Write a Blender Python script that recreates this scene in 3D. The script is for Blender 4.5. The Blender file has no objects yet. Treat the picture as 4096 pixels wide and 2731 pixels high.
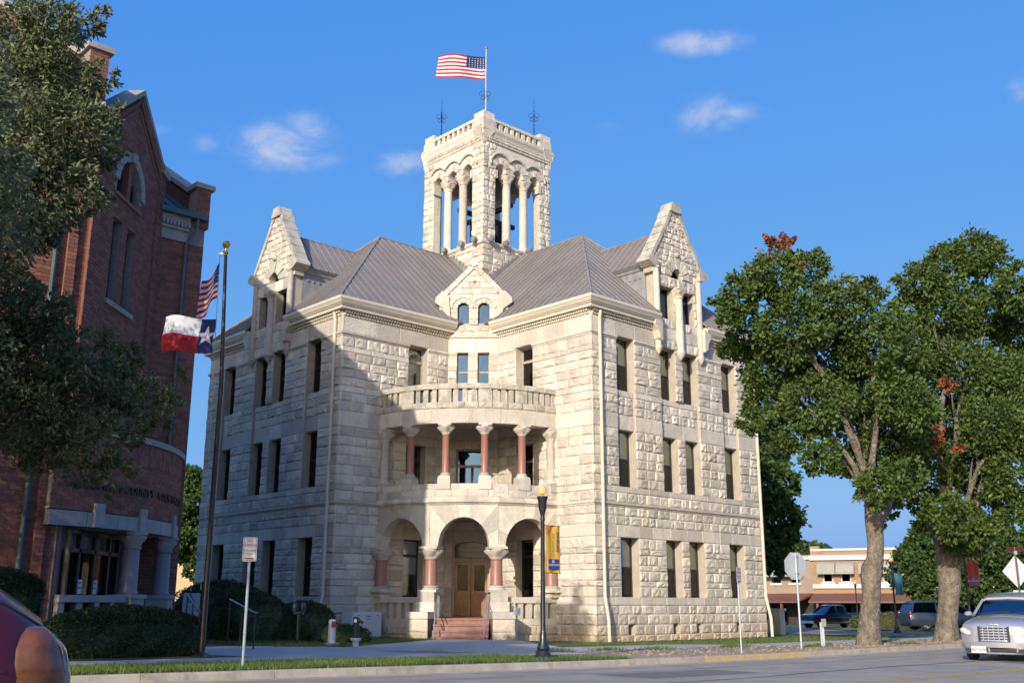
import bpy, math, random
import numpy as np
from mathutils import Vector, Matrix
random.seed(7); RNG = np.random.default_rng(11)
scene = bpy.context.scene; COL = scene.collection
sin, cos, pi, rad = math.sin, math.cos, math.pi, math.radians
# ---------------------------------------------------------------- camera
CAM = (3.4705, -37.8991, 1.5256); YAW, PIT, ROL, FPX = -0.0339985, 0.250173, 0.0022672, 4106.85
_f = Vector((sin(YAW)*cos(PIT), cos(YAW)*cos(PIT), sin(PIT))); _r = Vector((cos(YAW), -sin(YAW), 0)); _u = _r.cross(_f)
_r, _u = cos(ROL)*_r+sin(ROL)*_u, -sin(ROL)*_r+cos(ROL)*_u
cd = bpy.data.cameras.new('camera'); cam = bpy.data.objects.new('camera', cd); COL.objects.link(cam); scene.camera = cam
cam.matrix_world = Matrix(((_r.x, _u.x, -_f.x, CAM[0]), (_r.y, _u.y, -_f.y, CAM[1]), (_r.z, _u.z, -_f.z, CAM[2]), (0, 0, 0, 1)))
cd.sensor_width = 36; cd.lens = 36*FPX/4096; cd.clip_start = .1; cd.clip_end = 3000
def pray(px, py): return _f+_r*((px-2048)/FPX)+_u*((1365.5-py)/FPX)
def at(px, py, Y):
    d = pray(px, py); t = (Y-CAM[1])/d.y; return Vector(CAM)+d*t
# ---------------------------------------------------------------- light
SUN_AZ, SUN_EL = 20., 20.
SD = Vector((-sin(rad(SUN_AZ))*cos(rad(SUN_EL)), -cos(rad(SUN_AZ))*cos(rad(SUN_EL)), sin(rad(SUN_EL))))
sl = bpy.data.lights.new('sun', 'SUN'); sl.energy = 4.1; sl.angle = rad(.53); sl.color = (1, .925, .81)
sun = bpy.data.objects.new('sun', sl); COL.objects.link(sun); sun.rotation_euler = (-SD).to_track_quat('-Z', 'Y').to_euler(); sun.location = (0, 0, 60)
W = bpy.data.worlds.new('World'); scene.world = W; W.use_nodes = True
nt = W.node_tree; N = nt.nodes; LK = nt.links; N.clear()
def nd(t, **k):
    n = N.new(t)
    for a, b in k.items(): setattr(n, a, b)
    return n
sky = nd('ShaderNodeTexSky', sky_type='NISHITA', sun_disc=False, sun_elevation=rad(SUN_EL), sun_rotation=rad(180+SUN_AZ), altitude=100, air_density=1.0, dust_density=2.6, ozone_density=2.2)
spx = nd('ShaderNodeSeparateColor'); LK.new(sky.outputs[0], spx.inputs[0]); cbx = nd('ShaderNodeCombineColor')
tc = nd('ShaderNodeTexCoord')
def mnode(op, a, b=None):
    n = nd('ShaderNodeMath', operation=op)
    for i, x in enumerate((a, b)):
        if x is None: continue
        if isinstance(x, (int, float)): n.inputs[i].default_value = x
        else: LK.new(x, n.inputs[i])
    return n.outputs[0]
for ch, (kk, gg) in enumerate(((.60, .92), (1.66, .48), (5.5, .05))): LK.new(mnode('MULTIPLY', mnode('POWER', spx.outputs[ch], gg), kk), cbx.inputs[ch])
dens = None
for (px, py, sx, sy, w) in ((1130, 590, 200, 95, .95), (1235, 520, 110, 70, .75), (830, 575, 70, 50, .5), (1620, 655, 110, 55, .85), (2815, 172, 170, 48, .8), (2830, 460, 125, 85, .7), (2930, 455, 130, 45, .65), (4090, 345, 60, 60, .7), (640, 520, 60, 30, .35), (2440, 500, 90, 40, .25), (1510, 860, 60, 40, .25), (2280, 365, 60, 25, .25)):
    d = pray(px, py).normalized()
    sub = nd('ShaderNodeVectorMath', operation='SUBTRACT'); LK.new(tc.outputs['Generated'], sub.inputs[0]); sub.inputs[1].default_value = d
    vals = []
    for ax, s in ((_r, sx), (_u, sy)):
        dt = nd('ShaderNodeVectorMath', operation='DOT_PRODUCT'); LK.new(sub.outputs[0], dt.inputs[0]); dt.inputs[1].default_value = ax
        q = mnode('DIVIDE', dt.outputs['Value'], s/FPX); vals.append(mnode('MULTIPLY', q, q))
    dt = nd('ShaderNodeVectorMath', operation='DOT_PRODUCT'); LK.new(tc.outputs['Generated'], dt.inputs[0]); dt.inputs[1].default_value = d
    g = mnode('MULTIPLY', mnode('EXPONENT', mnode('MULTIPLY', mnode('ADD', vals[0], vals[1]), -1.)), w)
    g = mnode('MULTIPLY', g, mnode('GREATER_THAN', dt.outputs['Value'], .3))
    dens = g if dens is None else mnode('MAXIMUM', dens, g)
nz = nd('ShaderNodeTexNoise'); nz.inputs['Scale'].default_value = 19; nz.inputs['Detail'].default_value = 10; nz.inputs['Roughness'].default_value = .6; nz.inputs['Distortion'].default_value = .5
mp = nd('ShaderNodeMapping'); mp.inputs['Scale'].default_value = (1, 1, 1.7); LK.new(tc.outputs['Generated'], mp.inputs[0]); LK.new(mp.outputs[0], nz.inputs['Vector'])
cl = mnode('MULTIPLY', dens, mnode('ADD', mnode('MULTIPLY', nz.outputs[0], 2.6), -.55))
mr = nd('ShaderNodeMapRange', interpolation_type='SMOOTHSTEP'); LK.new(cl, mr.inputs[0]); mr.inputs[1].default_value = .10; mr.inputs[2].default_value = .95; mr.inputs[4].default_value = .74
mx = nd('ShaderNodeMix', data_type='RGBA'); LK.new(mr.outputs[0], mx.inputs[0]); lum = nd('ShaderNodeRGBToBW'); LK.new(sky.outputs[0], lum.inputs[0]); br = nd('ShaderNodeMapRange', interpolation_type='SMOOTHSTEP'); LK.new(lum.outputs[0], br.inputs[0]); br.inputs[1].default_value = 6.; br.inputs[2].default_value = 14.
glow = nd('ShaderNodeVectorMath', operation='SCALE'); LK.new(sky.outputs[0], glow.inputs[0]); glow.inputs['Scale'].default_value = 1.25
skm = nd('ShaderNodeMix', data_type='RGBA'); LK.new(br.outputs[0], skm.inputs[0]); LK.new(cbx.outputs[0], skm.inputs[6]); LK.new(glow.outputs[0], skm.inputs[7]); LK.new(skm.outputs[2], mx.inputs[6]); mx.inputs[7].default_value = (4.6, 4.9, 5.8, 1)
bg = nd('ShaderNodeBackground'); bg.inputs[1].default_value = .12; LK.new(mx.outputs[2], bg.inputs[0])
wo = nd('ShaderNodeOutputWorld'); LK.new(bg.outputs[0], wo.inputs[0])
scene.render.engine = 'CYCLES'
vs = scene.view_settings; vs.view_transform = 'Standard'; vs.look = 'None'; vs.gamma = 1; vs.exposure = 0.25; vs.use_curve_mapping = False
scene.render.film_transparent = False
# ---------------------------------------------------------------- frames
S2 = 2**.5/2
VU = Vector((S2, S2, 0)); VV = Vector((-S2, S2, 0)); VZ = Vector((0, 0, 1))
def P(u, v, z): return Vector(((u-v)*S2, (u+v)*S2, z))
class Fr:                       # a wall plane: s along it (to the right seen from outside), d outwards, z up
    def __init__(s, O, T): s.O = Vector(O); s.T = Vector(T).normalized(); s.Nn = s.T.cross(VZ)
    def __call__(s, a, d, z): return s.O+s.T*a+s.Nn*d+VZ*z
class Cy:                       # a round wall: a in degrees from -Y (or base direction), d outwards from radius R
    def __init__(s, C, R, base=0): s.C = Vector(C); s.R = R; s.b = base
    def __call__(s, a, d, z):
        q = rad(a+s.b); r = s.R+d; return Vector((s.C.x+r*sin(q), s.C.y-r*cos(q), z))
def interp(x, xs, ys): return float(np.interp(x, xs, ys))
def hgt(u, v):                  # ground level
    k = interp(u, [-40, -18, -7, 0, 100], [.95, 1.05, 1.21, 1.26, 1.26]); g = interp(u, [-40, -12, -5, 0, 4, 7.7, 10], [1.0, 1.12, 1.25, 1.32, 1.36, 1.5, 1.525])
    t = min(1, max(0, (v+13)/11)); y = (u+v)*S2
    return 1.5256-(k+(g-k)*t+interp(y, [20, 35, 73, 120], [0, .12, .75, 1.1]))
def hxy(x, y): return hgt((x+y)*S2, (y-x)*S2)
# ---------------------------------------------------------------- mesh builder
class MB:
    def __init__(s): s.v = []; s.f = []; s.r = []
    def add(s, vs_, fs, r=None):
        o = len(s.v); s.v += [tuple(x) for x in vs_]; s.f += [tuple(i+o for i in f) for f in fs]
        s.r += [random.random() if r is None else r]*len(fs)
    def hexa(s, p, r=None): s.add(p, ((0, 1, 2, 3), (7, 6, 5, 4), (0, 4, 5, 1), (1, 5, 6, 2), (2, 6, 7, 3), (3, 7, 4, 0)), r)
    def fbox(s, F, a0, a1, d0, d1, z0, z1, n=1, r=None):
        r = random.random() if r is None else r
        for i in range(n):
            p, q = a0+(a1-a0)*i/n, a0+(a1-a0)*(i+1)/n
            s.hexa([F(p, d1, z0), F(q, d1, z0), F(q, d1, z1), F(p, d1, z1), F(p, d0, z0), F(q, d0, z0), F(q, d0, z1), F(p, d0, z1)], r)
        return s
    def box(s, c, size, rz=0, r=None):
        c = Vector(c); T = Vector((cos(rz), sin(rz), 0)); x, y, z = size
        return s.fbox(Fr((c.x, c.y, 0), T), -x/2, x/2, -y/2, y/2, c.z, c.z+z, 1, r)
    def ext(s, F, poly, d0, d1, r=None):      # polygon in (a, z), extruded along d
        n = len(poly); vs_ = [F(a, d1, z) for a, z in poly]+[F(a, d0, z) for a, z in poly]
        fs = [tuple(range(n)), tuple(range(2*n-1, n-1, -1))]+[(i, i+n, (i+1) % n+n, (i+1) % n) for i in range(n)]
        s.add(vs_, fs, r); return s
    def lathe(s, c, prof, n=16, a0=0, a1=360, sq=0, r=None):
        c = Vector(c); full = a1-a0 >= 360; m = n if full else n+1; vs_ = []
        for rr, z in prof:
            for i in range(m):
                q = rad(a0+(a1-a0)*i/n); k = 1.
                if sq: k = 1/(max(abs(cos(q)), abs(sin(q))))**sq
                vs_.append((c.x+rr*k*cos(q), c.y+rr*k*sin(q), c.z+z))
        fs = []
        for j in range(len(prof)-1):
            for i in range(n):
                k = (i+1) % m; fs.append((j*m+i, j*m+k, (j+1)*m+k, (j+1)*m+i))
        if full: fs.append(tuple(range(m-1, -1, -1))); fs.append(tuple((len(prof)-1)*m+i for i in range(m)))
        s.add(vs_, fs, r); return s
    def tube(s, pts, rs, n=8, r=None, cap=True):
        pts = [Vector(p) for p in pts]
        if isinstance(rs, (int, float)): rs = [rs]*len(pts)
        vs_ = []; up = Vector((0, 0, 1))
        for i, p in enumerate(pts):
            t = (pts[min(i+1, len(pts)-1)]-pts[max(i-1, 0)]).normalized()
            a = t.cross(up if abs(t.z) < .95 else Vector((1, 0, 0))).normalized(); b = t.cross(a)
            for k in range(n):
                q = 2*pi*k/n; vs_.append(p+a*(rs[i]*cos(q))+b*(rs[i]*sin(q)))
        fs = [(j*n+i, j*n+(i+1) % n, (j+1)*n+(i+1) % n, (j+1)*n+i) for j in range(len(pts)-1) for i in range(n)]
        if cap: fs += [tuple(range(n-1, -1, -1)), tuple((len(pts)-1)*n+i for i in range(n))]
        s.add(vs_, fs, r); return s
    def mesh(s, name, m=None, smooth=False):
        me = bpy.data.meshes.new(name); me.from_pydata(s.v, [], s.f)
        at_ = me.attributes.new('rnd', 'FLOAT', 'FACE'); at_.data.foreach_set('value', s.r)
        if m: me.materials.append(m)
        if smooth: me.polygons.foreach_set('use_smooth', [True]*len(me.polygons))
        me.update(); return me
    def build(s, name, m, parent=None, smooth=False, kind=None):
        o = bpy.data.objects.new(name, s.mesh(name, m, smooth)); COL.objects.link(o)
        if parent: o.parent = parent; o.matrix_parent_inverse = Matrix.Translation(-parent_loc(parent))
        if kind: o['kind'] = kind
        return o
def parent_loc(p): return p.location if p.type == 'EMPTY' else Vector((0, 0, 0))
def empty(name, loc, label, cat, group=None):
    o = bpy.data.objects.new(name, None); COL.objects.link(o); o.location = loc; o.empty_display_size = .2
    return tag(o, label, cat, group)
def tag(o, label, cat, group=None):
    o['label'] = label; o['category'] = cat
    if group: o['group'] = group
    return o
def struct(o): o['kind'] = 'structure'; return o
def autosmooth(o, a=35):
    me = o.data; me.polygons.foreach_set('use_smooth', [True]*len(me.polygons))
    try: me.set_sharp_from_angle(angle=rad(a))
    except Exception: pass
    return o
_tc = {}
def text_mesh(txt, size, ex=.004, cond=1.):
    k = (txt, size, ex)
    if k not in _tc:
        cu = bpy.data.curves.new('t', 'FONT'); cu.body = txt; cu.size = size; cu.extrude = ex; cu.align_x = 'CENTER'; cu.align_y = 'CENTER'; cu.resolution_u = 2
        ob = bpy.data.objects.new('t', cu); COL.objects.link(ob); bpy.context.view_layer.update()
        me = ob.evaluated_get(bpy.context.evaluated_depsgraph_get()).to_mesh()
        _tc[k] = ([tuple(v.co) for v in me.vertices], [tuple(p.vertices) for p in me.polygons])
        bpy.data.objects.remove(ob); bpy.data.curves.remove(cu)
    return _tc[k]
def put_text(mb, F, a, d, z, txt, size, ex=.004, rot=0, sx=1.):
    vs_, fs = text_mesh(txt, size, ex); c, s_ = cos(rot), sin(rot)
    mb.add([F(a+(x*sx*c-y*s_), d+zz, z+(x*sx*s_+y*c)) for x, y, zz in vs_], fs)
# ---------------------------------------------------------------- materials
MAT = {}
def mat(name, col, rough=.8, var=.12, col2=None, scale=6., bump=.0, bscale=40., metal=0., spec=.5, stains=None, rvar=.0, trans=0., coat=0., emit=None, bdist=.02, obj=False, lowz=None):
    m = bpy.data.materials.new(name); m.use_nodes = True; n = m.node_tree.nodes; l = m.node_tree.links; MAT[name] = m
    b = n['Principled BSDF']; b.inputs['Roughness'].default_value = rough; b.inputs['Metallic'].default_value = metal; b.inputs['Specular IOR Level'].default_value = spec
    if coat: b.inputs['Coat Weight'].default_value = coat; b.inputs['Coat Roughness'].default_value = .06
    g = n.new('ShaderNodeNewGeometry'); pos = g.outputs['Position']
    if obj: tcn = n.new('ShaderNodeTexCoord'); pos = tcn.outputs['Object']
    nz = n.new('ShaderNodeTexNoise'); nz.inputs['Scale'].default_value = scale; nz.inputs['Detail'].default_value = 6; nz.inputs['Roughness'].default_value = .6; l.new(pos, nz.inputs['Vector'])
    c2 = col2 or tuple(c*(1-2*var) for c in col); c1 = col if col2 else tuple(min(1, c*(1+var)) for c in col)
    mr = n.new('ShaderNodeMapRange'); mr.inputs[1].default_value = .3; mr.inputs[2].default_value = .7; l.new(nz.outputs[0], mr.inputs[0])
    mx = n.new('ShaderNodeMix'); mx.data_type = 'RGBA'; mx.inputs[6].default_value = (*c1, 1); mx.inputs[7].default_value = (*c2, 1); l.new(mr.outputs[0], mx.inputs[0])
    out = mx.outputs[2]
    def mixin(fac, color, blend='MIX'):
        nonlocal out
        q = n.new('ShaderNodeMix'); q.data_type = 'RGBA'; q.blend_type = blend; l.new(fac, q.inputs[0]); l.new(out, q.inputs[6])
        if hasattr(color, 'links') or not isinstance(color, tuple): l.new(color, q.inputs[7])
        else: q.inputs[7].default_value = (*color, 1)
        out = q.outputs[2]
    if rvar:
        a = n.new('ShaderNodeAttribute'); a.attribute_name = 'rnd'; oi = n.new('ShaderNodeObjectInfo')
        ad = n.new('ShaderNodeMath'); ad.operation = 'ADD'; l.new(a.outputs['Fac'], ad.inputs[0]); l.new(oi.outputs['Random'], ad.inputs[1])
        fr = n.new('ShaderNodeMath'); fr.operation = 'FRACT'; l.new(ad.outputs[0], fr.inputs[0])
        mm = n.new('ShaderNodeMapRange'); mm.inputs[3].default_value = 1-rvar; mm.inputs[4].default_value = 1+rvar; l.new(fr.outputs[0], mm.inputs[0])
        q = n.new('ShaderNodeVectorMath'); q.operation = 'SCALE'; l.new(out, q.inputs[0]); l.new(mm.outputs[0], q.inputs['Scale']); out = q.outputs[0]
    if stains:
        for (sc, lo, hi, color, amt, stretch) in stains:
            mpn = n.new('ShaderNodeMapping'); mpn.inputs['Scale'].default_value = stretch; l.new(pos, mpn.inputs[0])
            z = n.new('ShaderNodeTexNoise'); z.inputs['Scale'].default_value = sc; z.inputs['Detail'].default_value = 8; z.inputs['Roughness'].default_value = .65; l.new(mpn.outputs[0], z.inputs['Vector'])
            r = n.new('ShaderNodeMapRange'); r.inputs[1].default_value = lo; r.inputs[2].default_value = hi; r.inputs[4].default_value = amt; l.new(z.outputs[0], r.inputs[0])
            mixin(r.outputs[0], color)
    if lowz:    # earth splash near the ground
        sp = n.new('ShaderNodeSeparateXYZ'); l.new(g.outputs['Position'], sp.inputs[0]); ns = n.new('ShaderNodeMath'); ns.operation = 'MULTIPLY_ADD'; l.new(nz.outputs[0], ns.inputs[0]); ns.inputs[1].default_value = 1.6; l.new(sp.outputs[2], ns.inputs[2])
        r = n.new('ShaderNodeMapRange'); r.inputs[1].default_value = lowz[0]; r.inputs[2].default_value = lowz[1]; r.inputs[3].default_value = lowz[3]; r.inputs[4].default_value = 0; l.new(ns.outputs[0], r.inputs[0]); mixin(r.outputs[0], lowz[2])
    l.new(out, b.inputs['Base Color'])
    if bump:
        z = n.new('ShaderNodeTexNoise'); z.inputs['Scale'].default_value = bscale; z.inputs['Detail'].default_value = 5; l.new(pos, z.inputs['Vector'])
        bn = n.new('ShaderNodeBump'); bn.inputs['Strength'].default_value = bump; bn.inputs['Distance'].default_value = bdist; l.new(z.outputs[0], bn.inputs['Height']); l.new(bn.outputs[0], b.inputs['Normal'])
    if trans:
        t = n.new('ShaderNodeBsdfTranslucent'); l.new(out, t.inputs[0]); ms = n.new('ShaderNodeMixShader'); ms.inputs[0].default_value = trans
        l.new(b.outputs[0], ms.inputs[1]); l.new(t.outputs[0], ms.inputs[2]); l.new(ms.outputs[0], n['Material Output'].inputs[0])
    if emit: b.inputs['Emission Color'].default_value = (*emit[0], 1); b.inputs['Emission Strength'].default_value = emit[1]
    return m
def glass(name, tint, refl=1., ior=1.5, rc=None):
    m = bpy.data.materials.new(name); m.use_nodes = True; n = m.node_tree.nodes; l = m.node_tree.links; n.remove(n['Principled BSDF']); MAT[name] = m
    t = n.new('ShaderNodeBsdfTransparent'); t.inputs[0].default_value = (*tint, 1); gl = n.new('ShaderNodeBsdfGlossy'); gl.inputs['Roughness'].default_value = .03; gl.inputs[0].default_value = (*(rc or (refl, refl, refl)), 1)
    z = n.new('ShaderNodeTexNoise'); z.inputs['Scale'].default_value = 1.3; z.inputs['Detail'].default_value = 1; bn = n.new('ShaderNodeBump'); bn.inputs['Strength'].default_value = .12; bn.inputs['Distance'].default_value = .05; l.new(z.outputs[0], bn.inputs['Height']); l.new(bn.outputs[0], gl.inputs['Normal'])
    f = n.new('ShaderNodeFresnel'); f.inputs[0].default_value = ior; ms = n.new('ShaderNodeMixShader'); l.new(f.outputs[0], ms.inputs[0]); l.new(t.outputs[0], ms.inputs[1]); l.new(gl.outputs[0], ms.inputs[2]); l.new(ms.outputs[0], n['Material Output'].inputs[0]); return m
GREYST = (.16, .155, .14)
stone = mat('limestone', (.60, .535, .435), .9, .06, scale=1.3, bump=.95, bscale=15, bdist=.045, rvar=.20, stains=[(2.6, .56, .74, (.27, .255, .23), .55, (1, 1, .10)), (1.5, .52, .74, (.38, .36, .33), .6, (1, 1, .7)), (6, .56, .72, (.33, .30, .26), .45, (1, 1, .8)), (.7, .58, .75, (.56, .44, .29), .45, (1, 1, 1))], lowz=(.9, 1.9, (.46, .31, .16), .55))
mortar = mat('stone_core', (.42, .365, .29), .95, .08, scale=3, bump=.3, bscale=30)
weather = mat('weathered_limestone', (.50, .45, .36), .95, .08, scale=2, bump=.5, bscale=12, bdist=.03, rvar=.08, stains=[(2.6, .46, .68, (.17, .165, .15), .75, (1, 1, .55)), (14, .55, .7, (.2, .2, .18), .4, (1, 1, 1))])
carved = mat('carved_limestone', (.56, .50, .41), .9, .08, scale=4, bump=.8, bscale=16, bdist=.04, stains=[(9, .55, .75, (.25, .23, .2), .5, (1, 1, 1))])
granite = mat('pink_granite', (.36, .17, .125), .35, .15, scale=60, bump=.0, stains=[(150, .5, .7, (.16, .08, .07), .5, (1, 1, 1)), (90, .58, .7, (.5, .33, .27), .4, (1, 1, 1))])
redstep = mat('red_sandstone', (.33, .17, .13), .85, .12, scale=5, bump=.3, stains=[(3, .5, .75, (.2, .12, .1), .5, (1, 1, 1))])
roofm = mat('zinc_roof', (.205, .182, .165), .55, .10, scale=.5, metal=.0, rvar=.05, stains=[(1.2, .5, .8, (.25, .17, .135), .6, (1, 1, .4)), (6, .6, .8, (.30, .28, .255), .4, (1, 1, .25))])
lead = mat('grey_flashing', (.24, .235, .235), .6, .12, scale=3, stains=[(5, .5, .75, (.13, .12, .12), .5, (1, 1, .4))])
cream = mat('cream_painted_metal', (.61, .545, .43), .55, .05, scale=2, stains=[(3, .6, .8, (.42, .36, .28), .35, (1, 1, .3))])
frame_m = mat('dark_window_frame', (.035, .03, .026), .5, .1)
blindm = mat('window_blind', (.55, .60, .54), .8, .05)
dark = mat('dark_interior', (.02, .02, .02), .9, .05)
pane_m = glass('window_glass', (.90, .94, .93)); 
dglass = glass('deep_glass', (.10, .115, .12), .45, 1.4)
wood = mat('stained_oak', (.30, .135, .045), .45, .18, scale=8, stains=[(18, .5, .7, (.19, .08, .03), .5, (1, 1, .12))], coat=.2)
steel = mat('pale_steel', (.50, .48, .45), .4, .08, metal=.6)
galv = mat('galvanised_steel', (.42, .45, .48), .45, .10, metal=.5, scale=20)
black = mat('black_paint', (.018, .018, .02), .4, .1, coat=.3)
bronze = mat('dark_bronze', (.035, .03, .025), .35, .15, metal=.4, coat=.2)
gold = mat('gilt', (.75, .52, .12), .3, .05, metal=.9)
brick = mat('red_brick', (.195, .076, .052), .9, .10, scale=8, rvar=.28, bump=.3, bscale=30, stains=[(2.2, .56, .75, (.20, .10, .08), .5, (1, 1, 1)), (30, .55, .75, (.40, .17, .1), .4, (1, 1, 1))])
joint = mat('brick_mortar', (.25, .21, .175), .95, .1, scale=10)
conc = mat('concrete_trim', (.31, .29, .255), .9, .10, scale=3, bump=.2, stains=[(3, .5, .75, (.22, .2, .18), .6, (1, 1, .4))])
green = mat('green_copper_metal', (.06, .10, .10), .5, .15, scale=4, stains=[(6, .55, .75, (.10, .22, .20), .6, (1, 1, .3))])
# ground
asphalt = mat('asphalt', (.31, .272, .225), .92, .12, scale=1.1, bump=.5, bscale=120, bdist=.006, stains=[(.35, .45, .7, (.36, .32, .27), .6, (1, 1, 1)), (2.5, .56, .72, (.17, .155, .14), .6, (1, 1, 1)), (.9, .58, .66, (.2, .18, .155), .5, (1, 1, 1)), (60, .6, .7, (.33, .32, .30), .5, (1, 1, 1))])
walk_m = mat('pavement_concrete', (.40, .375, .34), .9, .07, scale=2, bump=.2, bscale=80, bdist=.004, rvar=.06, stains=[(1.5, .52, .75, (.27, .25, .22), .5, (1, 1, 1)), (12, .62, .75, (.2, .19, .17), .4, (1, 1, 1))])
kerb_m = mat('kerb_concrete', (.42, .36, .28), .9, .1, scale=3, bump=.4, bscale=30, rvar=.07, stains=[(4, .5, .7, (.22, .17, .12), .6, (1, 1, 1)), (1.8, .58, .7, (.5, .46, .4), .5, (1, 1, 1))])
dirt = mat('dry_dirt', (.36, .265, .165), .97, .15, scale=2.5, bump=.8, bscale=14, bdist=.04, stains=[(5, .55, .7, (.22, .16, .10), .6, (1, 1, 1)), (1.6, .6, .7, (.14, .17, .05), .6, (1, 1, 1))])
turf = mat('turf_soil', (.075, .105, .03), .95, .25, scale=7, bump=.6, bscale=50, bdist=.03, stains=[(2.2, .55, .75, (.17, .14, .06), .55, (1, 1, 1))])
mulch = mat('dark_mulch', (.055, .04, .03), .98, .3, scale=20, bump=.8, bscale=40)
yellow = mat('yellow_road_paint', (.62, .36, .045), .8, .1, scale=15, stains=[(9, .5, .68, (.2, .17, .13), .65, (1, 1, 1))])
whitep = mat('worn_white_paint', (.48, .46, .43), .8, .1, scale=15, stains=[(9, .45, .6, (.17, .16, .15), .8, (1, 1, 1))])
tar = mat('tar_seal', (.045, .043, .042), .8, .2, scale=8)
# ================================================================ ground
def sheet(name, poly_uv, dz, m, res=1.5, kind='structure', parent=None):
    # grid of cells inside a (convex-ish) uv polygon draped over the ground
    us = [p[0] for p in poly_uv]; vs_ = [p[1] for p in poly_uv]; mb = MB()
    u0, u1, v0, v1 = min(us), max(us), min(vs_), max(vs_)
    def clip(pts, ax, val, keep_gt):
        out = []
        for i in range(len(pts)):
            a, b = pts[i-1], pts[i]; ia = (a[ax] >= val) == keep_gt or a[ax] == val; ib = (b[ax] >= val) == keep_gt or b[ax] == val
            if ia != ib:
                t = (val-a[ax])/(b[ax]-a[ax]); out.append((a[0]+(b[0]-a[0])*t, a[1]+(b[1]-a[1])*t))
            if ib: out.append(b)
        return out
    nu, nv = max(1, int((u1-u0)/res)), max(1, int((v1-v0)/res))
    for i in range(nu):
        a, b = u0+(u1-u0)*i/nu, u0+(u1-u0)*(i+1)/nu
        col = clip(clip(list(poly_uv), 0, a, True), 0, b, False)
        if len(col) < 3: continue
        for j in range(nv):
            c, d = v0+(v1-v0)*j/nv, v0+(v1-v0)*(j+1)/nv
            q = clip(clip(col, 1, c, True), 1, d, False)
            if len(q) >= 3: mb.add([P(x, y, hgt(x, y)+dz) for x, y in q], [tuple(range(len(q)))], .5)
    o = mb.build(name, m, parent)
    if kind: o['kind'] = kind
    return o
def rect(u0, u1, v0, v1): return [(u0, v0), (u1, v0), (u1, v1), (u0, v1)]
KV = -13.0
# terrain to the horizon (lower under the street)
mb = MB(); U_ = [-700, -200, -90, -60, -40, -30, -22, -18, -14, -10, -7, -5, -2, 0, 2, 4, 6, 7.7, 10, 14, 20, 26, 32, 40, 50, 60, 75, 90, 110, 140, 200, 400, 1500]
V_ = [-700, -200, -90, -60, -45, -36.05, -36, -20, -13.12, -13.1, -11, -9, -7, -5, -3, -2, 0, 3, 6, 10, 15, 20, 26, 32, 40, 50, 60, 75, 90, 110, 140, 200, 400, 1500]
for v in V_:
    for u in U_: mb.v.append(tuple(P(u, v, hgt(u, v)-(.22 if -36.02 < v < -13.11 else .012))))
n = len(U_)
for j in range(len(V_)-1):
    for i in range(n-1): mb.f.append((j*n+i, j*n+i+1, (j+1)*n+i+1, (j+1)*n+i)); mb.r.append(.5)
struct(mb.build('ground', turf))
struct(sheet('road', rect(-90, 120, -36, KV-.16), -.13, asphalt, 2.5))
# kerb stones along the street: each about 2.4 m, with a dropped stretch
kerbs = struct(sheet('kerb', rect(-48, 62, KV-.16, KV+.01), -.03, kerb_m, 2.4))
def kerb_piece(u0, u1, m, drop=0.):
    b = MB(); k = 3
    for i in range(k):
        a, c = u0+(u1-u0)*i/k, u0+(u1-u0)*(i+1)/k-(.012 if i == k-1 else 0)
        z0, z1 = hgt(a, KV)+.004-drop, hgt(c, KV)+.004-drop
        q = [P(a, KV-.17, z0-.02), P(c, KV-.17, z1-.02), P(c, KV-.145, z1), P(a, KV-.145, z0), P(a, KV+.02, z0), P(c, KV+.02, z1)]
        bt = [P(a, KV-.19, z0-.3), P(c, KV-.19, z1-.3), P(c, KV+.02, z1-.3), P(a, KV+.02, z0-.3)]
        b.add(q+bt, [(0, 1, 2, 3), (3, 2, 5, 4), (6, 7, 1, 0), (4, 5, 8, 9), (6, 0, 3, 4, 9), (7, 8, 5, 2, 1)])
    return b.build('kerb_stone', m, kerbs)
ykerb = mat('yellow_painted_kerb', (.50, .36, .13), .85, .1, scale=6, stains=[(3.5, .42, .6, (.40, .33, .26), .85, (1, 1, 1))])
u = -48.
while u < 60:
    L = random.uniform(2.1, 2.7); d = 0.
    kerb_piece(u, u+L, ykerb if -4.9 < u < 1 or 15 < u < 20 else kerb_m, d); u += L
struct(sheet('gutter', rect(-60, 62, KV-.72, KV-.165), -.126, mat('gutter_concrete', (.42, .35, .26), .92, .1, scale=2, bump=.3, bscale=60, bdist=.005, stains=[(1.2, .5, .72, (.3, .24, .17), .6, (1, 1, 1))]), 2.0))
# verge grass bed, dirt strip, pavements
struct(sheet('verge', [(-60, KV+.02), (-5.2, KV+.02), (-5.9, -12.2), (-7.3, -10.35), (-60, -10.8)], .004, turf, 1.2))
struct(sheet('dirt_strip', [(-5.2, KV+.02), (70, KV+.02), (70, -8.6), (-2.5, -8.8), (-7.3, -10.35)], .004, dirt, 1.2))
pav = struct(sheet('pavement', rect(-60, 70, -10.9, -6.4), .006, joint, 2.0))
def slab(u0, u1, v0, v1, par=pav, dz=.016):
    g = .012; b = MB(); q = [(u0+g, v0+g), (u1-g, v0+g), (u1-g, v1-g), (u0+g, v1-g)]
    b.add([P(x, y, hgt(x, y)+dz) for x, y in q]+[P(x, y, hgt(x, y)-.02) for x, y in q], [(0, 1, 2, 3), (0, 4, 5, 1), (1, 5, 6, 2), (2, 6, 7, 3), (3, 7, 4, 0)])
    return b.build('pavement_slab', walk_m, par)
u = -40.
while u < 44:
    v0, v1 = (-10.8, -8.6) if u < -7.4 else (-8.7, -6.4)
    slab(u, u+2., v0, v1); u += 2.
    if u > -13 and u < -3: slab(u-2, u, -8.65 if u < -7 else -10.3, -6.4 if u < -7 else -8.65)
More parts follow.
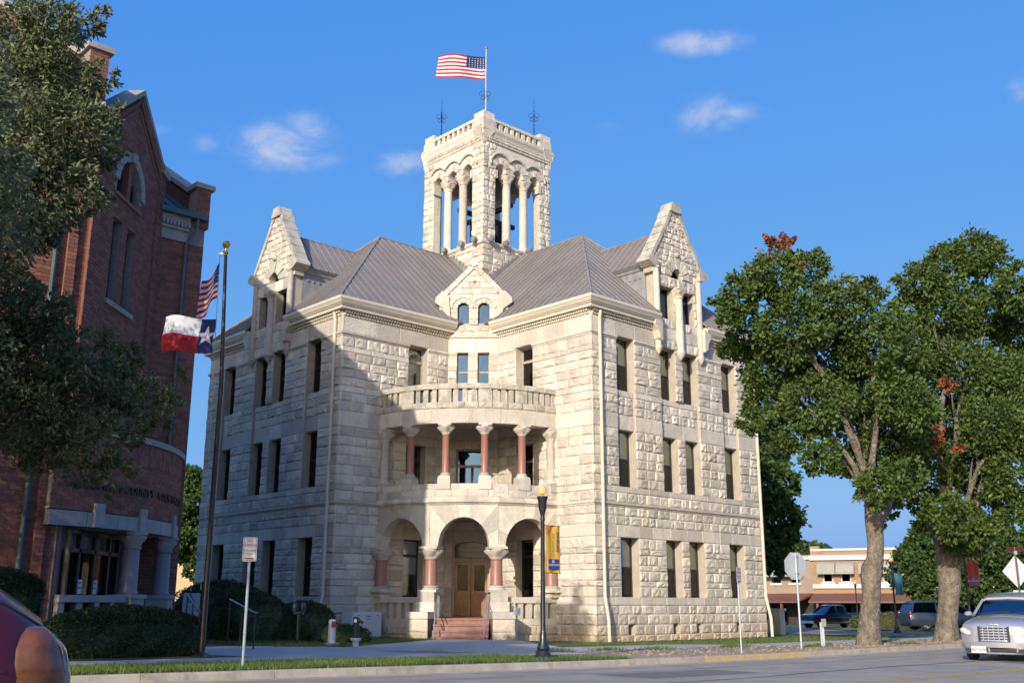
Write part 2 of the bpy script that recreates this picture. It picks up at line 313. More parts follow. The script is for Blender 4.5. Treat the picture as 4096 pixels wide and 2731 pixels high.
# entrance walk: fan from the pavement to the courthouse stairs, and a branch to the annex
pathr = struct(sheet('entrance_path', [(-13, -6.6), (-1.0, -6.6), (4.15, .75), (2.2, 3.3), (-3.0, -.9), (-6.9, -3.6), (-9.2, -1.6), (-13, -2.4)], .005, joint, 1.0))
def path_slab(poly):
    b = MB(); c = (sum(p[0] for p in poly)/len(poly), sum(p[1] for p in poly)/len(poly)); q = [(c[0]+(x-c[0])*.994, c[1]+(y-c[1])*.994) for x, y in poly]; n = len(q)
    b.add([P(x, y, hgt(x, y)+.015) for x, y in q]+[P(x, y, hgt(x, y)-.02) for x, y in q], [tuple(range(n))]+[(i, i+n, (i+1) % n+n, (i+1) % n) for i in range(n)])
    b.build('path_slab', walk_m, pathr)
A0, A1, B0, B1 = (-6.9, -3.6), (2.2, 3.3), (-1.0, -6.6), (4.15, .75)
for i in range(6):
    t0, t1 = i/6, (i+1)/6; l = lambda a, b, t: (a[0]+(b[0]-a[0])*t, a[1]+(b[1]-a[1])*t)
    p0, p1, q0, q1 = l(A0, A1, t0), l(A0, A1, t1), l(B0, B1, t0), l(B0, B1, t1)
    for k in range(3): path_slab([l(p0, q0, k/3), l(p0, q0, (k+1)/3), l(p1, q1, (k+1)/3), l(p1, q1, k/3)])
for i in range(3): path_slab([(-13+2*i, -6.4), (-11+2*i, -6.4), (-11+2*i, -4.4 if i < 2 else -3.5), (-13+2*i, -4.4)])
for i in range(3): path_slab([(-13+2*i, -4.3), (-11+2*i, -4.3), (-11+2*i, -2.4 if i < 2 else -2.9), (-13+2*i, -2.4)])
path_slab([(-6.95, -6.5), (-1.2, -6.5), (-6.8, -3.75)])
# street markings, seam and chalk
def strip(name, pts, w, dz, m):
    b = MB()
    for (a, c) in zip(pts, pts[1:]):
        d = Vector((c[0]-a[0], c[1]-a[1])).normalized(); n_ = Vector((-d.y, d.x))*w/2
        q = [(a[0]-n_.x, a[1]-n_.y), (c[0]-n_.x, c[1]-n_.y), (c[0]+n_.x, c[1]+n_.y), (a[0]+n_.x, a[1]+n_.y)]
        b.add([P(x, y, hgt(x, y)-.13+dz) for x, y in q], [(0, 1, 2, 3)])
    return struct(b.build(name, m))
for k in (0, 1): strip('lane_line', [(-60+i*6, -19.42-.22*k) for i in range(24)], .11, .004, yellow)
strip('tar_seam', [(-30+i*1.1, -17.45+.04*sin(i*1.7)+.015*i*sin(i*.3)) for i in range(60)], .07, .004, tar)
strip('tar_seam', [(-30+i*1.3, -14.9+.05*sin(i*1.3)) for i in range(50)], .03, .0045, tar)
for k in range(9):
    u, v = random.uniform(-16, 14), random.uniform(-28, -14); pts = [(u, v)]; a = random.uniform(-.5, .5)+random.choice((0, 1.5))
    for i in range(random.randrange(6, 14)): a += random.uniform(-.5, .5); u += .45*cos(a); v += .45*sin(a); pts.append((u, v))
    strip('road_crack', [p for p in pts if p[1] < -13.8], random.uniform(.012, .03), .0045, tar)
for k, (u0, u1, v0, v1) in enumerate(((-9, -5.5, -16.6, -15.2), (3, 5, -19.1, -17.9), (-14, -12.4, -24, -21))): struct(sheet('road_patch', rect(u0, u1, v0, v1), -.1265, mat('patch_asphalt_%d' % k, (.17, .155, .14), .92, .15, scale=6, bump=.5, bscale=110, bdist=.006), 1.5))
for v in (-15.6, -17.3, -21.4, -23.2): struct(sheet('wheel_track', rect(-40, 40, v-.28, v+.28), -.1272, mat('worn_track_%d' % int(-v*10), (.255, .225, .19), .85, .1, scale=.8, bump=.3, bscale=110, bdist=.004, stains=[(.6, .45, .62, (.31, .275, .23), .95, (1, 1, 1))]), 3)) if v < -20 else None
for (a, c) in (((-1.2, -18.9), (.8, -18.85)), ((.2, -18.6), (-.1, -19.0)), ((-4.9, -16.3), (-4.5, -16.5)), ((2.2, -17.2), (3.0, -17.9)), ((-3, -14.0), (-2.6, -14.05))): strip('chalk_mark', [a, c], .05, .005, whitep)
# far plaza street on the right and its grass islands
struct(sheet('side_street', [(27, -12.5), (33, -12.5), (36, 4), (60, 20), (95, 60), (90, 80), (60, 50), (28, 22), (27, 5)], .010, asphalt, 3))
struct(sheet('brick_crossing', [(24, -8), (27, -8), (40, 3), (37, 7), (27, 5)], .014, mat('red_paver', (.33, .2, .15), .9, .15, scale=8), 2))
for nm, poly in (('grass_island', [(36.5, 4.8), (44, 6), (60, 15), (72, 28), (60, 23), (48, 14)]), ('grass_island', [(40, -9), (70, -9), (85, 12), (60, 12), (42, 0)])): struct(sheet(nm, poly, .05, mat('pale_lawn', (.13, .16, .045), .95, .2, scale=3), 3))  # yellow-green lawn tone, lighter than the turf
# grass blades: verge, lawns by the courthouse
grass_m = mat('grass_blades', (.115, .18, .035), .7, .2, scale=1.5, rvar=.35, trans=.35, stains=[(1.2, .52, .7, (.24, .21, .07), .6, (1, 1, 1))])
def blades(name, n, fn, h0, h1, label):
    uv = np.array([fn() for _ in range(n)]); z = np.array([hgt(a, b) for a, b in uv]); x = (uv[:, 0]-uv[:, 1])*S2; y = (uv[:, 0]+uv[:, 1])*S2
    a = RNG.uniform(0, 2*pi, n); w = RNG.uniform(.006, .014, n); h = RNG.uniform(h0, h1, n); lx = RNG.normal(0, .35, n)*h; ly = RNG.normal(0, .35, n)*h
    v = np.empty((n, 3, 3)); v[:, 0] = np.stack([x-w*np.cos(a), y-w*np.sin(a), z], 1); v[:, 1] = np.stack([x+w*np.cos(a), y+w*np.sin(a), z], 1); v[:, 2] = np.stack([x+lx, y+ly, z+h], 1)
    mb = MB(); mb.v = v.reshape(-1, 3).tolist(); mb.f = np.arange(3*n).reshape(-1, 3).tolist(); mb.r = RNG.random(n).tolist()
    o = mb.build(name, grass_m, kind='stuff'); tag(o, label, 'grass'); return o
ru = random.uniform
def vfn():
    while 1:
        u, v = ru(-24, -5.3), ru(KV+.03, -10.4)
        if u < -7.3 or v < -12.2+(u+5.9)*(-1.32): 
            if v < -10.85 or u > -9: return u, v
blades('verge_grass', 42000, vfn, .04, .11, 'short green grass strip between the pale kerb and the pavement')
def lfn(): 
    while 1:
        u, v = ru(-1, 34), ru(-6.3, -.1)
        if u > 1.2 and v < (u-1.2)*1.4-6.2+.3 or u > 6: return u, v
blades('lawn_grass', 16000, lfn, .03, .07, 'thin sunlit lawn along the foot of the right stone wing')
def lfn2():
    while 1:
        u, v = ru(-9, 2), ru(-3.4, 7)
        if v > (u+6.9)*.758-3.4: return u, v
blades('lawn_grass', 14000, lfn2, .04, .09, 'shaded lawn between the entrance path and the left stone wing')
def dfn(): 
    c = random.choice(((-4, -9.2), (0, -9.4), (3.5, -9.6), (6, -11), (10, -12), (13, -9.5), (-1.5, -8.9), (4.6, -8.9))); return c[0]+random.gauss(0, .35), c[1]+random.gauss(0, .16)
blades('weeds', 2600, dfn, .04, .14, 'scattered green weed tufts in the dry dirt strip')
# dirt crumbs
mb = MB()
for i in range(1500):
    u, v = ru(-4, 24), ru(-12.9, -8.8); r = ru(.012, .05); c = P(u, v, hgt(u, v)+.004)
    mb.add([c+Vector((r*ru(.6, 1.4)*cos(a), r*ru(.6, 1.4)*sin(a), 0)) for a in (0, 1.6, 3.1, 4.7)]+[c+Vector((0, 0, r*ru(.5, 1)))], [(0, 1, 4), (1, 2, 4), (2, 3, 4), (3, 0, 4)])
o = mb.build('dirt_crumbs', dirt, kind='stuff'); tag(o, 'loose clods and pebbles strewn over the dry dirt strip', 'dirt')
# ================================================================ courthouse
a_, b_, e_, c_ = 7.7, 19.9, 1.7, 13.8
CH = empty('courthouse', P(c_, c_, 0), 'three-storey cream limestone courthouse with bell tower, grey metal roofs and round corner porch', 'courthouse')
FD = Fr((0, 0, 0), VU); FA = Fr((0, 0, 0), -VV); FB = Fr(P(0, a_, 0), VU); FC = Fr(P(a_, 0, 0), -VV); EY = (2*a_-e_)*S2; FE = Fr((0, EY, 0), (1, 0, 0)); ew = e_*S2
FDr = Fr(P(b_, 0, 0), VV); FAr = Fr(P(0, b_, 0), -VU)
# rock-faced stone unit shapes: x 0..1, y 0..-1 outwards, z 0..1
UNITS = []
for k in range(12):
    r_ = random.Random(k+40); nx, nz_ = 6, 4; vs_ = []; fs = []
    for j in range(nz_+1):
        for i in range(nx+1):
            edge = i in (0, nx) or j in (0, nz_); x = i/nx; z = j/nz_
            if i == 1: x = .09
            if i == nx-1: x = .91
            if j == 1: z = .15
            if j == nz_-1: z = .85
            d = .16 if edge else r_.uniform(.42, 1.0)*(1-.35*abs(2*x-1)**3)
            if not edge and 1 < i < nx-1: x += r_.uniform(-.05, .05); z += r_.uniform(-.06, .06)
            vs_.append((x, -d, z))
    n1 = nx+1
    for j in range(nz_):
        for i in range(nx):
            q = (j*n1+i, j*n1+i+1, (j+1)*n1+i+1, (j+1)*n1+i)
            fs += [(q[0], q[1], q[2]), (q[0], q[2], q[3])] if r_.random() < .5 else [(q[0], q[1], q[3]), (q[1], q[2], q[3])]
    o = len(vs_); vs_ += [(0, .25, 0), (1, .25, 0), (1, .25, 1), (0, .25, 1)]
    fs += [tuple(range(0, n1))[::-1]+(o, o+1), tuple(nz_*n1+i for i in range(n1))+(o+2, o+3), tuple(j*n1 for j in range(nz_+1))+(o+3, o), tuple(j*n1+nx for j in range(nz_, -1, -1))+(o+1, o+2)]
    UNITS.append((vs_, fs))
# dressed (smooth) stone unit
b0 = .06; SM = ([(b0*.3, -1, .04), (1-b0*.3, -1, .04), (1-b0*.3, -1, .96), (b0*.3, -1, .96), (0, -.4, 0), (1, -.4, 0), (1, -.4, 1), (0, -.4, 1), (0, .5, 0), (1, .5, 0), (1, .5, 1), (0, .5, 1)],
      [(0, 1, 2, 3), (0, 4, 5, 1), (1, 5, 6, 2), (2, 6, 7, 3), (3, 7, 4, 0), (4, 8, 9, 5), (5, 9, 10, 6), (6, 10, 11, 7), (7, 11, 8, 4)])
STONES = []        # (F, s0, s1, z0, z1, depth, unit or -1, off, wall)
def cut(iv, a, b):
    out = []
    for p, q in iv:
        if b <= p or a >= q: out.append((p, q)); continue
        if a > p: out.append((p, a))
        if b < q: out.append((b, q))
    return out
def lay(F, p, q, z0, z1, kind, off, wall, ln, prj=None):
    n = max(1, round((q-p)/ln)); w = [random.uniform(.72, 1.3) for _ in range(n)]; t = sum(w); s = p
    for i in range(n):
        e = s+(q-p)*w[i]/t; g = .006
        if kind == 'R': STONES.append((F, s+g, e-g, z0+g, z1-g, prj or random.uniform(.045, .115), random.randrange(12), off, wall))
        else: STONES.append((F, s+.003, e-.003, z0+.003, z1-.003, prj or .035, -1, off, wall))
        s = e
COURSES = [(0, .28, 'R', .75), (.28, .70, 'R', .7), (.70, 1.12, 'R', .7), (1.12, 1.5, 'R', .75), (1.5, 1.82, 'B', 1.3)]
z = 1.82
for h in (.43, .235, .43, .235, .43, .235, .475): COURSES.append((z, z+h, 'R', .72 if h > .3 else .85)); z += h
z = 4.29
COURSES += [(4.29, 4.80, 'S', 1.25), (4.80, 5.2, 'R', .65), (5.2, 5.58, 'R', .7), (5.58, 5.76, 'M', 0), (5.76, 6.2, 'R', .75), (6.2, 6.45, 'B', 1.3)]
COURSES += [(6.45+i*2.5/6, 6.45+(i+1)*2.5/6, 'R', .72) for i in range(6)]+[(8.95, 9.62, 'S', 1.3), (9.62, 10.04, 'R', .7), (10.04, 10.45, 'R', .7), (10.45, 10.72, 'B', 1.2)]
COURSES += [(10.72+i*.3825, 10.72+(i+1)*.3825, 'R', .78) for i in range(4)]+[(12.25, 12.47, 'B', 1.5), (12.47, 12.96, 'R', .6), (12.96, 13.14, 'M', 0), (13.14, 13.86, 'S', 1.6)]
MOULD = [(0, 0), (.05, .0), (.06, .35), (.11, .45), (.11, 1.), (0, 1.)]
def mould(mb, F, s0, s1, prof, k0=0, k1=0, nseg=1):
    n = len(prof)
    for i in range(nseg):
        p0, p1 = s0+(s1-s0)*i/nseg, s0+(s1-s0)*(i+1)/nseg
        A = [F(p0-(d*k0 if i == 0 else 0), d, z) for d, z in prof]; B = [F(p1+(d*k1 if i == nseg-1 else 0), d, z) for d, z in prof]
        mb.add(A+B, [tuple(range(n-1, -1, -1)), tuple(range(n, 2*n))]+[(j, (j+1) % n, (j+1) % n+n, j+n) for j in range(n)])
def masonry(F, L0, L1, ops, bays=(), x0=0, x1=0, courses=COURSES, th=.5, ln=1., stones=True, mk=(0, 0)):
    core = MB(); ml = []
    wall = bpy.data.objects.new('wall', None)
    segs = {}
    for (z0, z1, kind, l) in courses:
        iv = [(L0, L1)]
        for (p, q, y0, y1) in ops:
            if y0 < z1-.02 and y1 > z0+.02: iv = cut(iv, p, q)
        rec = [(p, q) for (p, q, y0, y1) in bays if y0 < z1-.02 and y1 > z0+.02]
        main = iv
        for p, q in rec: main = cut(main, p, q)
        sub = [(p, q) for p, q in rec if any(x <= p+.01 and y >= q-.01 for x, y in iv)]
        key = (tuple(main), tuple(sub)); 
        if segs and segs['k'] == key: segs['z1'] = z1
        else:
            if segs: flush(core, F, segs, th)
            segs = {'k': key, 'z0': z0, 'z1': z1}
        for off, ivs in ((0, main), (-.13, sub)):
            for p, q in ivs:
                pe = p-(x0 if abs(p-L0) < .01 else 0); qe = q+(x1 if abs(q-L1) < .01 else 0)
                if kind == 'M': ml.append(MB()); mould(ml[-1], F, p, q, [(off+d, z0+(z1-z0)*t) for d, t in MOULD], mk[0] if abs(p-L0) < .01 else 0, mk[1] if abs(q-L1) < .01 else 0)
                elif stones: lay(F, pe, qe, z0, z1, kind, off, wall, l*ln, .05 if kind == 'B' else None)
    flush(core, F, segs, th)
    bpy.data.objects.remove(wall)
    w = core.build('wall', mortar, CH)
    for q_ in ml: q_.build('string_course', stone, w)
    for i, t in enumerate(STONES):
        if len(t) == 9: STONES[i] = t[:8]+(w, 1)
    return w
def flush(core, F, g, th):
    for ivs, off in ((g['k'][0], 0), (g['k'][1], -.13)):
        for p, q in ivs: core.fbox(F, p, q, -th, off, g['z0'], g['z1'])
SINGLE, PAIR = [(9.33, 10.5), (17.15, 18.32)], [(12.4, 13.5), (14.05, 15.2)]
LEV = [(1.82, 4.29), (6.45, 8.95), (10.72, 13.14)]
openD = [(p, q, z0, z1) for p, q in SINGLE+PAIR for z0, z1 in LEV]
vents = [(9.70, 10.08, .28, .70), (12.7, 13.08, .28, .7), (14.35, 14.73, .28, .7), (17.4, 17.78, .28, .7)]
bayD = [(p, q, 8.94, 10.73) for p, q in SINGLE+[(12.4, 15.2)]]
gapD = [(12.05, 15.55, 13.14, 13.86)]
neg = lambda L: [(-q, -p, y, z) for p, q, y, z in L]
wD = masonry(FD, a_, b_, openD+vents+gapD, bayD, .05, .05, mk=(1, 1))
wA = masonry(FA, -b_, -a_, neg(openD+gapD), neg(bayD), .05, .05, mk=(1, 1))
OPB = [(3.65, 4.75, 1.82, 4.29), (3.65, 4.75, 5.9, 8.55), (3.65, 4.75, 10.72, 13.14)]
wB = masonry(FB, 0, a_-e_, OPB, (), .05, 0, mk=(1, 0))
wC = masonry(FC, -(a_-e_), 0, neg(OPB), (), 0, .05, mk=(0, 1))
OPE = [(-.86, .86, .98, 4.29), (-.74, .74, 5.9, 8.55), (-.77, -.22, 10.72, 13.14), (.22, .77, 10.72, 13.14)]
wE_ = masonry(FE, -ew, ew, OPE, ())
# unseen sides, plain
masonry(FDr, 0, a_, [], stones=False); masonry(FAr, -a_, 0, [], stones=False)
bk = MB(); T2 = a_+b_
for (p, q) in (((b_, a_), (T2, a_)), ((T2, a_), (T2, b_)), ((T2, b_), (b_, b_)), ((b_, b_), (b_, T2)), ((b_, T2), (a_, T2)), ((a_, T2), (a_, b_)), ((a_, b_), (0, b_))):
    A, B = P(*p, 0), P(*q, 0); L = (B-A).length; bk.fbox(Fr(A, B-A), 0, L, -.5, 0, 0, 14.1)
bk.build('rear_wall', mortar, CH)
# vent recesses and rooms kept dark: floors
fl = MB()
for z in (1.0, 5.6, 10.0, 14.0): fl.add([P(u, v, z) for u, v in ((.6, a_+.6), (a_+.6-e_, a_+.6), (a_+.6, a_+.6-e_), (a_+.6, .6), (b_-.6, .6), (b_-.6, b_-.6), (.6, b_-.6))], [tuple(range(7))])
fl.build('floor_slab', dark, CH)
vb = MB()
for p, q, y0, y1 in vents: vb.fbox(FD, p-.02, q+.02, -.52, -.47, y0-.02, y1+.02)
vb.build('vent_backing', frame_m, wD)  # plain plates behind the vents, shade of the recess put into their colour
# ---------------------------------------------------------------- windows
def arch_pts(s0, s1, z1, n=10):     # semicircular head, springing so that the top is z1
    r = (s1-s0)/2; c = (s0+s1)/2; return [(c+r*cos(pi*i/n), z1-r+r*sin(pi*i/n)) for i in range(n+1)]
def window(F, s0, s1, z0, z1, d=-.44, arch=False, rail=.5, blind=.0, par=None, gm=None, fm=None, fw=.06, trans=None, mull=False, name='window', gm2=None):
    fm = fm or frame_m; gm = gm or pane_m; f = MB()
    if arch:
        o = [(s0, z0), (s1, z0)]+arch_pts(s0, s1, z1); i_ = [(s0+fw, z0+fw), (s1-fw, z0+fw)]+arch_pts(s0+fw, s1-fw, z1-fw); n = len(o)
        for k in range(n):
            q = (k+1) % n; f.hexa([F(*p) for p in ((o[k][0], d+.04, o[k][1]), (o[q][0], d+.04, o[q][1]), (i_[q][0], d+.04, i_[q][1]), (i_[k][0], d+.04, i_[k][1]), (o[k][0], d-.05, o[k][1]), (o[q][0], d-.05, o[q][1]), (i_[q][0], d-.05, i_[q][1]), (i_[k][0], d-.05, i_[k][1]))])
    else:
        f.fbox(F, s0, s0+fw, d-.05, d+.04, z0, z1); f.fbox(F, s1-fw, s1, d-.05, d+.04, z0, z1); f.fbox(F, s0+fw, s1-fw, d-.05, d+.04, z1-fw, z1); f.fbox(F, s0+fw, s1-fw, d-.05, d+.04, z0, z0+fw)
    zm = z0+(z1-z0)*rail
    if rail: f.fbox(F, s0+fw, s1-fw, d-.04, d+.03, zm-.035, zm+.035)
    if trans: f.fbox(F, s0+fw, s1-fw, d-.06, d+.06, trans-.06, trans+.06)
    if mull: f.fbox(F, (s0+s1)/2-.035, (s0+s1)/2+.035, d-.045, d+.045, z0+fw, z1-fw)
    w = f.build(name, fm, par or CH)
    if arch: MB().ext(F, [(s0+fw, z0+fw), (s1-fw, z0+fw)]+arch_pts(s0+fw, s1-fw, z1-fw), d-.012, d-.004).build('pane', gm, w)
    else:
        zs_ = [z0+fw]+sorted(([zm] if rail else [])+([trans] if trans else []))+[z1-fw]
        for y0, y1 in zip(zs_, zs_[1:]): MB().fbox(F, s0+fw, s1-fw, d-.012, d-.004, y0+.03, y1-.03).build('pane', gm2 if gm2 and y1 > zs_[-1]-.01 else gm, w)
    if blind:
        y0 = z1-(z1-z0)*blind; MB().fbox(F, s0+fw, s1-fw, d-.035, d-.025, y0, z1).build('blind', blindm, w)
    return w
upper_glass = glass('pale_reflecting_glass', (.55, .58, .56), 1., 3.6, (.82, .92, .86))
for k, (z0, z1) in enumerate(LEV):
    for p, q in SINGLE+PAIR:
        window(FD, p, q, z0, z1, blind=random.choice((.5, .52, .62)) if k else random.choice((.72, .7, .55)), gm2=upper_glass)
        window(FA, -q, -p, z0, z1, blind=random.choice((.3, .5, .2)) if k == 2 else 0)
    p, q, y0, y1 = OPB[k]
    for F, (s0, s1) in ((FB, (p, q)), (FC, (-q, -p))): window(F, s0, s1, y0, y1, d=-.40, rail=0, trans=y0+(y1-y0)*.72, mull=False, blind=(.95 if F is FC and k == 2 else .6 if k == 0 else 0), fm=frame_m if k < 2 else mat('tan_frame', (.40, .34, .25), .6) if 'tan_frame' not in MAT else MAT['tan_frame'])
skyglass = glass('sky_tinted_glass', (.16, .18, .19), 1., 2.4, (.30, .50, .80))  # blue of a reflected sky put into the gloss colour
for s0, s1 in ((-.77, -.22), (.22, .77)):
    window(FE, s0, s1, 10.72, 13.14, d=-.2, rail=.62, gm=skyglass, fw=.045, fm=MAT['tan_frame'])
# sills as slim stone ledges
# ---------------------------------------------------------------- stair door, gallery door
def door(F, z0, z1, w, d):
    f = MB(); f.fbox(F, -w, -w+.1, d-.1, d+.1, z0, z1); f.fbox(F, w-.1, w, d-.1, d+.1, z0, z1); f.fbox(F, -w+.1, w-.1, d-.1, d+.1, z0+2.42, z0+2.58)
    fr = f.build('door_frame', MAT['tan_frame'], CH); return fr
fr = door(FE, .98, 4.29, .86, -.3)
for sg in (-1, 1):
    lf = MB(); x0, x1 = (-.76, -.01) if sg < 0 else (.01, .76); d = -.32; z0 = .99
    for p in ((x0, x0+.13, z0, 3.4), (x1-.13, x1, z0, 3.4), (x0+.13, x1-.13, z0, z0+.22), (x0+.13, x1-.13, 3.26, 3.4), (x0+.13, x1-.13, z0+.95, z0+1.12), (x0+.13, x1-.13, z0+.55, z0+.62)): lf.fbox(FE, p[0], p[1], d-.025, d+.025, p[2], p[3])
    dl = lf.build('door', wood, CH)
    MB().fbox(FE, x0+.13, x1-.13, d-.012, d+.01, z0+.22, z0+.55).build('door_panel', wood, dl); MB().fbox(FE, x0+.13, x1-.13, d-.012, d+.01, z0+.62, z0+.95).build('door_panel', wood, dl)
    MB().fbox(FE, x0+.13, x1-.13, d-.006, d+.004, z0+1.12, 3.26).build('pane', dglass, dl)
    MB().tube([FE(sg*.07, d+.03, z0+.95), FE(sg*.07, d+.07, z0+1.0), FE(sg*.07, d+.07, z0+1.25), FE(sg*.07, d+.03, z0+1.3)], .012, 6).build('handle', gold, dl)
tr = MB().ext(FE, [(-.76, 3.58), (.76, 3.58)]+[(.76*cos(t), 4.02+.26*sin(t)) for t in [pi*i/10 for i in range(11)]], -.33, -.31).build('transom', black, CH)
tx = MB(); put_text(tx, FE, 0, -.305, 4.02, 'COMAL COUNTY', .12); put_text(tx, FE, 0, -.305, 3.82, 'COURTHOUSE', .15); tx.build('lettering', mat('dim_gold_leaf', (.16, .14, .09), .5), tr)
MB().ext(FE, [(-.86, 4.29), (-.86, 4.0)]+[(-.86*cos(t), 4.0+.28*sin(t)) for t in [pi*i/10 for i in range(11)]]+[(.86, 4.29)], -.28, -.06).build('door_head', stone, CH)
gd = window(FE, -.74, .74, 5.9, 8.55, d=-.3, rail=0, trans=7.75, mull=False, gm=skyglass, fw=.08, fm=MAT['tan_frame'])
MB().fbox(FE, -.06, .06, -.33, -.27, 5.98, 7.69).build('sash_stile', frame_m, gd)
# ---------------------------------------------------------------- cornice, dentils
CORN = [(0, 14.1), (.30, 14.1), (.31, 14.24), (.37, 14.25), (.37, 14.29), (.42, 14.31), (.50, 14.46), (.52, 14.47), (.52, 14.6), (0, 14.6)]
DR = 1.78; co = None
for F, p, q, k0, k1 in ((FD, a_, c_-DR, 1, 0), (FD, c_+DR, b_, 0, 1), (FA, -b_, -c_-DR, 1, 0), (FA, -c_+DR, -a_, 0, 1), (FB, 0, a_-e_+.15, 1, 0), (FC, -(a_-e_)-.15, 0, 0, 1), (FDr, 0, a_, 1, 0), (FAr, -a_, 0, 0, 1)):
    cm = MB(); mould(cm, F, p, q, CORN, k0, k1); o = cm.build('cornice', cream, CH); co = co or o
dm = MB()
def dent(F, p, q):
    n = int((q-p)/.145)
    dm.fbox(F, p, q, 0, .035, 13.86, 14.1)
    for r, (z0, z1, dd) in enumerate(((13.87, 13.97, .10), (13.985, 14.095, .19))):
        for i in range(n): s = p+(i+.5*r*0)*(q-p)/n; dm.fbox(F, s, s+.085, .035, dd, z0, z1)
for F, p, q in ((FD, a_+.02, c_-DR), (FD, c_+DR, b_-.02), (FA, -b_+.02, -c_-DR), (FA, -c_+DR, -a_-.02), (FB, 0, a_-e_), (FC, -(a_-e_), 0)): dent(F, p, q)
dm.build('dentils', cream, co, kind='stuff')
cc = MB()    # dentil-zone backing
for F, p, q in ((FD, a_, b_), (FA, -b_, -a_), (FB, 0, a_-e_), (FC, -(a_-e_), 0), (FE, -ew, ew)): cc.fbox(F, p, q, -.5, -.002, 13.86, 14.6)
cc.build('wall_plate', mortar, CH)
# ---------------------------------------------------------------- roofs
def clip_s(poly, lim, gt):
    out = []
    for i in range(len(poly)):
        a, b = poly[i-1], poly[i]; ia = a[0] >= lim if gt else a[0] <= lim; ib = b[0] >= lim if gt else b[0] <= lim
        if ia != ib: t = (lim-a[0])/(b[0]-a[0]); out.append((lim, a[1]+(b[1]-a[1])*t))
        if ib: out.append(b)
    return out
def roof_slope(root, pts, m, w=.47, rib=.05, name='roof_panel'):
    pts = [Vector(p) for p in pts]; e = (pts[1]-pts[0]).normalized(); nn = e.cross(pts[2]-pts[0]).normalized()
    if nn.z < 0: nn = -nn
    up = nn.cross(e); up = up if up.z > 0 else -up; O = pts[0]
    poly = [((p-O).dot(e), (p-O).dot(up)) for p in pts]; s0 = min(p[0] for p in poly); s1 = max(p[0] for p in poly); n = max(1, round((s1-s0)/w))
    pt = lambda s, t, h: O+e*s+up*t+nn*h
    for i in range(n):
        p, q = s0+(s1-s0)*i/n, s0+(s1-s0)*(i+1)/n; c = clip_s(clip_s(poly, p, True), q, False)
        if len(c) < 3: continue
        k = len(c); b = MB(); lift = random.uniform(0, .008); r_ = random.random()
        b.add([pt(s, t, .02+lift) for s, t in c]+[pt(s, t, -.03) for s, t in c], [tuple(range(k)), tuple(range(2*k-1, k-1, -1))]+[(j, j+k, (j+1) % k+k, (j+1) % k) for j in range(k)], r_)
        ts = [t for s, t in c if abs(s-p) < 1e-4]
        if len(ts) > 1 and max(ts)-min(ts) > .1:
            t0, t1 = min(ts), max(ts); b.hexa([pt(p-.014, t0, .02), pt(p+.014, t0, .02), pt(p+.014, t1, .02), pt(p-.014, t1, .02), pt(p-.009, t0, .02+rib), pt(p+.009, t0, .02+rib), pt(p+.009, t1, .02+rib), pt(p-.009, t1, .02+rib)], r_)
        b.build(name, m, root)
RZ, EV, APX = 14.58, -.5, 20.6
rb = MB()      # roof deck under the metal sheets
lo = lambda u, v, z: P(u, v, z-.05)
a1, b1, hv = a_+EV, b_-EV, 6.1
rb.add([lo(a1, EV, RZ), lo(b1, EV, RZ), lo(c_, hv, APX), lo(c_, c_, APX), lo(a1, a1, RZ), lo(EV, a1, RZ), lo(hv, c_, APX), lo(EV, b1, RZ), lo(b1, b1, RZ), lo(T2+.5, b1, RZ), lo(c_, T2, APX), lo(b1, T2, RZ), lo(T2, c_, APX), lo(T2, a1, RZ), lo(a1, T2, RZ)],
       [(0, 2, 3, 4), (5, 4, 3, 6), (7, 6, 3), (1, 3, 2), (1, 13, 12, 3), (7, 3, 10, 14), (3, 12, 10), (13, 12, 9), (14, 10, 11), (12, 10, 11, 9)])
zr = lambda v: RZ+(v-EV)*(APX-RZ)/(hv-EV)
dl_, vt, vm = 1.72, c_-1.72-a1+EV, 1.9
HIP = [[(a1, EV), (c_-dl_, EV), (c_-dl_, vt)], [(c_+dl_, EV), (b1, EV), (c_+dl_, vt)], [(c_-dl_, vm), (c_+dl_, vm), (c_+dl_, vt), (c_, hv), (c_-dl_, vt)]]
for poly in HIP:
    rb.add([lo(u, v, zr(v)) for u, v in poly], [tuple(range(len(poly)))]); rb.add([lo(v, u, zr(v)) for u, v in poly], [tuple(range(len(poly)))])
roof = rb.build('roof', roofm, CH)
for poly in HIP:
    roof_slope(roof, [P(u, v, zr(v)) for u, v in poly], roofm); roof_slope(roof, [P(v, u, zr(v)) for u, v in poly], roofm)
roof_slope(roof, [P(a1, a1, RZ), P(a1, EV, RZ), P(c_, hv, APX), P(c_, c_, APX)], roofm)
roof_slope(roof, [P(EV, a1, RZ), P(a1, a1, RZ), P(c_, c_, APX), P(hv, c_, APX)], roofm)
rc = MB()
for A, B in ((P(a1, EV, RZ), P(c_, hv, APX)), (P(b1, EV, RZ), P(c_, hv, APX)), (P(EV, a1, RZ), P(hv, c_, APX)), (P(EV, b1, RZ), P(hv, c_, APX)), (P(c_, hv, APX), P(c_, c_, APX)), (P(hv, c_, APX), P(c_, c_, APX))): rc.tube([A+VZ*.05, B+VZ*.05], .05, 6)
rc.build('ridge_cap', lead, roof)
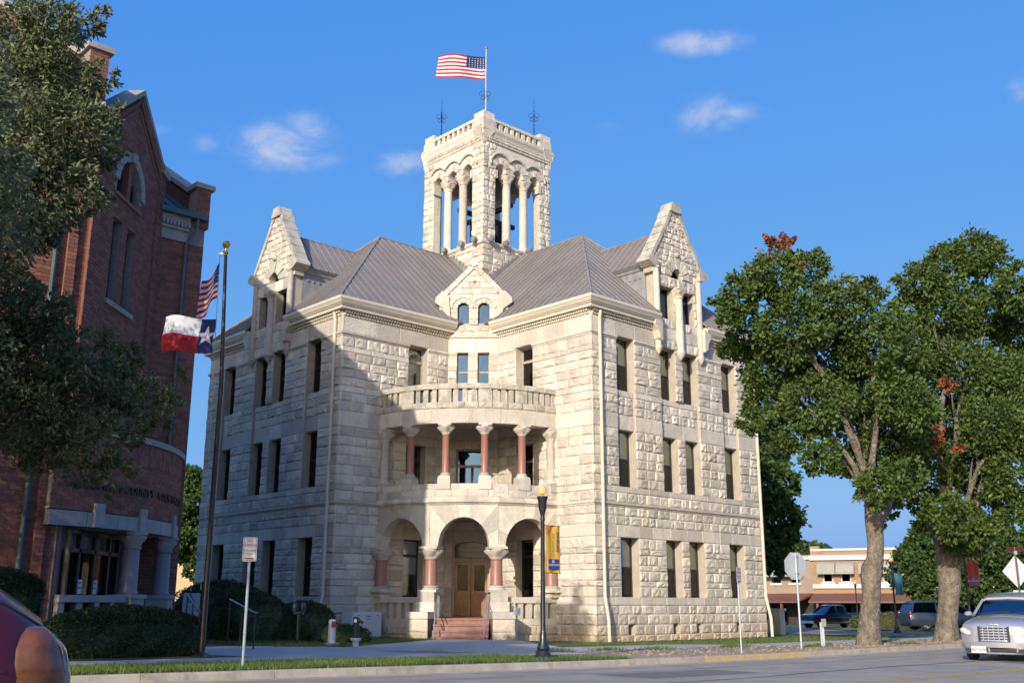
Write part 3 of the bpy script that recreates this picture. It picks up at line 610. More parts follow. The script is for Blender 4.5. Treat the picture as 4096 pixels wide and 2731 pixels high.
# ---------------------------------------------------------------- gabled dormers on the two outer faces
def halfw(z): return interp(z, [13, 17.1, 17.15, 17.5, 18.2, 19.0, 19.8, 20.3], [1.68, 1.68, 2.02, 1.95, 1.55, 1.02, .55, .36])
def dormer(F, c, nm):
    ops = [(c-1.3, c-.3, 14.6, 16.2), (c+.3, c+1.3, 14.6, 16.2)]
    rows = [(13.14, 13.6, 'R', .55), (13.6, 14.15, 'S', .9), (14.15, 14.6, 'R', .6)]+[(14.6+i*.4, 15.0+i*.4, 'R', .6) for i in range(4)]+[(16.2, 16.75, 'R', .8), (16.75, 17.15, 'R', .6)]
    z = 17.15
    while z < 20.2: rows.append((z, z+.31, 'R', .55)); z += .31
    core = MB(); st = len(STONES)
    lun = [(c-.42, c+.42, 16.75, 17.3)]
    for z0, z1, k, l in rows:
        hw = halfw(z1-.02)-.02; iv = [(c-hw, c+hw)]
        for p, q, y0, y1 in ops+lun:
            if y0 < z1-.02 and y1 > z0+.02: iv = cut(iv, p, q)
        for p, q in iv:
            core.fbox(F, p, q, -.45, .05, z0, z1)
            if q-p > .1: lay(F, p, q, z0, z1, k, .05, None, l)
    w = core.build(nm, mortar, CH)
    for i in range(st, len(STONES)): STONES[i] = STONES[i][:8]+(w, 1)
    # voussoirs round the lunette
    for i in range(7):
        t0, t1 = pi*i/7+.03, pi*(i+1)/7-.03; r0, r1 = .44, .98
        MB().ext(F, [(c+r0*cos(t0), 16.8+r0*sin(t0)), (c+r1*cos(t0), 16.8+r1*sin(t0)), (c+r1*cos((t0+t1)/2), 16.8+r1*sin((t0+t1)/2)), (c+r1*cos(t1), 16.8+r1*sin(t1)), (c+r0*cos(t1), 16.8+r0*sin(t1))], -.2, .13+.03*(i % 2)).build('voussoir', stone, w)
    window(F, c-.42, c+.42, 16.78, 17.24, d=-.25, arch=True, rail=0, par=CH, gm=dglass, fw=.04)
    for p, q, y0, y1 in ops: window(F, p, q, y0, y1, d=-.35, rail=0, gm=skyglass if F is FD else dglass)
    # raking copings with curved sweep, kneelers, apex block
    zs_ = [17.15, 17.5, 17.9, 18.35, 18.85, 19.35, 19.85, 20.25]
    for sg in (-1, 1):
        for z0, z1 in zip(zs_, zs_[1:]):
            h0, h1 = halfw(z0)+.06, halfw(z1)+.06; tk = .17; b = MB(); q = []
            for d in (.16, -.55): q += [F(c+sg*h0, d, z0+.01), F(c+sg*(h0-tk), d, z0-.06), F(c+sg*(h1-tk), d, z1-.07), F(c+sg*h1, d, z1-.01)]
            b.hexa(q); b.build('coping_stone', weather, w)
        MB().ext(F, [(c+sg*1.6, 16.95), (c+sg*1.95, 17.0), (c+sg*2.3, 17.2), (c+sg*2.3, 17.32), (c+sg*2.05, 17.55), (c+sg*1.6, 17.4)], -.5, .27).build('kneeler_stone', weather, w)
        b = MB(); b.lathe(F(c+sg*1.62, .12, 0), [(.02, 12.75), (.16, 12.95), (.2, 13.1), (.15, 13.16), (.15, 16.9), (.2, 16.95), (.2, 17.02)], 12); autosmooth(b.build('corner_shaft', stone, w))
        MB().ext(F, [(c+sg*1.62, 13.35), (c+sg*1.82, 13.45), (c+sg*1.9, 13.8), (c+sg*2.12, 14.1), (c+sg*2.12, 14.45), (c+sg*1.62, 14.45)], -.1, .42).build('corbel', carved, w)
    autosmooth(MB().lathe(F(c, .14, 0), [(.02, 12.7), (.2, 12.9), (.25, 13.05), (.19, 13.15), (.19, 15.72), (.23, 15.75), (.23, 15.8), (.2, 15.83)], 14).build('half_column', stone, w))
    autosmooth(capital(F(c, .14, 15.83), .2, .36, .4, 'capital', w))
    MB().ext(F, [(c-.46, 20.15), (c+.46, 20.15), (c+.34, 20.42), (c+.30, 20.62), (c-.30, 20.62), (c-.34, 20.42)], -.5, .22).build('apex_stone', weather, w)
    autosmooth(MB().lathe(F(c, .12, 17.85), [(.06, 0), (.13, .05), (.16, .12), (.1, .2)], 8).build('carved_boss', carved, w))
    # cheeks and roof behind
    dk = MB(); ro = MB()
    for sg in (-1, 1):
        dk.hexa([F(c+sg*1.6, -.45, 14.5), F(c+sg*1.6, -2.3, 16.2), F(c+sg*1.6, -2.95, 17.12), F(c+sg*1.6, -.45, 17.12), F(c+sg*1.72, -.45, 14.5), F(c+sg*1.72, -2.3, 16.2), F(c+sg*1.72, -2.95, 17.12), F(c+sg*1.72, -.45, 17.12)])
    dk = dk.build('dormer_cheek', lead, w)
    for sg in (-1, 1):
        ev = MB(); mould(ev, Fr(F(c+sg*1.72, 0, 0), -F.Nn if sg > 0 else F.Nn), .45 if sg > 0 else -3.0, 3.0 if sg > 0 else -.45, [(0, 16.95), (.06, 16.97), (.1, 17.08), (.2, 17.16), (.2, 17.26), (0, 17.26)]); ev.build('dormer_eave', lead, dk)
        st_ = MB()
        for i in range(4): st_.lathe(F(c+sg*1.73, -.75-.32*i, 16.62), [(.0, -.06), (.06, -.04), (.06, .04), (0, .06)], 8)
        st_.build('dormer_boss', lead, dk)
        e0, e1 = F(c+sg*1.95, -.4, 17.2), F(c+sg*1.95, -2.95, 17.2); r1, r0 = F(c, -4.75, 19.35), F(c, -.4, 19.35)
        roof_slope(roof, [e0, e1, r1, r0], roofm, .42)
    MB().tube([F(c, -.45, 19.38), F(c, -4.8, 19.38)], .05, 6).build('ridge_cap', lead, w)
    return w
def capital(p, r0, r1, h, name, par, m=None, n=24):
    b = MB(); prof = [(0, r0*1.02), (.08, r0*1.12), (.12, r0*1.05), (.3, r0+(r1-r0)*.45), (.5, r0+(r1-r0)*.85), (.66, r1), (.76, r1*.93), (.8, r1*.86)]
    vs_ = []; p = Vector(p)
    for t, r in prof:
        for i in range(n):
            q = 2*pi*i/n; k = 1+((.17 if t > .4 else .12)*math.copysign(abs(cos(4*q+(0 if t > .4 else .78)))**1.2, cos(4*q+(0 if t > .4 else .78))) if .1 < t < .75 else 0); vs_.append(p+Vector((r*k*cos(q), r*k*sin(q), h*t)))
    fs = [(j*n+i, j*n+(i+1) % n, (j+1)*n+(i+1) % n, (j+1)*n+i) for j in range(len(prof)-1) for i in range(n)]+[tuple((len(prof)-1)*n+i for i in range(n))]
    b.add(vs_, fs); ang = par_ang(p)
    b.box(p+VZ*(h*.8), (2*r1*.86, 2*r1*.86, h*.2), ang)
    return b.build(name, m or carved, par)
def par_ang(p): return math.atan2(p.x, -(p.y-10.89)) if abs(p.x) < 5 and 3 < p.y < 9 else pi/4
dD = dormer(FD, c_, 'gable_dormer'); dA = dormer(FA, -c_, 'gable_dormer')
# ---------------------------------------------------------------- small gable over the corner
def hwE(z): return interp(z, [13.86, 14.9, 15.5, 15.75, 17.5], [ew, ew+.1, 1.72, 1.66, .18])
ge = MB(); st = len(STONES); OG = [(-.77, -.22, 14.49, 15.36), (.22, .77, 14.49, 15.36)]
z = 13.86
while z < 17.3:
    z1 = z+(.315 if z < 15 else .31); hw = hwE(z1-.02); iv = [(-hw, hw)]
    for p, q, y0, y1 in OG+[(-.77, -.22, 15.3, 15.62), (.22, .77, 15.3, 15.62)]:
        if y0 < z1-.02 and y1 > z+.02: iv = cut(iv, p, q)
    for p, q in iv:
        ge.fbox(FE, p, q, -.5, .06, z, z1)
        if q-p > .1: lay(FE, p, q, z, z1, 'S' if z > 15.6 or random.random() < .6 else 'R', .06, None, .55, .03 if z > 14.7 else .06)
    z = z1
gw = ge.build('corner_gable', mortar, CH)
for i in range(st, len(STONES)): STONES[i] = STONES[i][:8]+(gw, 1)
for s0, s1 in ((-.77, -.22), (.22, .77)):
    window(FE, s0, s1, 14.49, 15.61, d=-.12, arch=True, rail=0, gm=skyglass, fw=.05)
    c = (s0+s1)/2
    for i in range(5):
        t0, t1 = pi*i/5+.03, pi*(i+1)/5-.03
        MB().ext(FE, [(c+.29*cos(t0), 15.33+.29*sin(t0)), (c+.52*cos(t0), 15.33+.52*sin(t0)), (c+.52*cos(t1), 15.33+.52*sin(t1)), (c+.29*cos(t1), 15.33+.29*sin(t1))], -.1, .11).build('voussoir', stone, gw)
    MB().tube([FE(c+.56*cos(pi*i/12), .12, 15.33+.56*sin(pi*i/12)) for i in range(13)], .05, 6).build('hood_mould', stone, gw)
for sg in (-1, 1):
    MB().ext(FE, [(sg*1.1, 14.75), (sg*1.35, 14.95), (sg*1.45, 15.3), (sg*1.86, 15.6), (sg*1.84, 15.85), (sg*1.5, 16.2), (sg*1.2, 15.9)], -.5, .2).build('kneeler_stone', stone, gw)
    for k in range(4):
        t0, t1 = k/4, (k+1)/4-.01; A, B = (1.66, 15.95), (.12, 17.55); l = lambda t: (A[0]+(B[0]-A[0])*t, A[1]+(B[1]-A[1])*t); p, q = l(t0), l(t1)
        MB().ext(FE, [(sg*p[0], p[1]), (sg*q[0], q[1]), (sg*(q[0]-.13), q[1]-.2), (sg*(p[0]-.13), p[1]-.2)], -.55, .16).build('coping_stone', stone, gw)
MB().ext(FE, [(-.22, 17.45), (.22, 17.45), (.12, 17.8), (-.12, 17.8)], -.3, .16).build('apex_stone', stone, gw)
MB().lathe(FE(0, .1, 16.62), [(.05, 0), (.1, .05), (.12, .1)], 8).build('carved_boss', carved, gw)
for sg in (-1, 1): roof_slope(roof, [FE(sg*1.75, -.3, 15.7), FE(sg*1.75, -1.7, 15.7), FE(0, -3.6, 17.5), FE(0, -.3, 17.5)], roofm, .45)
gs = MB()
for sg in (-1, 1): gs.fbox(FE, sg*1.35, sg*1.5, -1.9, -.5, 14.3, 15.7)
gs.build('gable_cheek', lead, gw)
# ---------------------------------------------------------------- round corner porch
PC = (0, 2*a_*S2, 0); FP = Cy(PC, 5.5)
def pol(phi, r, z): q = rad(phi); return Vector((r*sin(q), PC[1]-r*cos(q), z))
def cstone(phi0, phi1, d0, d1, z0, z1, m, par, name, rough=.0, n=2):
    if rough:
        vs_, fs = UNITS[random.randrange(12)]; b = MB(); g = .06
        b.add([FP(phi0+g+(phi1-phi0-2*g)*x, d1-rough*.16-rough*y if y < .2 else d0, z0+.006+(z1-z0-.012)*z) for x, y, z in vs_], fs)
        b.fbox(FP, phi0+g, phi1-g, d0, d1-.01, z0+.006, z1-.006, n)
    else: b = MB().fbox(FP, phi0+.05, phi1-.05, d0, d1, z0+.003, z1-.003, n)
    return b.build(name, m, par)
def ring(par, name, phi0, phi1, n, d0, d1, z0, z1, m, rough=0., prof=None):
    w = [random.uniform(.75, 1.25) for _ in range(n)]; t = sum(w); p = phi0
    for i in range(n):
        q = p+(phi1-phi0)*w[i]/t; cstone(p, q, d0, d1, z0, z1, m, par, name, rough); p = q
def slabring(z0, z1, r0, r1, phi=45.5, n=26):
    b = MB().fbox(FP, -phi, phi, r0-5.5, r1-5.5, z0, z1, n); return b
porch = slabring(.0, .97, .3, 5.3).build('porch_floor', redstep, CH)
gal = slabring(5.62, 5.88, .3, 5.5).build('gallery_floor', mortar, CH)
dk_ = slabring(9.45, 9.7, .3, 5.5).build('balcony_deck', mortar, CH)
# lower parapet walls with balusters, left and right of the stair
for p0, p1 in ((-45, -19), (19, 45)):
    ring(porch, 'plinth_stone', p0, p1, 4, -.4, .02, 0, .30, stone, .05); ring(porch, 'plinth_stone', p0, p1, 5, -.4, .0, .30, .68, stone, .08); ring(porch, 'plinth_stone', p0, p1, 3, -.4, .0, .68, .95, stone)
    ring(porch, 'rail_stone', p0, p1, 3, -.38, .05, 1.57, 1.81, stone)
    for k in range(6):
        c = p0+(k+.5)*(p1-p0)/6; cstone(c-1.25, c+1.25, -.3, -.02, .95, 1.57, stone, porch, 'baluster', 0, 1)
    for c in (p0+(1.2 if p0 < 0 else .9), p1-(.9 if p0 < 0 else 1.2)): cstone(c-1.0, c+1.0, -.36, .0, .95, 1.57, stone, porch, 'baluster_pier', 0, 1)
# pedestals beside the stair and their front blocks
for sg in (-1, 1):
    ph = sg*15.
    for z0, z1, r0, r1, w in ((0, .45, -.5, 1.25, 4.0), (.45, .95, -.5, 1.22, 3.9), (.95, 1.22, -.5, 1.28, 4.0)):
        cstone(ph-w, ph+w, r0, r1, z0, z1, stone, porch, 'pedestal_stone', .05 if z0 < .9 else 0)
    cstone(ph-4., ph+4., -.6, .42, 1.22, 1.62, stone, porch, 'pedestal_stone'); cstone(ph-3.6, ph+3.6, -.5, .33, 1.62, 2.0, stone, porch, 'pedestal_stone')
for i, (r0, z1) in enumerate(((6.95, .26), (6.6, .5), (6.25, .74), (5.9, .97))):
    F = Fr((0, PC[1]-r0, 0), (1, 0, 0)); b = MB(); b.fbox(F, -1.12, 1.12, -1.2, -.04, 0, z1-.07); b.fbox(F, -1.12, 1.12, -1.2, 0, z1-.07, z1); b.build('step', redstep, CH)
# columns
def column(phi, r, zb, z0, z1, z2, rad_, shaft_m, capr, bb=None, basem=None):
    p = pol(phi, r, 0); q = autosmooth(MB().lathe(p, [(rad_*1.03, z0), (rad_*1.04, z0+.04), (rad_, z0+.1), (rad_*.93, z1-.06), (rad_*1.0, z1-.04), (rad_*1.0, z1)], 20).build('column', shaft_m, CH))
    b = MB(); h = z0-zb; b.lathe(p, [(rad_*1.45, zb+h*.35), (rad_*1.5, zb+h*.5), (rad_*1.42, zb+h*.62), (rad_*1.2, zb+h*.7), (rad_*1.3, zb+h*.82), (rad_*1.22, zb+h*.95), (rad_*1.05, z0)], 20); b.box((p.x, p.y, zb), (rad_*3.1, rad_*3.1, h*.36), rad(phi)); autosmooth(b.build('column_base', stone, q))
    autosmooth(capital(Vector((p.x, p.y, z1)), rad_, capr, z2-z1, 'column_capital', q))
    return q
for ph in (-42.2, -14.6, 14.6, 42.2):
    column(ph, 5.42, 2.0, 2.26, 3.34, 3.84, .26, granite, .46)
    if abs(ph) > 40: cstone(ph-2.6, min(45, ph+2.6) if ph > 0 else ph+2.6, -.5, .18, 1.8, 2.0, stone, porch, 'pedestal_stone')
for ph in (-27, -9, 9, 27): column(ph, 5.3, 6.69, 6.92, 8.56, 9.03, .165, granite, .34)
for ph in (-43.6, 43.6): column(ph, 5.3, 6.5, 6.75, 8.5, 9.0, .19, stone, .36)
for ph in (-43.6, -27, -9, 9, 27, 43.6): cstone(ph-2.9 if ph > -40 else -45, ph+2.9 if ph < 40 else 45, -.5, .09, 6.2, 6.69 if abs(ph) < 40 else 6.5, stone, gal, 'column_block')
# arcade: voussoirs of the three arches
ARC = [(-29.8, 11.5), (0, 11.1), (29.8, 11.5)]; CELL = [(-45, -15.), (-15., 15.), (15., 45)]; kdeg = 5.5*pi/180
arc = slabring(5.36, 5.6, 5.05, 5.42).build('arcade_wall', mortar, CH)
def vous(c, hw, cell, t0, t1, zsp=3.84, rise=1.2, ztop=5.58):
    def bound(t):
        x, y = cos(t), sin(t); L = (cell[1]-c) if x > 0 else (c-cell[0]); k = 99.
        if abs(x) > 1e-6: k = L/hw/abs(x)
        if y > 1e-6: k = min(k, (ztop-zsp)/rise/y)
        return (c+hw*k*x, zsp+rise*k*y)
    n = 4; ins = [(c+hw*cos(t0+(t1-t0)*i/n), zsp+rise*sin(t0+(t1-t0)*i/n)) for i in range(n+1)]
    o0, o1 = bound(t0), bound(t1); out = [o1]
    for cx in (cell[0], cell[1]):
        tc_ = math.atan2((ztop-zsp)/rise, (cx-c)/hw)
        if t0 < tc_ < t1: out.append((cx, ztop))
    out.append(o0); poly = ins+out
    cx_ = sum(p[0] for p in poly)/len(poly); cz_ = sum(p[1] for p in poly)/len(poly); poly = [(cx_+(x-cx_)*.985, cz_+(y-cz_)*.985) for x, y in poly]
    b = MB(); b.ext(FP, poly, -.42, .04+random.uniform(0, .03)); b.build('voussoir', weather if c < -20 and 1.2 < t0 < 1.9 else stone, arc)
for (c, hw), cell in zip(ARC, CELL):
    angs = [0, .42, .82, 1.18, 1.57-.17, 1.57+.17, pi-1.18, pi-.82, pi-.42, pi]
    for t0, t1 in zip(angs, angs[1:]): vous(c, hw, cell, t0, t1)
for c in (-15., 15.): cstone(c-3.3, c+3.3, -.5, .12, 3.80, 3.9, stone, arc, 'impost_stone')
b = MB(); mould(b, FP, -45, 45, [(-.3, 5.56), (.08, 5.56), (.12, 5.62), (.2, 5.66), (.2, 5.74), (.12, 5.8), (.12, 5.87), (-.3, 5.87)], nseg=30); b.build('string_course', stone, CH)
ring(gal, 'band_stone', -45, 45, 11, -.3, .04, 5.87, 6.2, stone, .06); ring(gal, 'parapet_stone', -45, 45, 8, -.28, .0, 6.2, 6.45, stone)
# entablature and open balustrade of the balcony
ring(dk_, 'entablature_stone', -45, 45, 6, -.5, .05, 9.02, 9.66, MAT['limestone']); MB().fbox(FP, -45.3, 45.3, -.48, .03, 9.035, 9.64, 26).build('entablature_core', mortar, dk_)
ring(dk_, 'band_stone', -45, 45, 14, -.35, .05, 9.66, 9.95, weather, .06)
for c in (-27.5, -9.3, 8.7, 25.7): cstone(c-3., c+3., -.3, .03, 9.95, 10.51, weather, dk_, 'balustrade_block', .03)
for p0, p1, n in ((-45, -30.5, 4), (-24.5, -12.3, 3), (-6.3, 5.7, 3), (11.7, 22.7, 3), (28.7, 45, 5)):
    for k in range(n):
        c = p0+(k+.5+(.12 if p0 < -40 else 0))*(p1-p0)/n; cstone(c-1.15, c+1.15, -.25, .0, 9.95, 10.51, weather, dk_, 'baluster', 0, 1)
ring(dk_, 'rail_stone', -45, 45, 9, -.34, .05, 10.51, 10.76, weather, .05)
# handrails of the stair
def handrail(sg):
    h = empty('stair_handrail', (sg*1.0, PC[1]-6.6, 0), 'pale steel handrail on the %s side of the red entrance steps' % ('left' if sg < 0 else 'right'), 'handrail', 'handrails of the entrance stair')
    x = sg*.98; y0, y1 = PC[1]-7.05, PC[1]-5.75; g = hxy(x, y0)
    for z in (.55, .95): MB().tube([(x, y0, g+z), (x, y1, .97+z-.05), (x, y1+.35, .97+z-.05)], .022, 8).build('rail', steel, h)
    for yy, zb, zt in ((y0, g, g+.95), (y1, .97, 1.88), (y1+.35, .97, 1.88)): MB().tube([(x, yy, zb), (x, yy, zt)], .022, 8).build('post', steel, h)
for sg in (-1, 1): handrail(sg)
# downspouts
def spout(F, s, kick=.18):
    p = [F(s, .2, 14.05), F(s, .14, 13.7), F(s, .14, 1.9), F(s, .14+kick, .9), F(s, .16+kick, .05)]; o = MB().tube(p, .075, 10); 
    for z in (3.5, 6.8, 10, 12.6): o.lathe(F(s, .14, z), [(.09, 0), (.09, .06)], 10)
    return autosmooth(o.build('downspout', cream, CH))
spout(FD, a_+.42); spout(FD, b_-.12, .22); spout(FA, -a_-.42, .2); spout(FAr, -.3, .1)
# ---------------------------------------------------------------- tower
tw = 2.65; TF = [Fr(P(c_, c_-tw, 0), VU), Fr(P(c_-tw, c_, 0), -VV), Fr(P(c_+tw, c_, 0), VV), Fr(P(c_, c_+tw, 0), -VU)]
tcore = MB(); OPN = [(-1.74, -.945), (-.395, .395), (.945, 1.74)]; st = len(STONES); ZS, ZA = 21.05, 25.56
trow = [(18.2+i*.4, 18.6+i*.4, .75) for i in range(7)]
for F in TF:
    vis = F in TF[:2]
    for z0, z1, l in trow: 
        tcore.fbox(F, -tw, tw, -.5, 0, z0, z1)
        if vis and z0 > 19: lay(F, -tw-.04, tw+.04, z0, z1, 'R', 0, None, l)
    for s0, s1 in ((-tw, -1.74), (1.74, tw)):
        tcore.fbox(F, s0, s1, -.5, 0, ZS, 27.1)
        n = 15
        for i in range(n):
            if vis: lay(F, s0-(.04 if s0 < 0 else 0), s1+(.04 if s0 > 0 else 0), ZS+i*6.05/n, ZS+(i+1)*6.05/n, 'R', 0, None, .55)
    poly = [(-1.74, 27.1)]
    for (p, q) in OPN: poly += [(p, ZA)]+[((p+q)/2-(q-p)/2*cos(pi*i/8), ZA+(q-p)/2*sin(pi*i/8)) for i in range(1, 8)]+[(q, ZA)]
    poly += [(1.74, 27.1)]
    tcore.ext(F, poly[::-1], -.5, .02)
tower = tcore.build('tower', stone, CH)
for i in range(st, len(STONES)): STONES[i] = STONES[i][:8]+(tower, 1)
for F in TF[:2]:
    for c in ((-.67), (.67)):
        p = F(c, -.22, 0); b = MB(); b.lathe(p, [(.34, ZS), (.36, ZS+.1), (.3, ZS+.2), (.27, ZS+.32), (.25, ZS+.4), (.235, 24.9), (.28, 24.95), (.28, 25.02)], 16); autosmooth(b.build('belfry_column', stone, tower))
        autosmooth(capital(Vector((p.x, p.y, 25.02)), .26, .40, .54, 'belfry_capital', tower))
    for s in (-1.74, 1.74):
        MB().fbox(F, s-.12 if s > 0 else s-.1, s+.1 if s > 0 else s+.12, -.45, .1, 25.02, 25.5).build('impost_block', carved, tower)
    for (p, q) in OPN:
        c = (p+q)/2
        for i in range(7):
            t0, t1 = pi*i/7+.03, pi*(i+1)/7-.03
            MB().ext(F, [(c+.41*cos(t0), ZA+.41*sin(t0)), (c+.74*cos(t0), ZA+.74*sin(t0)), (c+.74*cos(t1), ZA+.74*sin(t1)), (c+.41*cos(t1), ZA+.41*sin(t1))], -.1, .06+.03*(i % 2)).build('voussoir', stone, tower)
    pts = []
    for (p, q) in OPN:
        c = (p+q)/2; pts += [F(c-.82*cos(pi*i/14), .1, ZA+.2+.82*sin(pi*i/14)) for i in range(15) if abs(.82*cos(pi*i/14)) < .69 or (c < -.5 and i < 7) or (c > .5 and i > 7)]
    MB().tube(pts, .065, 6).build('hood_mould', stone, tower)
    st0 = MB(); 
    for i in range(5): lay_z = 26.42+i*.14
    b = MB(); mould(b, F, -tw, tw, [(0, 20.9), (.12, 20.9), (.16, 21.0), (.1, 21.1), (0, 21.12)], 1, 1); b.build('string_course', stone, tower)
    b = MB(); mould(b, F, -tw, tw, [(-.3, 27.08), (.05, 27.08), (.06, 27.42), (.10, 27.45), (.13, 27.62), (.2, 27.78), (.2, 27.92), (-.3, 27.95)], 1, 1); b.build('tower_cornice', stone, tower)
    b = MB()
    for k in range(38): s = -tw+.05+k*(2*tw-.1)/38; b.fbox(F, s, s+.08, .05, .10, 27.12, 27.24); b.fbox(F, s, s+.08, .05, .13, 27.27, 27.40)
    b.build('dentils', stone, tower, kind='stuff')
    MB().fbox(F, -1.95, 1.95, -.35, .1, 28.44, 28.62).build('parapet_rail', stone, tower); MB().fbox(F, -1.95, 1.95, -.35, .12, 27.93, 28.03).build('parapet_plinth', stone, tower)
    for k in range(9):
        s = -1.8+k*.45; MB().fbox(F, s-.11, s+.11, -.28, .06, 28.03, 28.44).build('parapet_baluster', stone, tower)
for F in TF[2:]:
    b = MB(); mould(b, F, -tw, tw, [(-.3, 27.08), (.05, 27.08), (.2, 27.78), (.2, 27.92), (-.3, 27.95)], 1, 1); b.build('tower_cornice', stone, tower); MB().fbox(F, -1.95, 1.95, -.35, .1, 27.93, 28.62).build('parapet_rail', stone, tower)
MB().add([P(c_-2.6, c_-2.6, 27.6), P(c_+2.6, c_-2.6, 27.6), P(c_+2.6, c_+2.6, 27.6), P(c_-2.6, c_+2.6, 27.6)], [(0, 1, 2, 3)])
b = MB(); b.box((0, P(c_, c_, 0).y, 27.5), (5., 5., .1), pi/4); b.box((0, P(c_, c_, 0).y, 20.85), (5.2, 5.2, .1), pi/4); b.build('tower_deck', lead, tower)
for su in (-1, 1):
    for sv in (-1, 1):
        q = P(c_+su*2.27, c_+sv*2.27, 0); b = MB(); b.box((q.x, q.y, 27.9), (.94, .94, .62), pi/4); b.box((q.x, q.y, 28.52), (.84, .84, .42), pi/4); b.build('corner_pier', stone, tower)
        dirv = P(su, sv, 0).normalized(); q2 = P(c_+su*2.62, c_+sv*2.62, 0); w = Vector((-dirv.y, dirv.x, 0))
        for k in (-1, 1):   # flaring spurs under the corner
            e = (P(-su, 0, 0) if k < 0 else P(0, -sv, 0)).normalized(); o = P(c_+su*2.70, c_+sv*2.70, 0)
            n_ = (P(0, sv, 0) if k < 0 else P(su, 0, 0)).normalized()
            bb = MB(); bb.add([o+VZ*26.85, o+VZ*27.98+n_*.16+P(su, 0, 0)*.08*(k > 0)+P(0, sv, 0)*.2*(k < 0)*0, o+e*.75+VZ*27.98+n_*.2, o+e*.75+VZ*27.75+n_*.15, o+e*.35+VZ*27.2+n_*.04, o+VZ*27.98-dirv*.2, o+e*.75+VZ*27.98-n_*.1, o+e*.3+VZ*26.95-n_*.1], [(0, 1, 2, 3, 4), (1, 5, 6, 2), (2, 6, 3), (3, 6, 7, 4), (4, 7, 0), (0, 7, 5, 1)]); bb.build('corner_spur', stone, tower)
# bell, frame, interior stair brace
bellp = Vector((0, P(c_, c_, 0).y, 0)); iron = mat('dark_iron', (.03, .028, .027), .5, .1, metal=.5)
bell = autosmooth(MB().lathe(bellp+VZ*22.6, [(.02, .95), (.22, .93), (.3, .8), (.34, .5), (.44, .25), (.62, .06), (.64, 0), (.56, 0), (.3, .5), (.02, .8)], 24).build('bell', bronze, tower))
b = MB(); b.fbox(Fr(bellp, VU), -2.2, 2.2, -.1, .1, 23.6, 23.85); b.fbox(Fr(bellp, VV), -2.2, 2.2, -.1, .1, 23.86, 24.1); b.fbox(Fr(bellp, VU), -.9, -.75, -.5, .5, 21, 23.6); b.fbox(Fr(bellp, VU), .75, .9, -.5, .5, 21, 23.6); b.lathe(bellp+VZ*24.1, [(.25, 0), (.3, .3), (.5, .9), (.3, 1.4), (.4, 2.2), (.1, 3.2)], 10); b.build('bell_frame', iron, tower)
MB().tube([TF[1](-.2, -.6, 21.1), TF[1](.25, -.8, 23.6)], .03, 6).build('brace', steel, tower)
# lead flashing steps along the valley roof
fm_ = MB()
for k in range(9):
    for F, s in ((TF[0], -tw+.25+k*.28), (TF[1], tw-.25-k*.28)): fm_.fbox(F, s-.16, s+.16, 0, .16, 18.0, 18.95+k*.22)
fm_.build('stepped_flashing', lead, roof)
# iron finials at the tower corners, flag mast at the near one
def finial(p, par, h=2.75):
    b = MB(); b.tube([p, p+VZ*h*.6, p+VZ*h], [.03, .022, .006], 6)
    for ax in (Vector(_r), Vector(_r).cross(VZ)):
        for sg in (-1, 1):
            for z, r in ((1.55, .15), (1.27, .11)):
                c = p+VZ*z+ax*sg*(r+.03); b.tube([c+ax*(r*cos(2*pi*k/12))+VZ*(r*sin(2*pi*k/12)) for k in range(13)], .013, 5)
            for z, w in ((1.78, .1), (1.42, .12), (1.1, .16), (.85, .1), (.6, .1), (.4, .1)): b.tube([p+VZ*z, p+VZ*(z+.07)+ax*sg*w], .012, 5)
    return b.build('finial', iron, par)
for su, sv in ((-1, -1), (-1, 1), (1, -1), (1, 1)): finial(P(c_+su*2.0, c_+sv*2.0, 28.9 if (su, sv) != (1, 1) else 27.8), tower)
# floodlights on the belfry ledge
for i, (F, s, wh) in enumerate(((TF[0], -2.3, 'nearest the tower corner on its right face'), (TF[0], -1.2, 'second along the right face ledge of the tower'), (TF[0], .6, 'farthest along the right face ledge of the tower'), (TF[1], 2.3, 'nearest the tower corner on its left face'), (TF[1], 1.2, 'second along the left face ledge of the tower'), (TF[1], -.3, 'farthest along the left face ledge of the tower'))):
    p = F(s, .3, 21.12); t = F.Nn; b = MB(); b.tube([p-t*.16, p-t*.05, p+t*.14, p+t*.2], [.1, .17, .19, .02], 10); b.tube([p-t*.1-VZ*.02, p-t*.14-VZ*.16], .03, 6)
    tag(autosmooth(b.build('floodlight', lead)), 'small grey floodlight '+wh, 'floodlight', 'floodlights on the tower ledge')
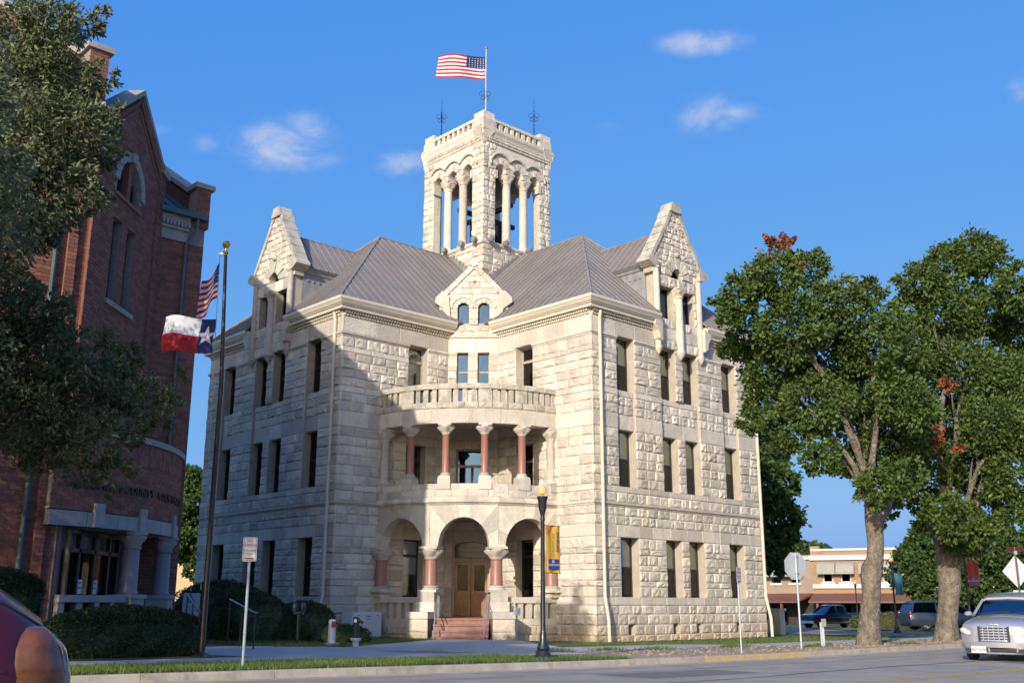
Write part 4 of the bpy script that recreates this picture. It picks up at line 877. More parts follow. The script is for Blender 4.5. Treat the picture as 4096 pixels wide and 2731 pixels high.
# ---------------------------------------------------------------- lay the stones
def score(t):
    F, s0, s1, z0, z1 = t[:5]; c = F((s0+s1)/2, 0, (z0+z1)/2); d = c-Vector(CAM); nrm = F.Nn if isinstance(F, Fr) else (c-F.C).normalized()
    sc = (s1-s0)*(z1-z0)*max(0, -(nrm.dot(d.normalized())))/d.length_squared
    if abs(c.x) < 4 and z1 < 9.6 and c.y > 6: sc *= .2
    return sc
order = sorted(range(len(STONES)), key=lambda i: -score(STONES[i])); top = set(order[:290])
umesh = []
for vs_, fs in UNITS+[SM]:
    b = MB(); b.add(vs_, fs, 0.); umesh.append(b.mesh('stone_block', stone))
rest = MB()
for i, t in enumerate(STONES):
    F, s0, s1, z0, z1, dep, un, off, par, _ = t
    if i in top:
        o = bpy.data.objects.new('stone_block', umesh[un]); COL.objects.link(o); o.parent = par
        T, Nn = F.T*(s1-s0), F.Nn*dep; O = F(s0, off, z0)
        o.matrix_basis = Matrix(((T.x, -Nn.x, 0, O.x), (T.y, -Nn.y, 0, O.y), (T.z, -Nn.z, z1-z0, O.z), (0, 0, 0, 1)))
    else:
        vs_, fs = UNITS[un] if un >= 0 else SM
        rest.add([F(s0+(s1-s0)*x, off-y*dep, z0+(z1-z0)*z) for x, y, z in vs_], fs)
rest.build('stonework', stone, CH, kind='stuff')
# ================================================================ foliage tools
def leafmat(name, c, rv=.3, tr=.35, col2=None): return mat(name, c, .55, .15, scale=1.2, rvar=rv, trans=tr, spec=.3, col2=col2)
leaf_oak = leafmat('live_oak_leaf', (.135, .155, .07), .5, .22); leaf_elm = leafmat('broad_green_leaf', (.088, .135, .027), .55, .32); leaf_far = leafmat('far_green_leaf', (.07, .12, .03), .4, .35); leaf_red = leafmat('dead_leaf', (.26, .085, .03), .35, .25); leaf_hedge = leafmat('hedge_leaf', (.028, .048, .016), .4, .2); leaf_bush = leafmat('bush_leaf', (.05, .075, .022), .4, .25)
bark = mat('tree_bark', (.205, .17, .13), .95, .2, scale=5, bump=1., bscale=11, bdist=.10, stains=[(5, .46, .62, (.085, .07, .055), .85, (1, 1, .3)), (7, .55, .66, (.33, .29, .24), .6, (1, 1, .5))])
def leaf_mesh(pts, size, asp=.5, droop=.35, nrm=None, fold=.25):
    # each leaf: two triangles folded on its midrib, a pointed diamond
    n = len(pts); d = RNG.normal(0, 1, (n, 3)); d[:, 2] -= droop
    if nrm is not None: d += nrm*.8
    d /= np.linalg.norm(d, axis=1)[:, None]; r = RNG.normal(0, 1, (n, 3)); s = np.cross(d, r); s /= np.linalg.norm(s, axis=1)[:, None]; k = np.cross(d, s)
    L = (size*RNG.uniform(.65, 1.3, n))[:, None]; W_ = L*asp*.5
    v = np.empty((n, 4, 3)); v[:, 0] = pts; v[:, 1] = pts+d*L*.5+s*W_+k*L*fold*.4; v[:, 2] = pts+d*L; v[:, 3] = pts+d*L*.5-s*W_+k*L*fold*.4
    b = MB(); b.v = v.reshape(-1, 3).tolist(); i = np.arange(n)*4; b.f = np.stack([i, i+1, i+2, i+3], 1).tolist(); b.r = RNG.random(n).tolist(); return b
def clump(c, r, n, squash=.8, shell=.72, twigs=None):
    # leaves gathered on twigs inside an uneven ellipsoid
    c = np.array(c); m = max(3, n//22); dirs = RNG.normal(0, 1, (m, 3)); dirs /= np.linalg.norm(dirs, axis=1)[:, None]
    rr = r*(shell+(1-shell)*RNG.random(m)**.5)*(1+.28*np.sin(dirs[:, 0]*5+c[0]*3)*np.cos(dirs[:, 2]*4+c[1]*2)); tw = c+dirs*rr[:, None]*np.array([1, 1, squash])
    idx = RNG.integers(0, m, n); p = tw[idx]+RNG.normal(0, min(.16, r*.12), (n, 3)); return p, dirs[idx]
def crown(name, clumps, size, m, par, asp=.5, droop=.35, dens=1., squash=.8):
    ps, ns = [], []
    for (c, r) in clumps:
        p, q = clump(c, r, int(dens*1000*r*r), squash); ps.append(p); ns.append(q)
    b = leaf_mesh(np.concatenate(ps), size, asp, droop, np.concatenate(ns)); return b.build(name, m, par)
def limb(mb, a, b, r0, r1, n=6, wob=.12, seg=6):
    a, b = Vector(a), Vector(b); L = (b-a).length; pts = []
    for i in range(seg+1):
        t = i/seg; w = wob*L*sin(pi*t)*.25; pts.append(a.lerp(b, t)+Vector((ru(-w, w), ru(-w, w), ru(-w, w)*.5+.08*L*sin(pi*t))))
    mb.tube(pts, [r0+(r1-r0)*i/seg for i in range(seg+1)], n); return pts
# ================================================================ brick annex
AX = empty('brick_annex', (-13, -8, 0), 'red brick courthouse annex with gabled bay, tall windows and rounded entrance porch', 'building')
v1_, v2_, xg = -3.15, .11, -8.44
FW1 = Fr(P(0, v1_, 0), VU); FW2 = Fr(P(0, v2_, 0), VU); FG = Fr((xg, 0, 0), (0, 1, 0)); FDm = Cy((-14.4, -9.3, 0), 7.16)
BR = []
def bricks(F, s0, s1, z0, z1, test, par, off=0., k=1., soldier=False, ops=()):
    L, H = (.305*k, .105) if not soldier else (.105*k, .3); row = 0; z = z0
    while z < z1-.02:
        s = s0-(L/2 if row % 2 and not soldier else 0)
        while s < s1:
            p, q = max(s, s0), min(s+L, s1)
            iv = [(p, q)] if q-p > .04*k and test(p, q, z, z+H) else []
            for a, b, y0, y1 in ops:
                if y0 < z+H-.02 and y1 > z+.02: iv = cut(iv, a, b)
            for p, q in iv:
                if q-p > .03*k: BR.append((F, p+.005*k, q-.005*k, z+.005, min(z+H, z1)-.006, off, par))
            s += L
        z += H; row += 1
# --- gable face
yc = -10.72
def gz(s): t = abs(s-yc); return interp(t, [0, 1.95, 2.0, 2.5], [16.1, 14.55, 14.4, 14.4])
GW = [(-11.65, -11.08, 9.52, 11.9), (-10.7, -10.13, 9.52, 11.9)]
def in_arch(s, z): return (s+10.87)**2+((z-12.95)*.93)**2 < .78**2 and z >= 12.95 or -11.65 < s < -10.09 and 12.6 < z < 12.95
def gtest(p, q, z0, z1):
    c, zc = (p+q)/2, (z0+z1)/2
    if z1 > gz(p) or z1 > gz(q): return False
    if in_arch(p, zc) or in_arch(q, zc) or (c+10.87)**2+(zc-12.95)**2 < 1.08**2 and zc > 12.95 or abs(c+10.87) < 1.08 and 12.6 < zc < 12.95 and False: return False
    return True
g = MB()   # core of the pavilion: pieces round the openings
S0, S1 = -12.95, -8.3
zsplit = [0.2, 9.5, 11.92, 12.6]
g.fbox(FG, S0, S1, -.4, 0, .2, 9.5)
for a, b in ((S0, -11.65), (-11.08, -10.7), (-10.13, S1)): g.fbox(FG, a, b, -.4, 0, 9.5, 11.92)
g.fbox(FG, S0, S1, -.4, 0, 11.92, 12.6)
arcL = [(-10.87-.78*cos(pi*i/10), 12.95+.84*sin(pi*i/10)) for i in range(11)]
g.ext(FG, [(S0, 12.6), (-11.65, 12.6)]+arcL[:6]+[(-10.87, 16.0), (yc, 16.1), (S0+.2, 14.5), (S0, 14.4)], -.4, 0); g.ext(FG, [(-10.09, 12.6), (S1, 12.6), (S1, 14.4), (yc+.05, 16.05), (-10.86, 16.0)]+arcL[5:], -.4, 0)
gab = g.build('gable_wall', joint, AX)
bricks(FG, S0, S1, 5.9, 16., gtest, gab, ops=GW); bricks(FG, S0+.02, S1, .4, 3.3, lambda p, q, z0, z1: p > -9.1, gab)
# pavilion side walls and roof
pv = MB(); pv.hexa([Vector(p) for p in ((xg-.4, S1, .2), (xg-.4, S1, 14.4), (-15, S1, 14.4), (-15, S1, .2), (xg-.4, S1-.4, .2), (xg-.4, S1-.4, 14.4), (-15, S1-.4, 14.4), (-15, S1-.4, .2))]); pv.hexa([Vector(p) for p in ((xg-.4, S0, .2), (xg-.4, S0, 14.4), (-12, S0, 14.4), (-12, S0, .2), (xg-.4, S0+.4, .2), (xg-.4, S0+.4, 14.4), (-12, S0+.4, 14.4), (-12, S0+.4, .2))]); pv.build('side_wall', joint, AX)
prf = MB(); prf.add([Vector(p) for p in ((xg-.3, yc, 15.9), (-17, yc, 15.9), (-17, S0-.1, 14.2), (xg-.3, S0-.1, 14.2), (-17, S1+.1, 14.2), (xg-.3, S1+.1, 14.2))], [(0, 1, 2, 3), (0, 5, 4, 1)]); prf.build('bay_roof', green, AX)
for sg in (-1, 1):   # raking coping of the gable
    cp = MB()
    for i in range(4):
        t0, t1 = i/4, (i+1)/4; p = (yc+sg*1.95*t0, 16.2-1.55*t0); q = (yc+sg*1.95*t1, 16.2-1.55*t1)
        MB().ext(FG, [(p[0], p[1]), (q[0]-sg*.006, q[1]), (q[0]-sg*.006, q[1]-.17), (p[0], p[1]-.17)], -.5, .14).build('coping_stone', conc, gab)
    MB().ext(FG, [(yc+sg*1.9, 14.72), (yc+sg*2.45, 14.55), (yc+sg*2.45, 14.35), (yc+sg*1.9, 14.42)], -.5, .14).build('kneeler_stone', conc, gab)
    for k in (0, 1): MB().ext(FG, [(yc+sg*.02, 15.85-.25*k), (yc+sg*1.95, 14.3-.25*k), (yc+sg*1.95, 14.2-.25*k), (yc+sg*.02, 15.75-.25*k)], 0, .07-.03*k).build('corbel_course', brick, gab)
    MB().fbox(FG, yc+sg*2.1-.22, yc+sg*2.1+.22, 0, .06, 5.9, 14.3).build('pilaster', brick, gab); bricks(FG, yc+sg*2.1-.22, yc+sg*2.1+.22, 5.9, 14.3, lambda *a: True, gab, .06)
# arched concrete surround and keystone
for i in range(9):
    t0, t1 = pi*i/9+.008, pi*(i+1)/9-.008
    MB().ext(FG, [(-10.87+.78*cos(t0), 12.95+.84*sin(t0)), (-10.87+1.06*cos(t0), 12.95+1.14*sin(t0)), (-10.87+1.06*cos(t1), 12.95+1.14*sin(t1)), (-10.87+.78*cos(t1), 12.95+.84*sin(t1))], -.1, .07 if i != 4 else .13).build('voussoir', conc, gab)
MB().fbox(FG, -11.75, -10.0, -.2, .08, 12.5, 12.6).build('sill', brick, gab)
MB().fbox(FG, -10.98, -10.76, -.25, 0.01, 12.6, 13.75).build('brick_mullion', brick, gab)
annex_glass = glass('annex_window_glass', (.12, .13, .13), 1., 3.2)
window(FG, -11.63, -10.98, 12.6, 13.35, d=-.22, rail=0, par=AX, gm=annex_glass, fw=.05); window(FG, -10.76, -10.11, 12.6, 13.35, d=-.22, rail=0, par=AX, gm=annex_glass, fw=.05)
MB().ext(FG, [(-11.6, 13.35)]+[(-10.87-.74*cos(t), 12.95+.8*sin(t)) for t in [.5+i*(pi-1.)/8 for i in range(9)]]+[(-10.14, 13.35)], -.23, -.21).build('fanlight', annex_glass, AX)
for a, b, y0, y1 in GW: window(FG, a, b, y0, y1, d=-.25, rail=0, par=AX, gm=annex_glass, fw=.05)
MB().fbox(FG, -11.78, -9.98, -.25, .1, 9.36, 9.5).build('sill', conc, AX)
# --- left wall W1 with pilaster, gutter, parapet gable
w1 = MB().fbox(FW1, -30, -15.09, -.4, 0, .2, 14.9).build('front_wall', joint, AX); MB().fbox(FW1, -15.09, -15.04, -.42, .012, .2, 14.0).build('corner_brickwork', brick, AX)
bricks(FW1, -20, -15.09, .35, 14.0, lambda *a: True, w1)
MB().fbox(FW1, -15.66, -15.42, 0, .1, .3, 14.0).build('pilaster', brick, w1); bricks(FW1, -15.66, -15.42, .3, 14., lambda *a: True, w1, .1)
MB().fbox(FW1, -30, -15.7, 0, .08, 14.0, 14.75).build('frieze', conc, w1)
autosmooth(MB().tube([FW1(-15.95, .2, 14.7), FW1(-15.95, .1, 14.2), FW1(-15.95, .1, .4)], .055, 8).build('downspout', green, AX))
ww = MB().fbox(FW1, -30, -15.45, -.1, .3, 14.75, 14.95).build('gutter', green, AX)
e1 = (22.3-18.1)/(6.91-.38)
def gable_par(u, v0, zt, vr, sl, th, nm):
    F = Fr(P(u, 0, 0), VV); zr_ = zt+(vr-v0)*sl; b = MB(); b.ext(F, [(v0, 13.2), (2*vr-v0, 13.2), (2*vr-v0, zt), (vr, zr_), (v0, zt)], -th, 0); o = b.build(nm, brick, AX)
    for i in range(5):
        t0, t1 = i/5, (i+1)/5; p = v0+.45+(vr-v0-.45)*t0; q = v0+.45+(vr-v0-.45)*t1-.01
        MB().ext(F, [(p, zt+(p-v0)*sl), (q, zt+(q-v0)*sl), (q, zt+(q-v0)*sl+.16), (p, zt+(p-v0)*sl+.16)], -th-.1, .1).build('coping_stone', conc, o)
    MB().fbox(F, vr, 2*vr-v0, -th-.1, .1, zt, zt+.1).build('rear_coping', conc, o)
    MB().ext(F, [(v0-.12, zt-1.), (v0+.42, zt-1.), (v0+.42, zt+.3), (v0-.12, zt+.3)], -th-.04, .06).build('parapet_pier', joint, o)
    Fp = Fr(P(u, v0-.12, 0), VU); bricks(Fp, -th-.04, .06, zt-1, zt+.28, lambda *a: True, o, 0.)
    MB().ext(F, [(v0-.22, zt+.3), (v0+.5, zt+.3), (v0+.5, zt+.46), (v0-.22, zt+.46)], -th-.14, .16).build('pier_cap', conc, o)
    return o
gable_par(-15.2, v1_, 15.75, 9., e1, .42, 'parapet_gable'); gable_par(-10.39, v2_, 14.1, 7.2, .62, .36, 'parapet_gable')
def annex_roof(u0, u1, v0, z0, vr, zr_, nm):
    b = MB(); b.add([P(u0, v0, z0), P(u1, v0, z0), P(u1, vr, zr_), P(u0, vr, zr_), P(u1, 2*vr-v0, z0), P(u0, 2*vr-v0, z0)], [(0, 1, 2, 3), (3, 2, 4, 5)]); o = b.build(nm, green, AX)
    roof_slope(o, [P(u0, v0, z0+.05), P(u1, v0, z0+.05), P(u1, vr, zr_+.05), P(u0, vr, zr_+.05)], green, .45); return o
annex_roof(-24, -15.62, v1_-.2, 14.9, 9., 14.9+12.35*e1, 'annex_roof'); annex_roof(-16, -10.75, v2_-.2, 13.35, 7.2, 13.35+7.3*.62, 'annex_roof')
# --- right wall W2
w2 = MB().fbox(FW2, -15, -10.39, -.4, 0, .2, 13.4).build('front_wall', joint, AX)
bricks(FW2, -12., -10.39, .4, 12.5, lambda *a: True, w2)
MB().fbox(FW2, -12., -10.95, 0, .06, 12.5, 12.85).build('frieze', conc, w2); MB().fbox(FW2, -12., -10.95, 0, .14, 12.85, 13.3).build('frieze', conc, w2)
dm2 = MB()
for i in range(9): dm2.fbox(FW2, -12.+i*.12, -11.93+i*.12, .14, .22, 12.95, 13.08)
dm2.build('dentils', conc, w2, kind='stuff')
MB().fbox(FW2, -12., -10.45, -.1, .32, 13.3, 13.46).build('gutter', green, AX)
autosmooth(MB().tube([FW2(-10.75, .25, 13.35), FW2(-10.75, .24, 13.0), FW2(-11.02, .1, 12.4), FW2(-11.02, .1, 5.8)], .05, 8).build('downspout', green, AX))
MB().fbox(Fr(P(-10.39, 0, 0), VV), .12, 14.3, -.36, -.01, .2, 13.3).build('end_wall', brick, AX); MB().fbox(Fr(P(-15.2, 0, 0), VV), -3, 21, -.36, -.01, .2, 13.3).build('end_wall', brick, AX)
# --- rounded entrance drum
dr = MB().fbox(FDm, 55.5, 105.4, -.4, 0, 3.75, 5.68, 18).build('entrance_drum', joint, AX)
KA = 180/pi/7.16
bricks(FDm, 55.5, 105.4, 3.76, 5.08, lambda *a: True, dr, 0., KA); bricks(FDm, 55.5, 105.4, 5.08, 5.38, lambda *a: True, dr, .01, KA, True); bricks(FDm, 55.5, 105.4, 5.39, 5.69, lambda *a: True, dr, .0, KA, True)
for i in range(6):
    p, q = 55.5+i*49.9/6, 55.5+(i+1)*49.9/6-.1; MB().fbox(FDm, p, q, -.45, .08, 5.69, 5.85, 4).build('coping_stone', conc, dr); MB().fbox(FDm, p, q, -.5, .04, 3.36, 3.72+(.0), 4).build('lintel_stone', conc, dr)
for a in (66.5, 80, 97.5): MB().fbox(FDm, a-1.2, a+1.2, -.5, .1, 3.36, 3.95).build('lintel_block', conc, dr)
lt = mat('bronze_letter', (.025, .02, .018), .5, .1)
for i, ch in enumerate('COMAL COUNTY COURTHOUSE'):
    if ch == ' ': continue
    a = 63.+i*1.83; p = FDm(a, .02, 0); F = Fr((p.x, p.y, 0), Vector((cos(rad(a)), sin(rad(a)), 0))); b = MB(); put_text(b, F, 0, .03, 4.38, ch, .30, .018); b.build('letter', lt, dr)
sof = MB(); n = 18
sof.add([FDm(55.5+i*49.9/n, -.05, 3.34) for i in range(n+1)]+[Vector((-9.5, -8, 3.34)), Vector((-9.5, -13, 3.34))], [tuple(range(n+3))]); sof.build('porch_soffit', conc, AX)
pf = MB(); zf_ = .52; pts = [FDm(57+i*48/n, .15, zf_) for i in range(n+1)]+[Vector((-9.6, -7.9, zf_)), Vector((-9.6, -13, zf_))]; pf.add(pts+[p-VZ*.5 for p in pts], [tuple(range(n+3))]+[(i, (i+1) % (n+3), (i+1) % (n+3)+n+3, i+n+3) for i in range(n+3)]); pf.build('porch_floor', conc, AX)
# glazed entrance wall set back behind the columns
FS = Fr((-8.3, 0, 0), (0, 1, 0)); dg = MB()
for s in (-12.6, -12.0, -11.1, -10.2, -9.6): dg.fbox(FS, s-.05, s+.05, -.06, .06, zf_, 3.3)
dg.fbox(FS, -12.6, -9.6, -.06, .06, 2.75, 2.85); dg.fbox(FS, -12.6, -9.6, -.06, .06, 3.2, 3.3); dg.fbox(FS, -12.6, -9.6, -.06, .06, zf_, zf_+.12)
dg = dg.build('glazed_entrance', frame_m, AX)
for a, b in ((-12.6, -12), (-12, -11.1), (-11.1, -10.2), (-10.2, -9.6)): MB().fbox(FS, a+.05, b-.05, -.01, .0, zf_+.12, 2.75).build('pane', dglass, dg)
paper = mat('paper_notice', (.7, .7, .68), .8, .03)
for s in (-11.75, -11.35 if False else -10.85):
    pn = MB().fbox(FS, s-.13, s+.13, .005, .012, 1.75, 2.1).build('paper_notice', paper, dg); t = MB(); put_text(t, FS, s, .014, 2.02, 'EXIT', .06); put_text(t, FS, s, .014, 1.9, 'ONLY', .06); t.build('notice_print', lt, pn)
for a, rr in ((80, -.2), (98.5, -.2), (91, -1.0)):
    p = FDm(a, rr, 0); q = autosmooth(MB().lathe((p.x, p.y, 0), [(.25, 1.72), (.27, 1.78), (.23, 1.85), (.215, 2.9), (.25, 2.93), (.25, 2.97)], 16).build('porch_column', mat('grey_granite', (.20, .19, .2), .6, .2, scale=50) if 'grey_granite' not in MAT else MAT['grey_granite'], AX))
    autosmooth(capital(Vector((p.x, p.y, 2.97)), .22, .34, .39, 'column_capital', q, conc)); b = MB(); b.box((p.x, p.y, zf_-.1), (.62, .62, 1.25), rad(a)); b.box((p.x, p.y, zf_+1.13), (.7, .7, .1), rad(a)); b.build('column_pedestal', conc, q)
ral = MB().fbox(FDm, 59.5, 78.3, -.32, .02, 1.55, 1.72, 8).build('porch_rail', conc, AX)
for a in (60.3, 64.6, 69, 73.4): MB().fbox(FDm, a-.7, a+.7, -.26, -.02, zf_, 1.55).build('porch_baluster', conc, ral)
rk = MB()
for F, p, q, z0, z1, off, par in ():
    pass
# lay the bricks
def bscore(t):
    F, p, q, z0, z1 = t[:5]; c = F((p+q)/2, 0, (z0+z1)/2); d = c-Vector(CAM); e = F(q, 0, z0)-F(p, 0, z0); nrm = e.cross(VZ).normalized(); x = d.dot(_r)/d.dot(_f)*FPX+2048; y = 1365.5-d.dot(_u)/d.dot(_f)*FPX
    if x < 5 or y < 5 or (x < 420 and 200 < y < 1900): return 0
    return e.length*(z1-z0)*max(0, -nrm.dot(d.normalized()))/d.length_squared
sel = set(sorted(range(len(BR)), key=lambda i: -bscore(BR[i]))[:290])
bm = MB(); bm.hexa([Vector(v) for v in ((0, -1, 0), (1, -1, 0), (1, -1, 1), (0, -1, 1), (0, 0, 0), (1, 0, 0), (1, 0, 1), (0, 0, 1))], 0.); bmesh_ = bm.mesh('brick', brick); rest = MB()
for i, (F, p, q, z0, z1, off, par) in enumerate(BR):
    A, B = F(p, off, z0), F(q, off, z0); e = B-A; nn = e.cross(VZ).normalized(); dp = random.uniform(.010, .017)
    if i in sel:
        o = bpy.data.objects.new('brick', bmesh_); COL.objects.link(o); o.parent = par; o.matrix_basis = Matrix(((e.x, -nn.x*dp, 0, A.x), (e.y, -nn.y*dp, 0, A.y), (0, 0, z1-z0, A.z), (0, 0, 0, 1)))
    else:
        h = VZ*(z1-z0); w = nn*dp; rest.add([A+w, B+w, B+w+h, A+w+h, A, B, B+h, A+h], ((0, 1, 2, 3), (0, 4, 5, 1), (1, 5, 6, 2), (2, 6, 7, 3), (3, 7, 4, 0)))
rest.build('brickwork', brick, AX, kind='stuff')
# ramp handrails of the annex
for k, (x0, y0, x1, y1) in enumerate(((-6.6, -8.6, -5.0, -12.3), (-6.0, -6.6, -4.1, -10.6))):
    h = empty('ramp_handrail', (x0, y0, .4), 'dark steel ramp handrail of the brick annex, %s' % ('nearest the round hedge' if k == 0 else 'nearest the flagpole'), 'handrail', 'ramp handrails of the annex')
    g0, g1 = hxy(x0, y0), hxy(x1, y1); MB().tube([(x0, y0, 1.75-.1*k), (x1, y1, g1+.92), (x1+.18, y1-.36, g1+.92)], .025, 8).build('rail', bronze, h)
    for t in (0., .5, 1.): x, y = x0+(x1-x0)*t, y0+(y1-y0)*t; MB().tube([(x, y, hxy(x, y)), (x, y, (1.75-.1*k)*(1-t)+(g1+.92)*t)], .022, 8).build('post', bronze, h)
# ================================================================ trees and shrubs
def C_(L, Y, dy=1.6): return [(at(px, py, Y+ru(-dy, dy)), r) for px, py, r in L]
def shr(L, k): return [(c, r*k) for c, r in L]
def tree(name, label, base, trunk, clumps, size, lm, dens, asp=.55, group=None, dead=(), r0=.3, limbs=10, droop=.35, squash=.85, rs=None):
    t = empty(name, base, label, 'tree', group); b = MB(); b.tube(trunk, rs or [r0*1.35]+[r0*(1-.45*i/(len(trunk)-1)) for i in range(1, len(trunk))], 14)
    autosmooth(b.build('trunk', bark, t), 60)
    top = Vector(trunk[-1]); big = sorted(clumps, key=lambda c: -c[1])[:limbs]; lb = []
    for c, r in big:
        m = MB(); pts = limb(m, top-VZ*ru(0, .5), Vector(c)-VZ*r*.2, r0*.42, .03, 7)
        for k in range(4): 
            p = pts[random.randrange(3, 6)]; limb(m, p, Vector(c)+Vector((ru(-r, r), ru(-r, r), ru(-r, r)*.7))*.8, .045, .01, 5, seg=3)
        m.build('limb', bark, t)
    crown('crown', clumps, size, lm, t, asp, droop, dens, squash)
    if dead: crown('dead_leaves', dead, size*.9, leaf_red, t, asp, .6, dens*.8, squash)
    return t
# live oak at the left, its trunk beyond the frame
ob = Vector((-9.2, -22.2, hxy(-9.2, -22.2)))
OAK = C_([(80, 130, .7), (200, 110, .5), (330, 90, .3), (420, 60, .16), (100, 330, .85), (270, 330, .55), (400, 300, .28), (120, 560, .85), (300, 520, .65), (410, 480, .36), (440, 620, .26), (180, 740, .75), (40, 880, .6), (330, 760, .4), (410, 800, .18), (240, 880, .35), (130, 960, .35)], -21.2, .8)
OAK += C_([(40, 1150, .45), (40, 1270, .7), (200, 1260, .45), (130, 1450, .85), (330, 1430, .6), (480, 1420, .36), (80, 1640, .85), (290, 1620, .8), (480, 1560, .5), (600, 1570, .36), (680, 1600, .22), (720, 1500, .14), (180, 1800, .5), (400, 1760, .45), (540, 1720, .3), (470, 1880, .25), (330, 1900, .25), (640, 1680, .2), (440, 1960, .14), (20, 1450, .7)], -20.2, .7)
OAK_SHADE = [((-6.4, -24.3, 6.0), 1.5), ((-7.6, -23, 7.5), 1.8), ((-9, -22.5, 9.3), 1.7), ((-10.8, -21.6, 7.8), 1.9), ((-10.4, -23.8, 6.2), 1.8), ((-12.3, -20.8, 7.0), 1.8), ((-8, -25.3, 5.4), 1.5), ((-12, -23, 5.2), 1.7), ((-6.3, -22.4, 9.2), 1.3), ((-13.5, -19.6, 5.6), 1.6), ((-6.2, -26.2, 4.6), 1.3), ((-5.6, -23.4, 7.2), 1.2), ((-5.9, -25, 3.6), 1.2), ((-7.4, -21.4, 5.0), 1.5), ((-6.6, -22.6, 3.4), 1.2), ((-4.8, -25, 7.0), 1.2), ((-4.2, -26.6, 7.2), 1.1), ((-5.3, -24.4, 5.2), 1.0), ((-4.9, -26.2, 5.6), 1.2), ((-3.9, -27.6, 7.2), 1.0), ((-5.6, -27.4, 6.2), 1.2), ((-6.8, -25.2, 8.0), 1.3), ((-9.6, -26, 5.2), 1.6)]  # unseen crown clumps beyond the frame, added to shade the lower leaves
ot = tree('live_oak', 'live oak with small olive leaves overhanging the brick annex from the left edge', ob, [ob, ob+Vector((.1, 0, 1)), ob+Vector((.3, .1, 2)), ob+Vector((.5, .3, 3.2))], OAK, .115, leaf_oak, 5.2, .42, r0=.38, limbs=0, droop=.1)
crown('crown', OAK_SHADE, .115, leaf_oak, ot, .45, .2, 2.4)
m_ = MB()
for c, r in OAK_SHADE[:8]: limb(m_, ob+Vector((.5, .3, 3.0)), Vector(c), .16, .04, 7)
m_.build('limb', bark, ot, kind='stuff')
# two broad-leaved trees at the kerb on the right
t1 = Vector((14.26, -1.54, .22)); T1 = C_([(2960, 1190, .85), (3080, 1110, 1.0), (3230, 1080, .85), (2920, 1260, .5), (3000, 1350, 1.0), (3180, 1300, 1.4), (3350, 1210, 1.0), (3480, 1170, .6), (3100, 1480, 1.3), (3300, 1450, 1.6), (3500, 1380, 1.3), (3060, 1610, .9), (3150, 1720, .85), (3250, 1620, 1.3), (3430, 1590, 1.5), (3290, 1830, .7), (3420, 1830, .9), (3530, 1740, 1.1), (3600, 1600, 1.1), (3500, 1950, .7), (3610, 1900, .7), (2890, 1400, .35), (3010, 1680, .5), (3560, 2020, .45)], -1.5, 1.8)
dl = C_([(3090, 1000, .5), (3140, 965, .35), (3060, 1080, .35), (3170, 1050, .3), (3520, 2080, .22)], -1.6, .6)
tp = [at(px, py, -1.54) for px, py in ((3475, 2585), (3477, 2480), (3486, 2380), (3483, 2315), (3488, 2275), (3500, 2235), (3503, 2180), (3495, 2080), (3480, 1960))]; tp[0].z = .05
tt = tree('shade_tree', 'nearer kerbside shade tree with a knobbly pale trunk and a rust-red dead treetop', t1, tp, shr(T1, .88), .165, leaf_elm, 3.2, .62, 'shade trees at the kerb', dl, .33, 6, rs=[.46, .34, .30, .335, .36, .285, .27, .30, .2])
m = MB(); limb(m, at(3498, 2150, -1.54), at(3590, 1960, -1.3), .2, .1, 8); m.build('limb', bark, tt)
t2 = Vector((18.5, 2.96, .22)); T2_ = C_([(3690, 1130, 1.0), (3790, 1060, 1.1), (3900, 1020, 1.1), (3985, 1060, .8), (4070, 1170, 1.0), (3640, 1220, .8), (3780, 1250, 1.4), (3930, 1250, 1.4), (4080, 1330, 1.3), (3700, 1430, 1.3), (3850, 1480, 1.4), (4010, 1500, 1.3), (4130, 1520, 1.4), (3650, 1640, 1.1), (3810, 1680, 1.4), (3980, 1700, 1.4), (4120, 1720, 1.4), (3740, 1850, 1.1), (3890, 1880, 1.3), (4050, 1900, 1.3), (3780, 2050, .9), (3940, 2060, .9), (4040, 2080, .7), (3870, 2170, .7), (3690, 2000, .7), (3620, 1840, .8)], 3.0, 2.0)+C_([(3720, 2090, .55), (3800, 2110, .6), (3880, 2140, .5), (3940, 2110, .5), (3620, 1450, .9), (3590, 1300, .7), (3640, 1760, .8), (3600, 1950, .5)], .9, .5)
d2 = C_([(3800, 1530, .28), (3735, 1730, .3), (3835, 1800, .22), (3745, 1770, .26)], .6, .1)
tp2 = [at(3785, 2562, 2.96), at(3788, 2480, 2.96), at(3795, 2400, 2.96), at(3800, 2330, 2.96), at(3790, 2270, 2.96)]; tp2[0].z = .1
tt2 = tree('shade_tree', 'farther kerbside shade tree behind the silver car, its trunk splitting low into dark limbs', t2, tp2, shr(T2_, .86), .175, leaf_elm, 2.9, .62, 'shade trees at the kerb', d2, .42, 6, rs=[.5, .38, .37, .42, .46])
m = MB()
for (px, py) in ((3735, 2080), (3805, 2060), (3870, 2080)): limb(m, at(3795+(px-3800)*.15, 2330, 2.96), at(px, py, 3.2), .25, .14, 10, .06)
m.build('limb', bark, tt2, kind='stuff')
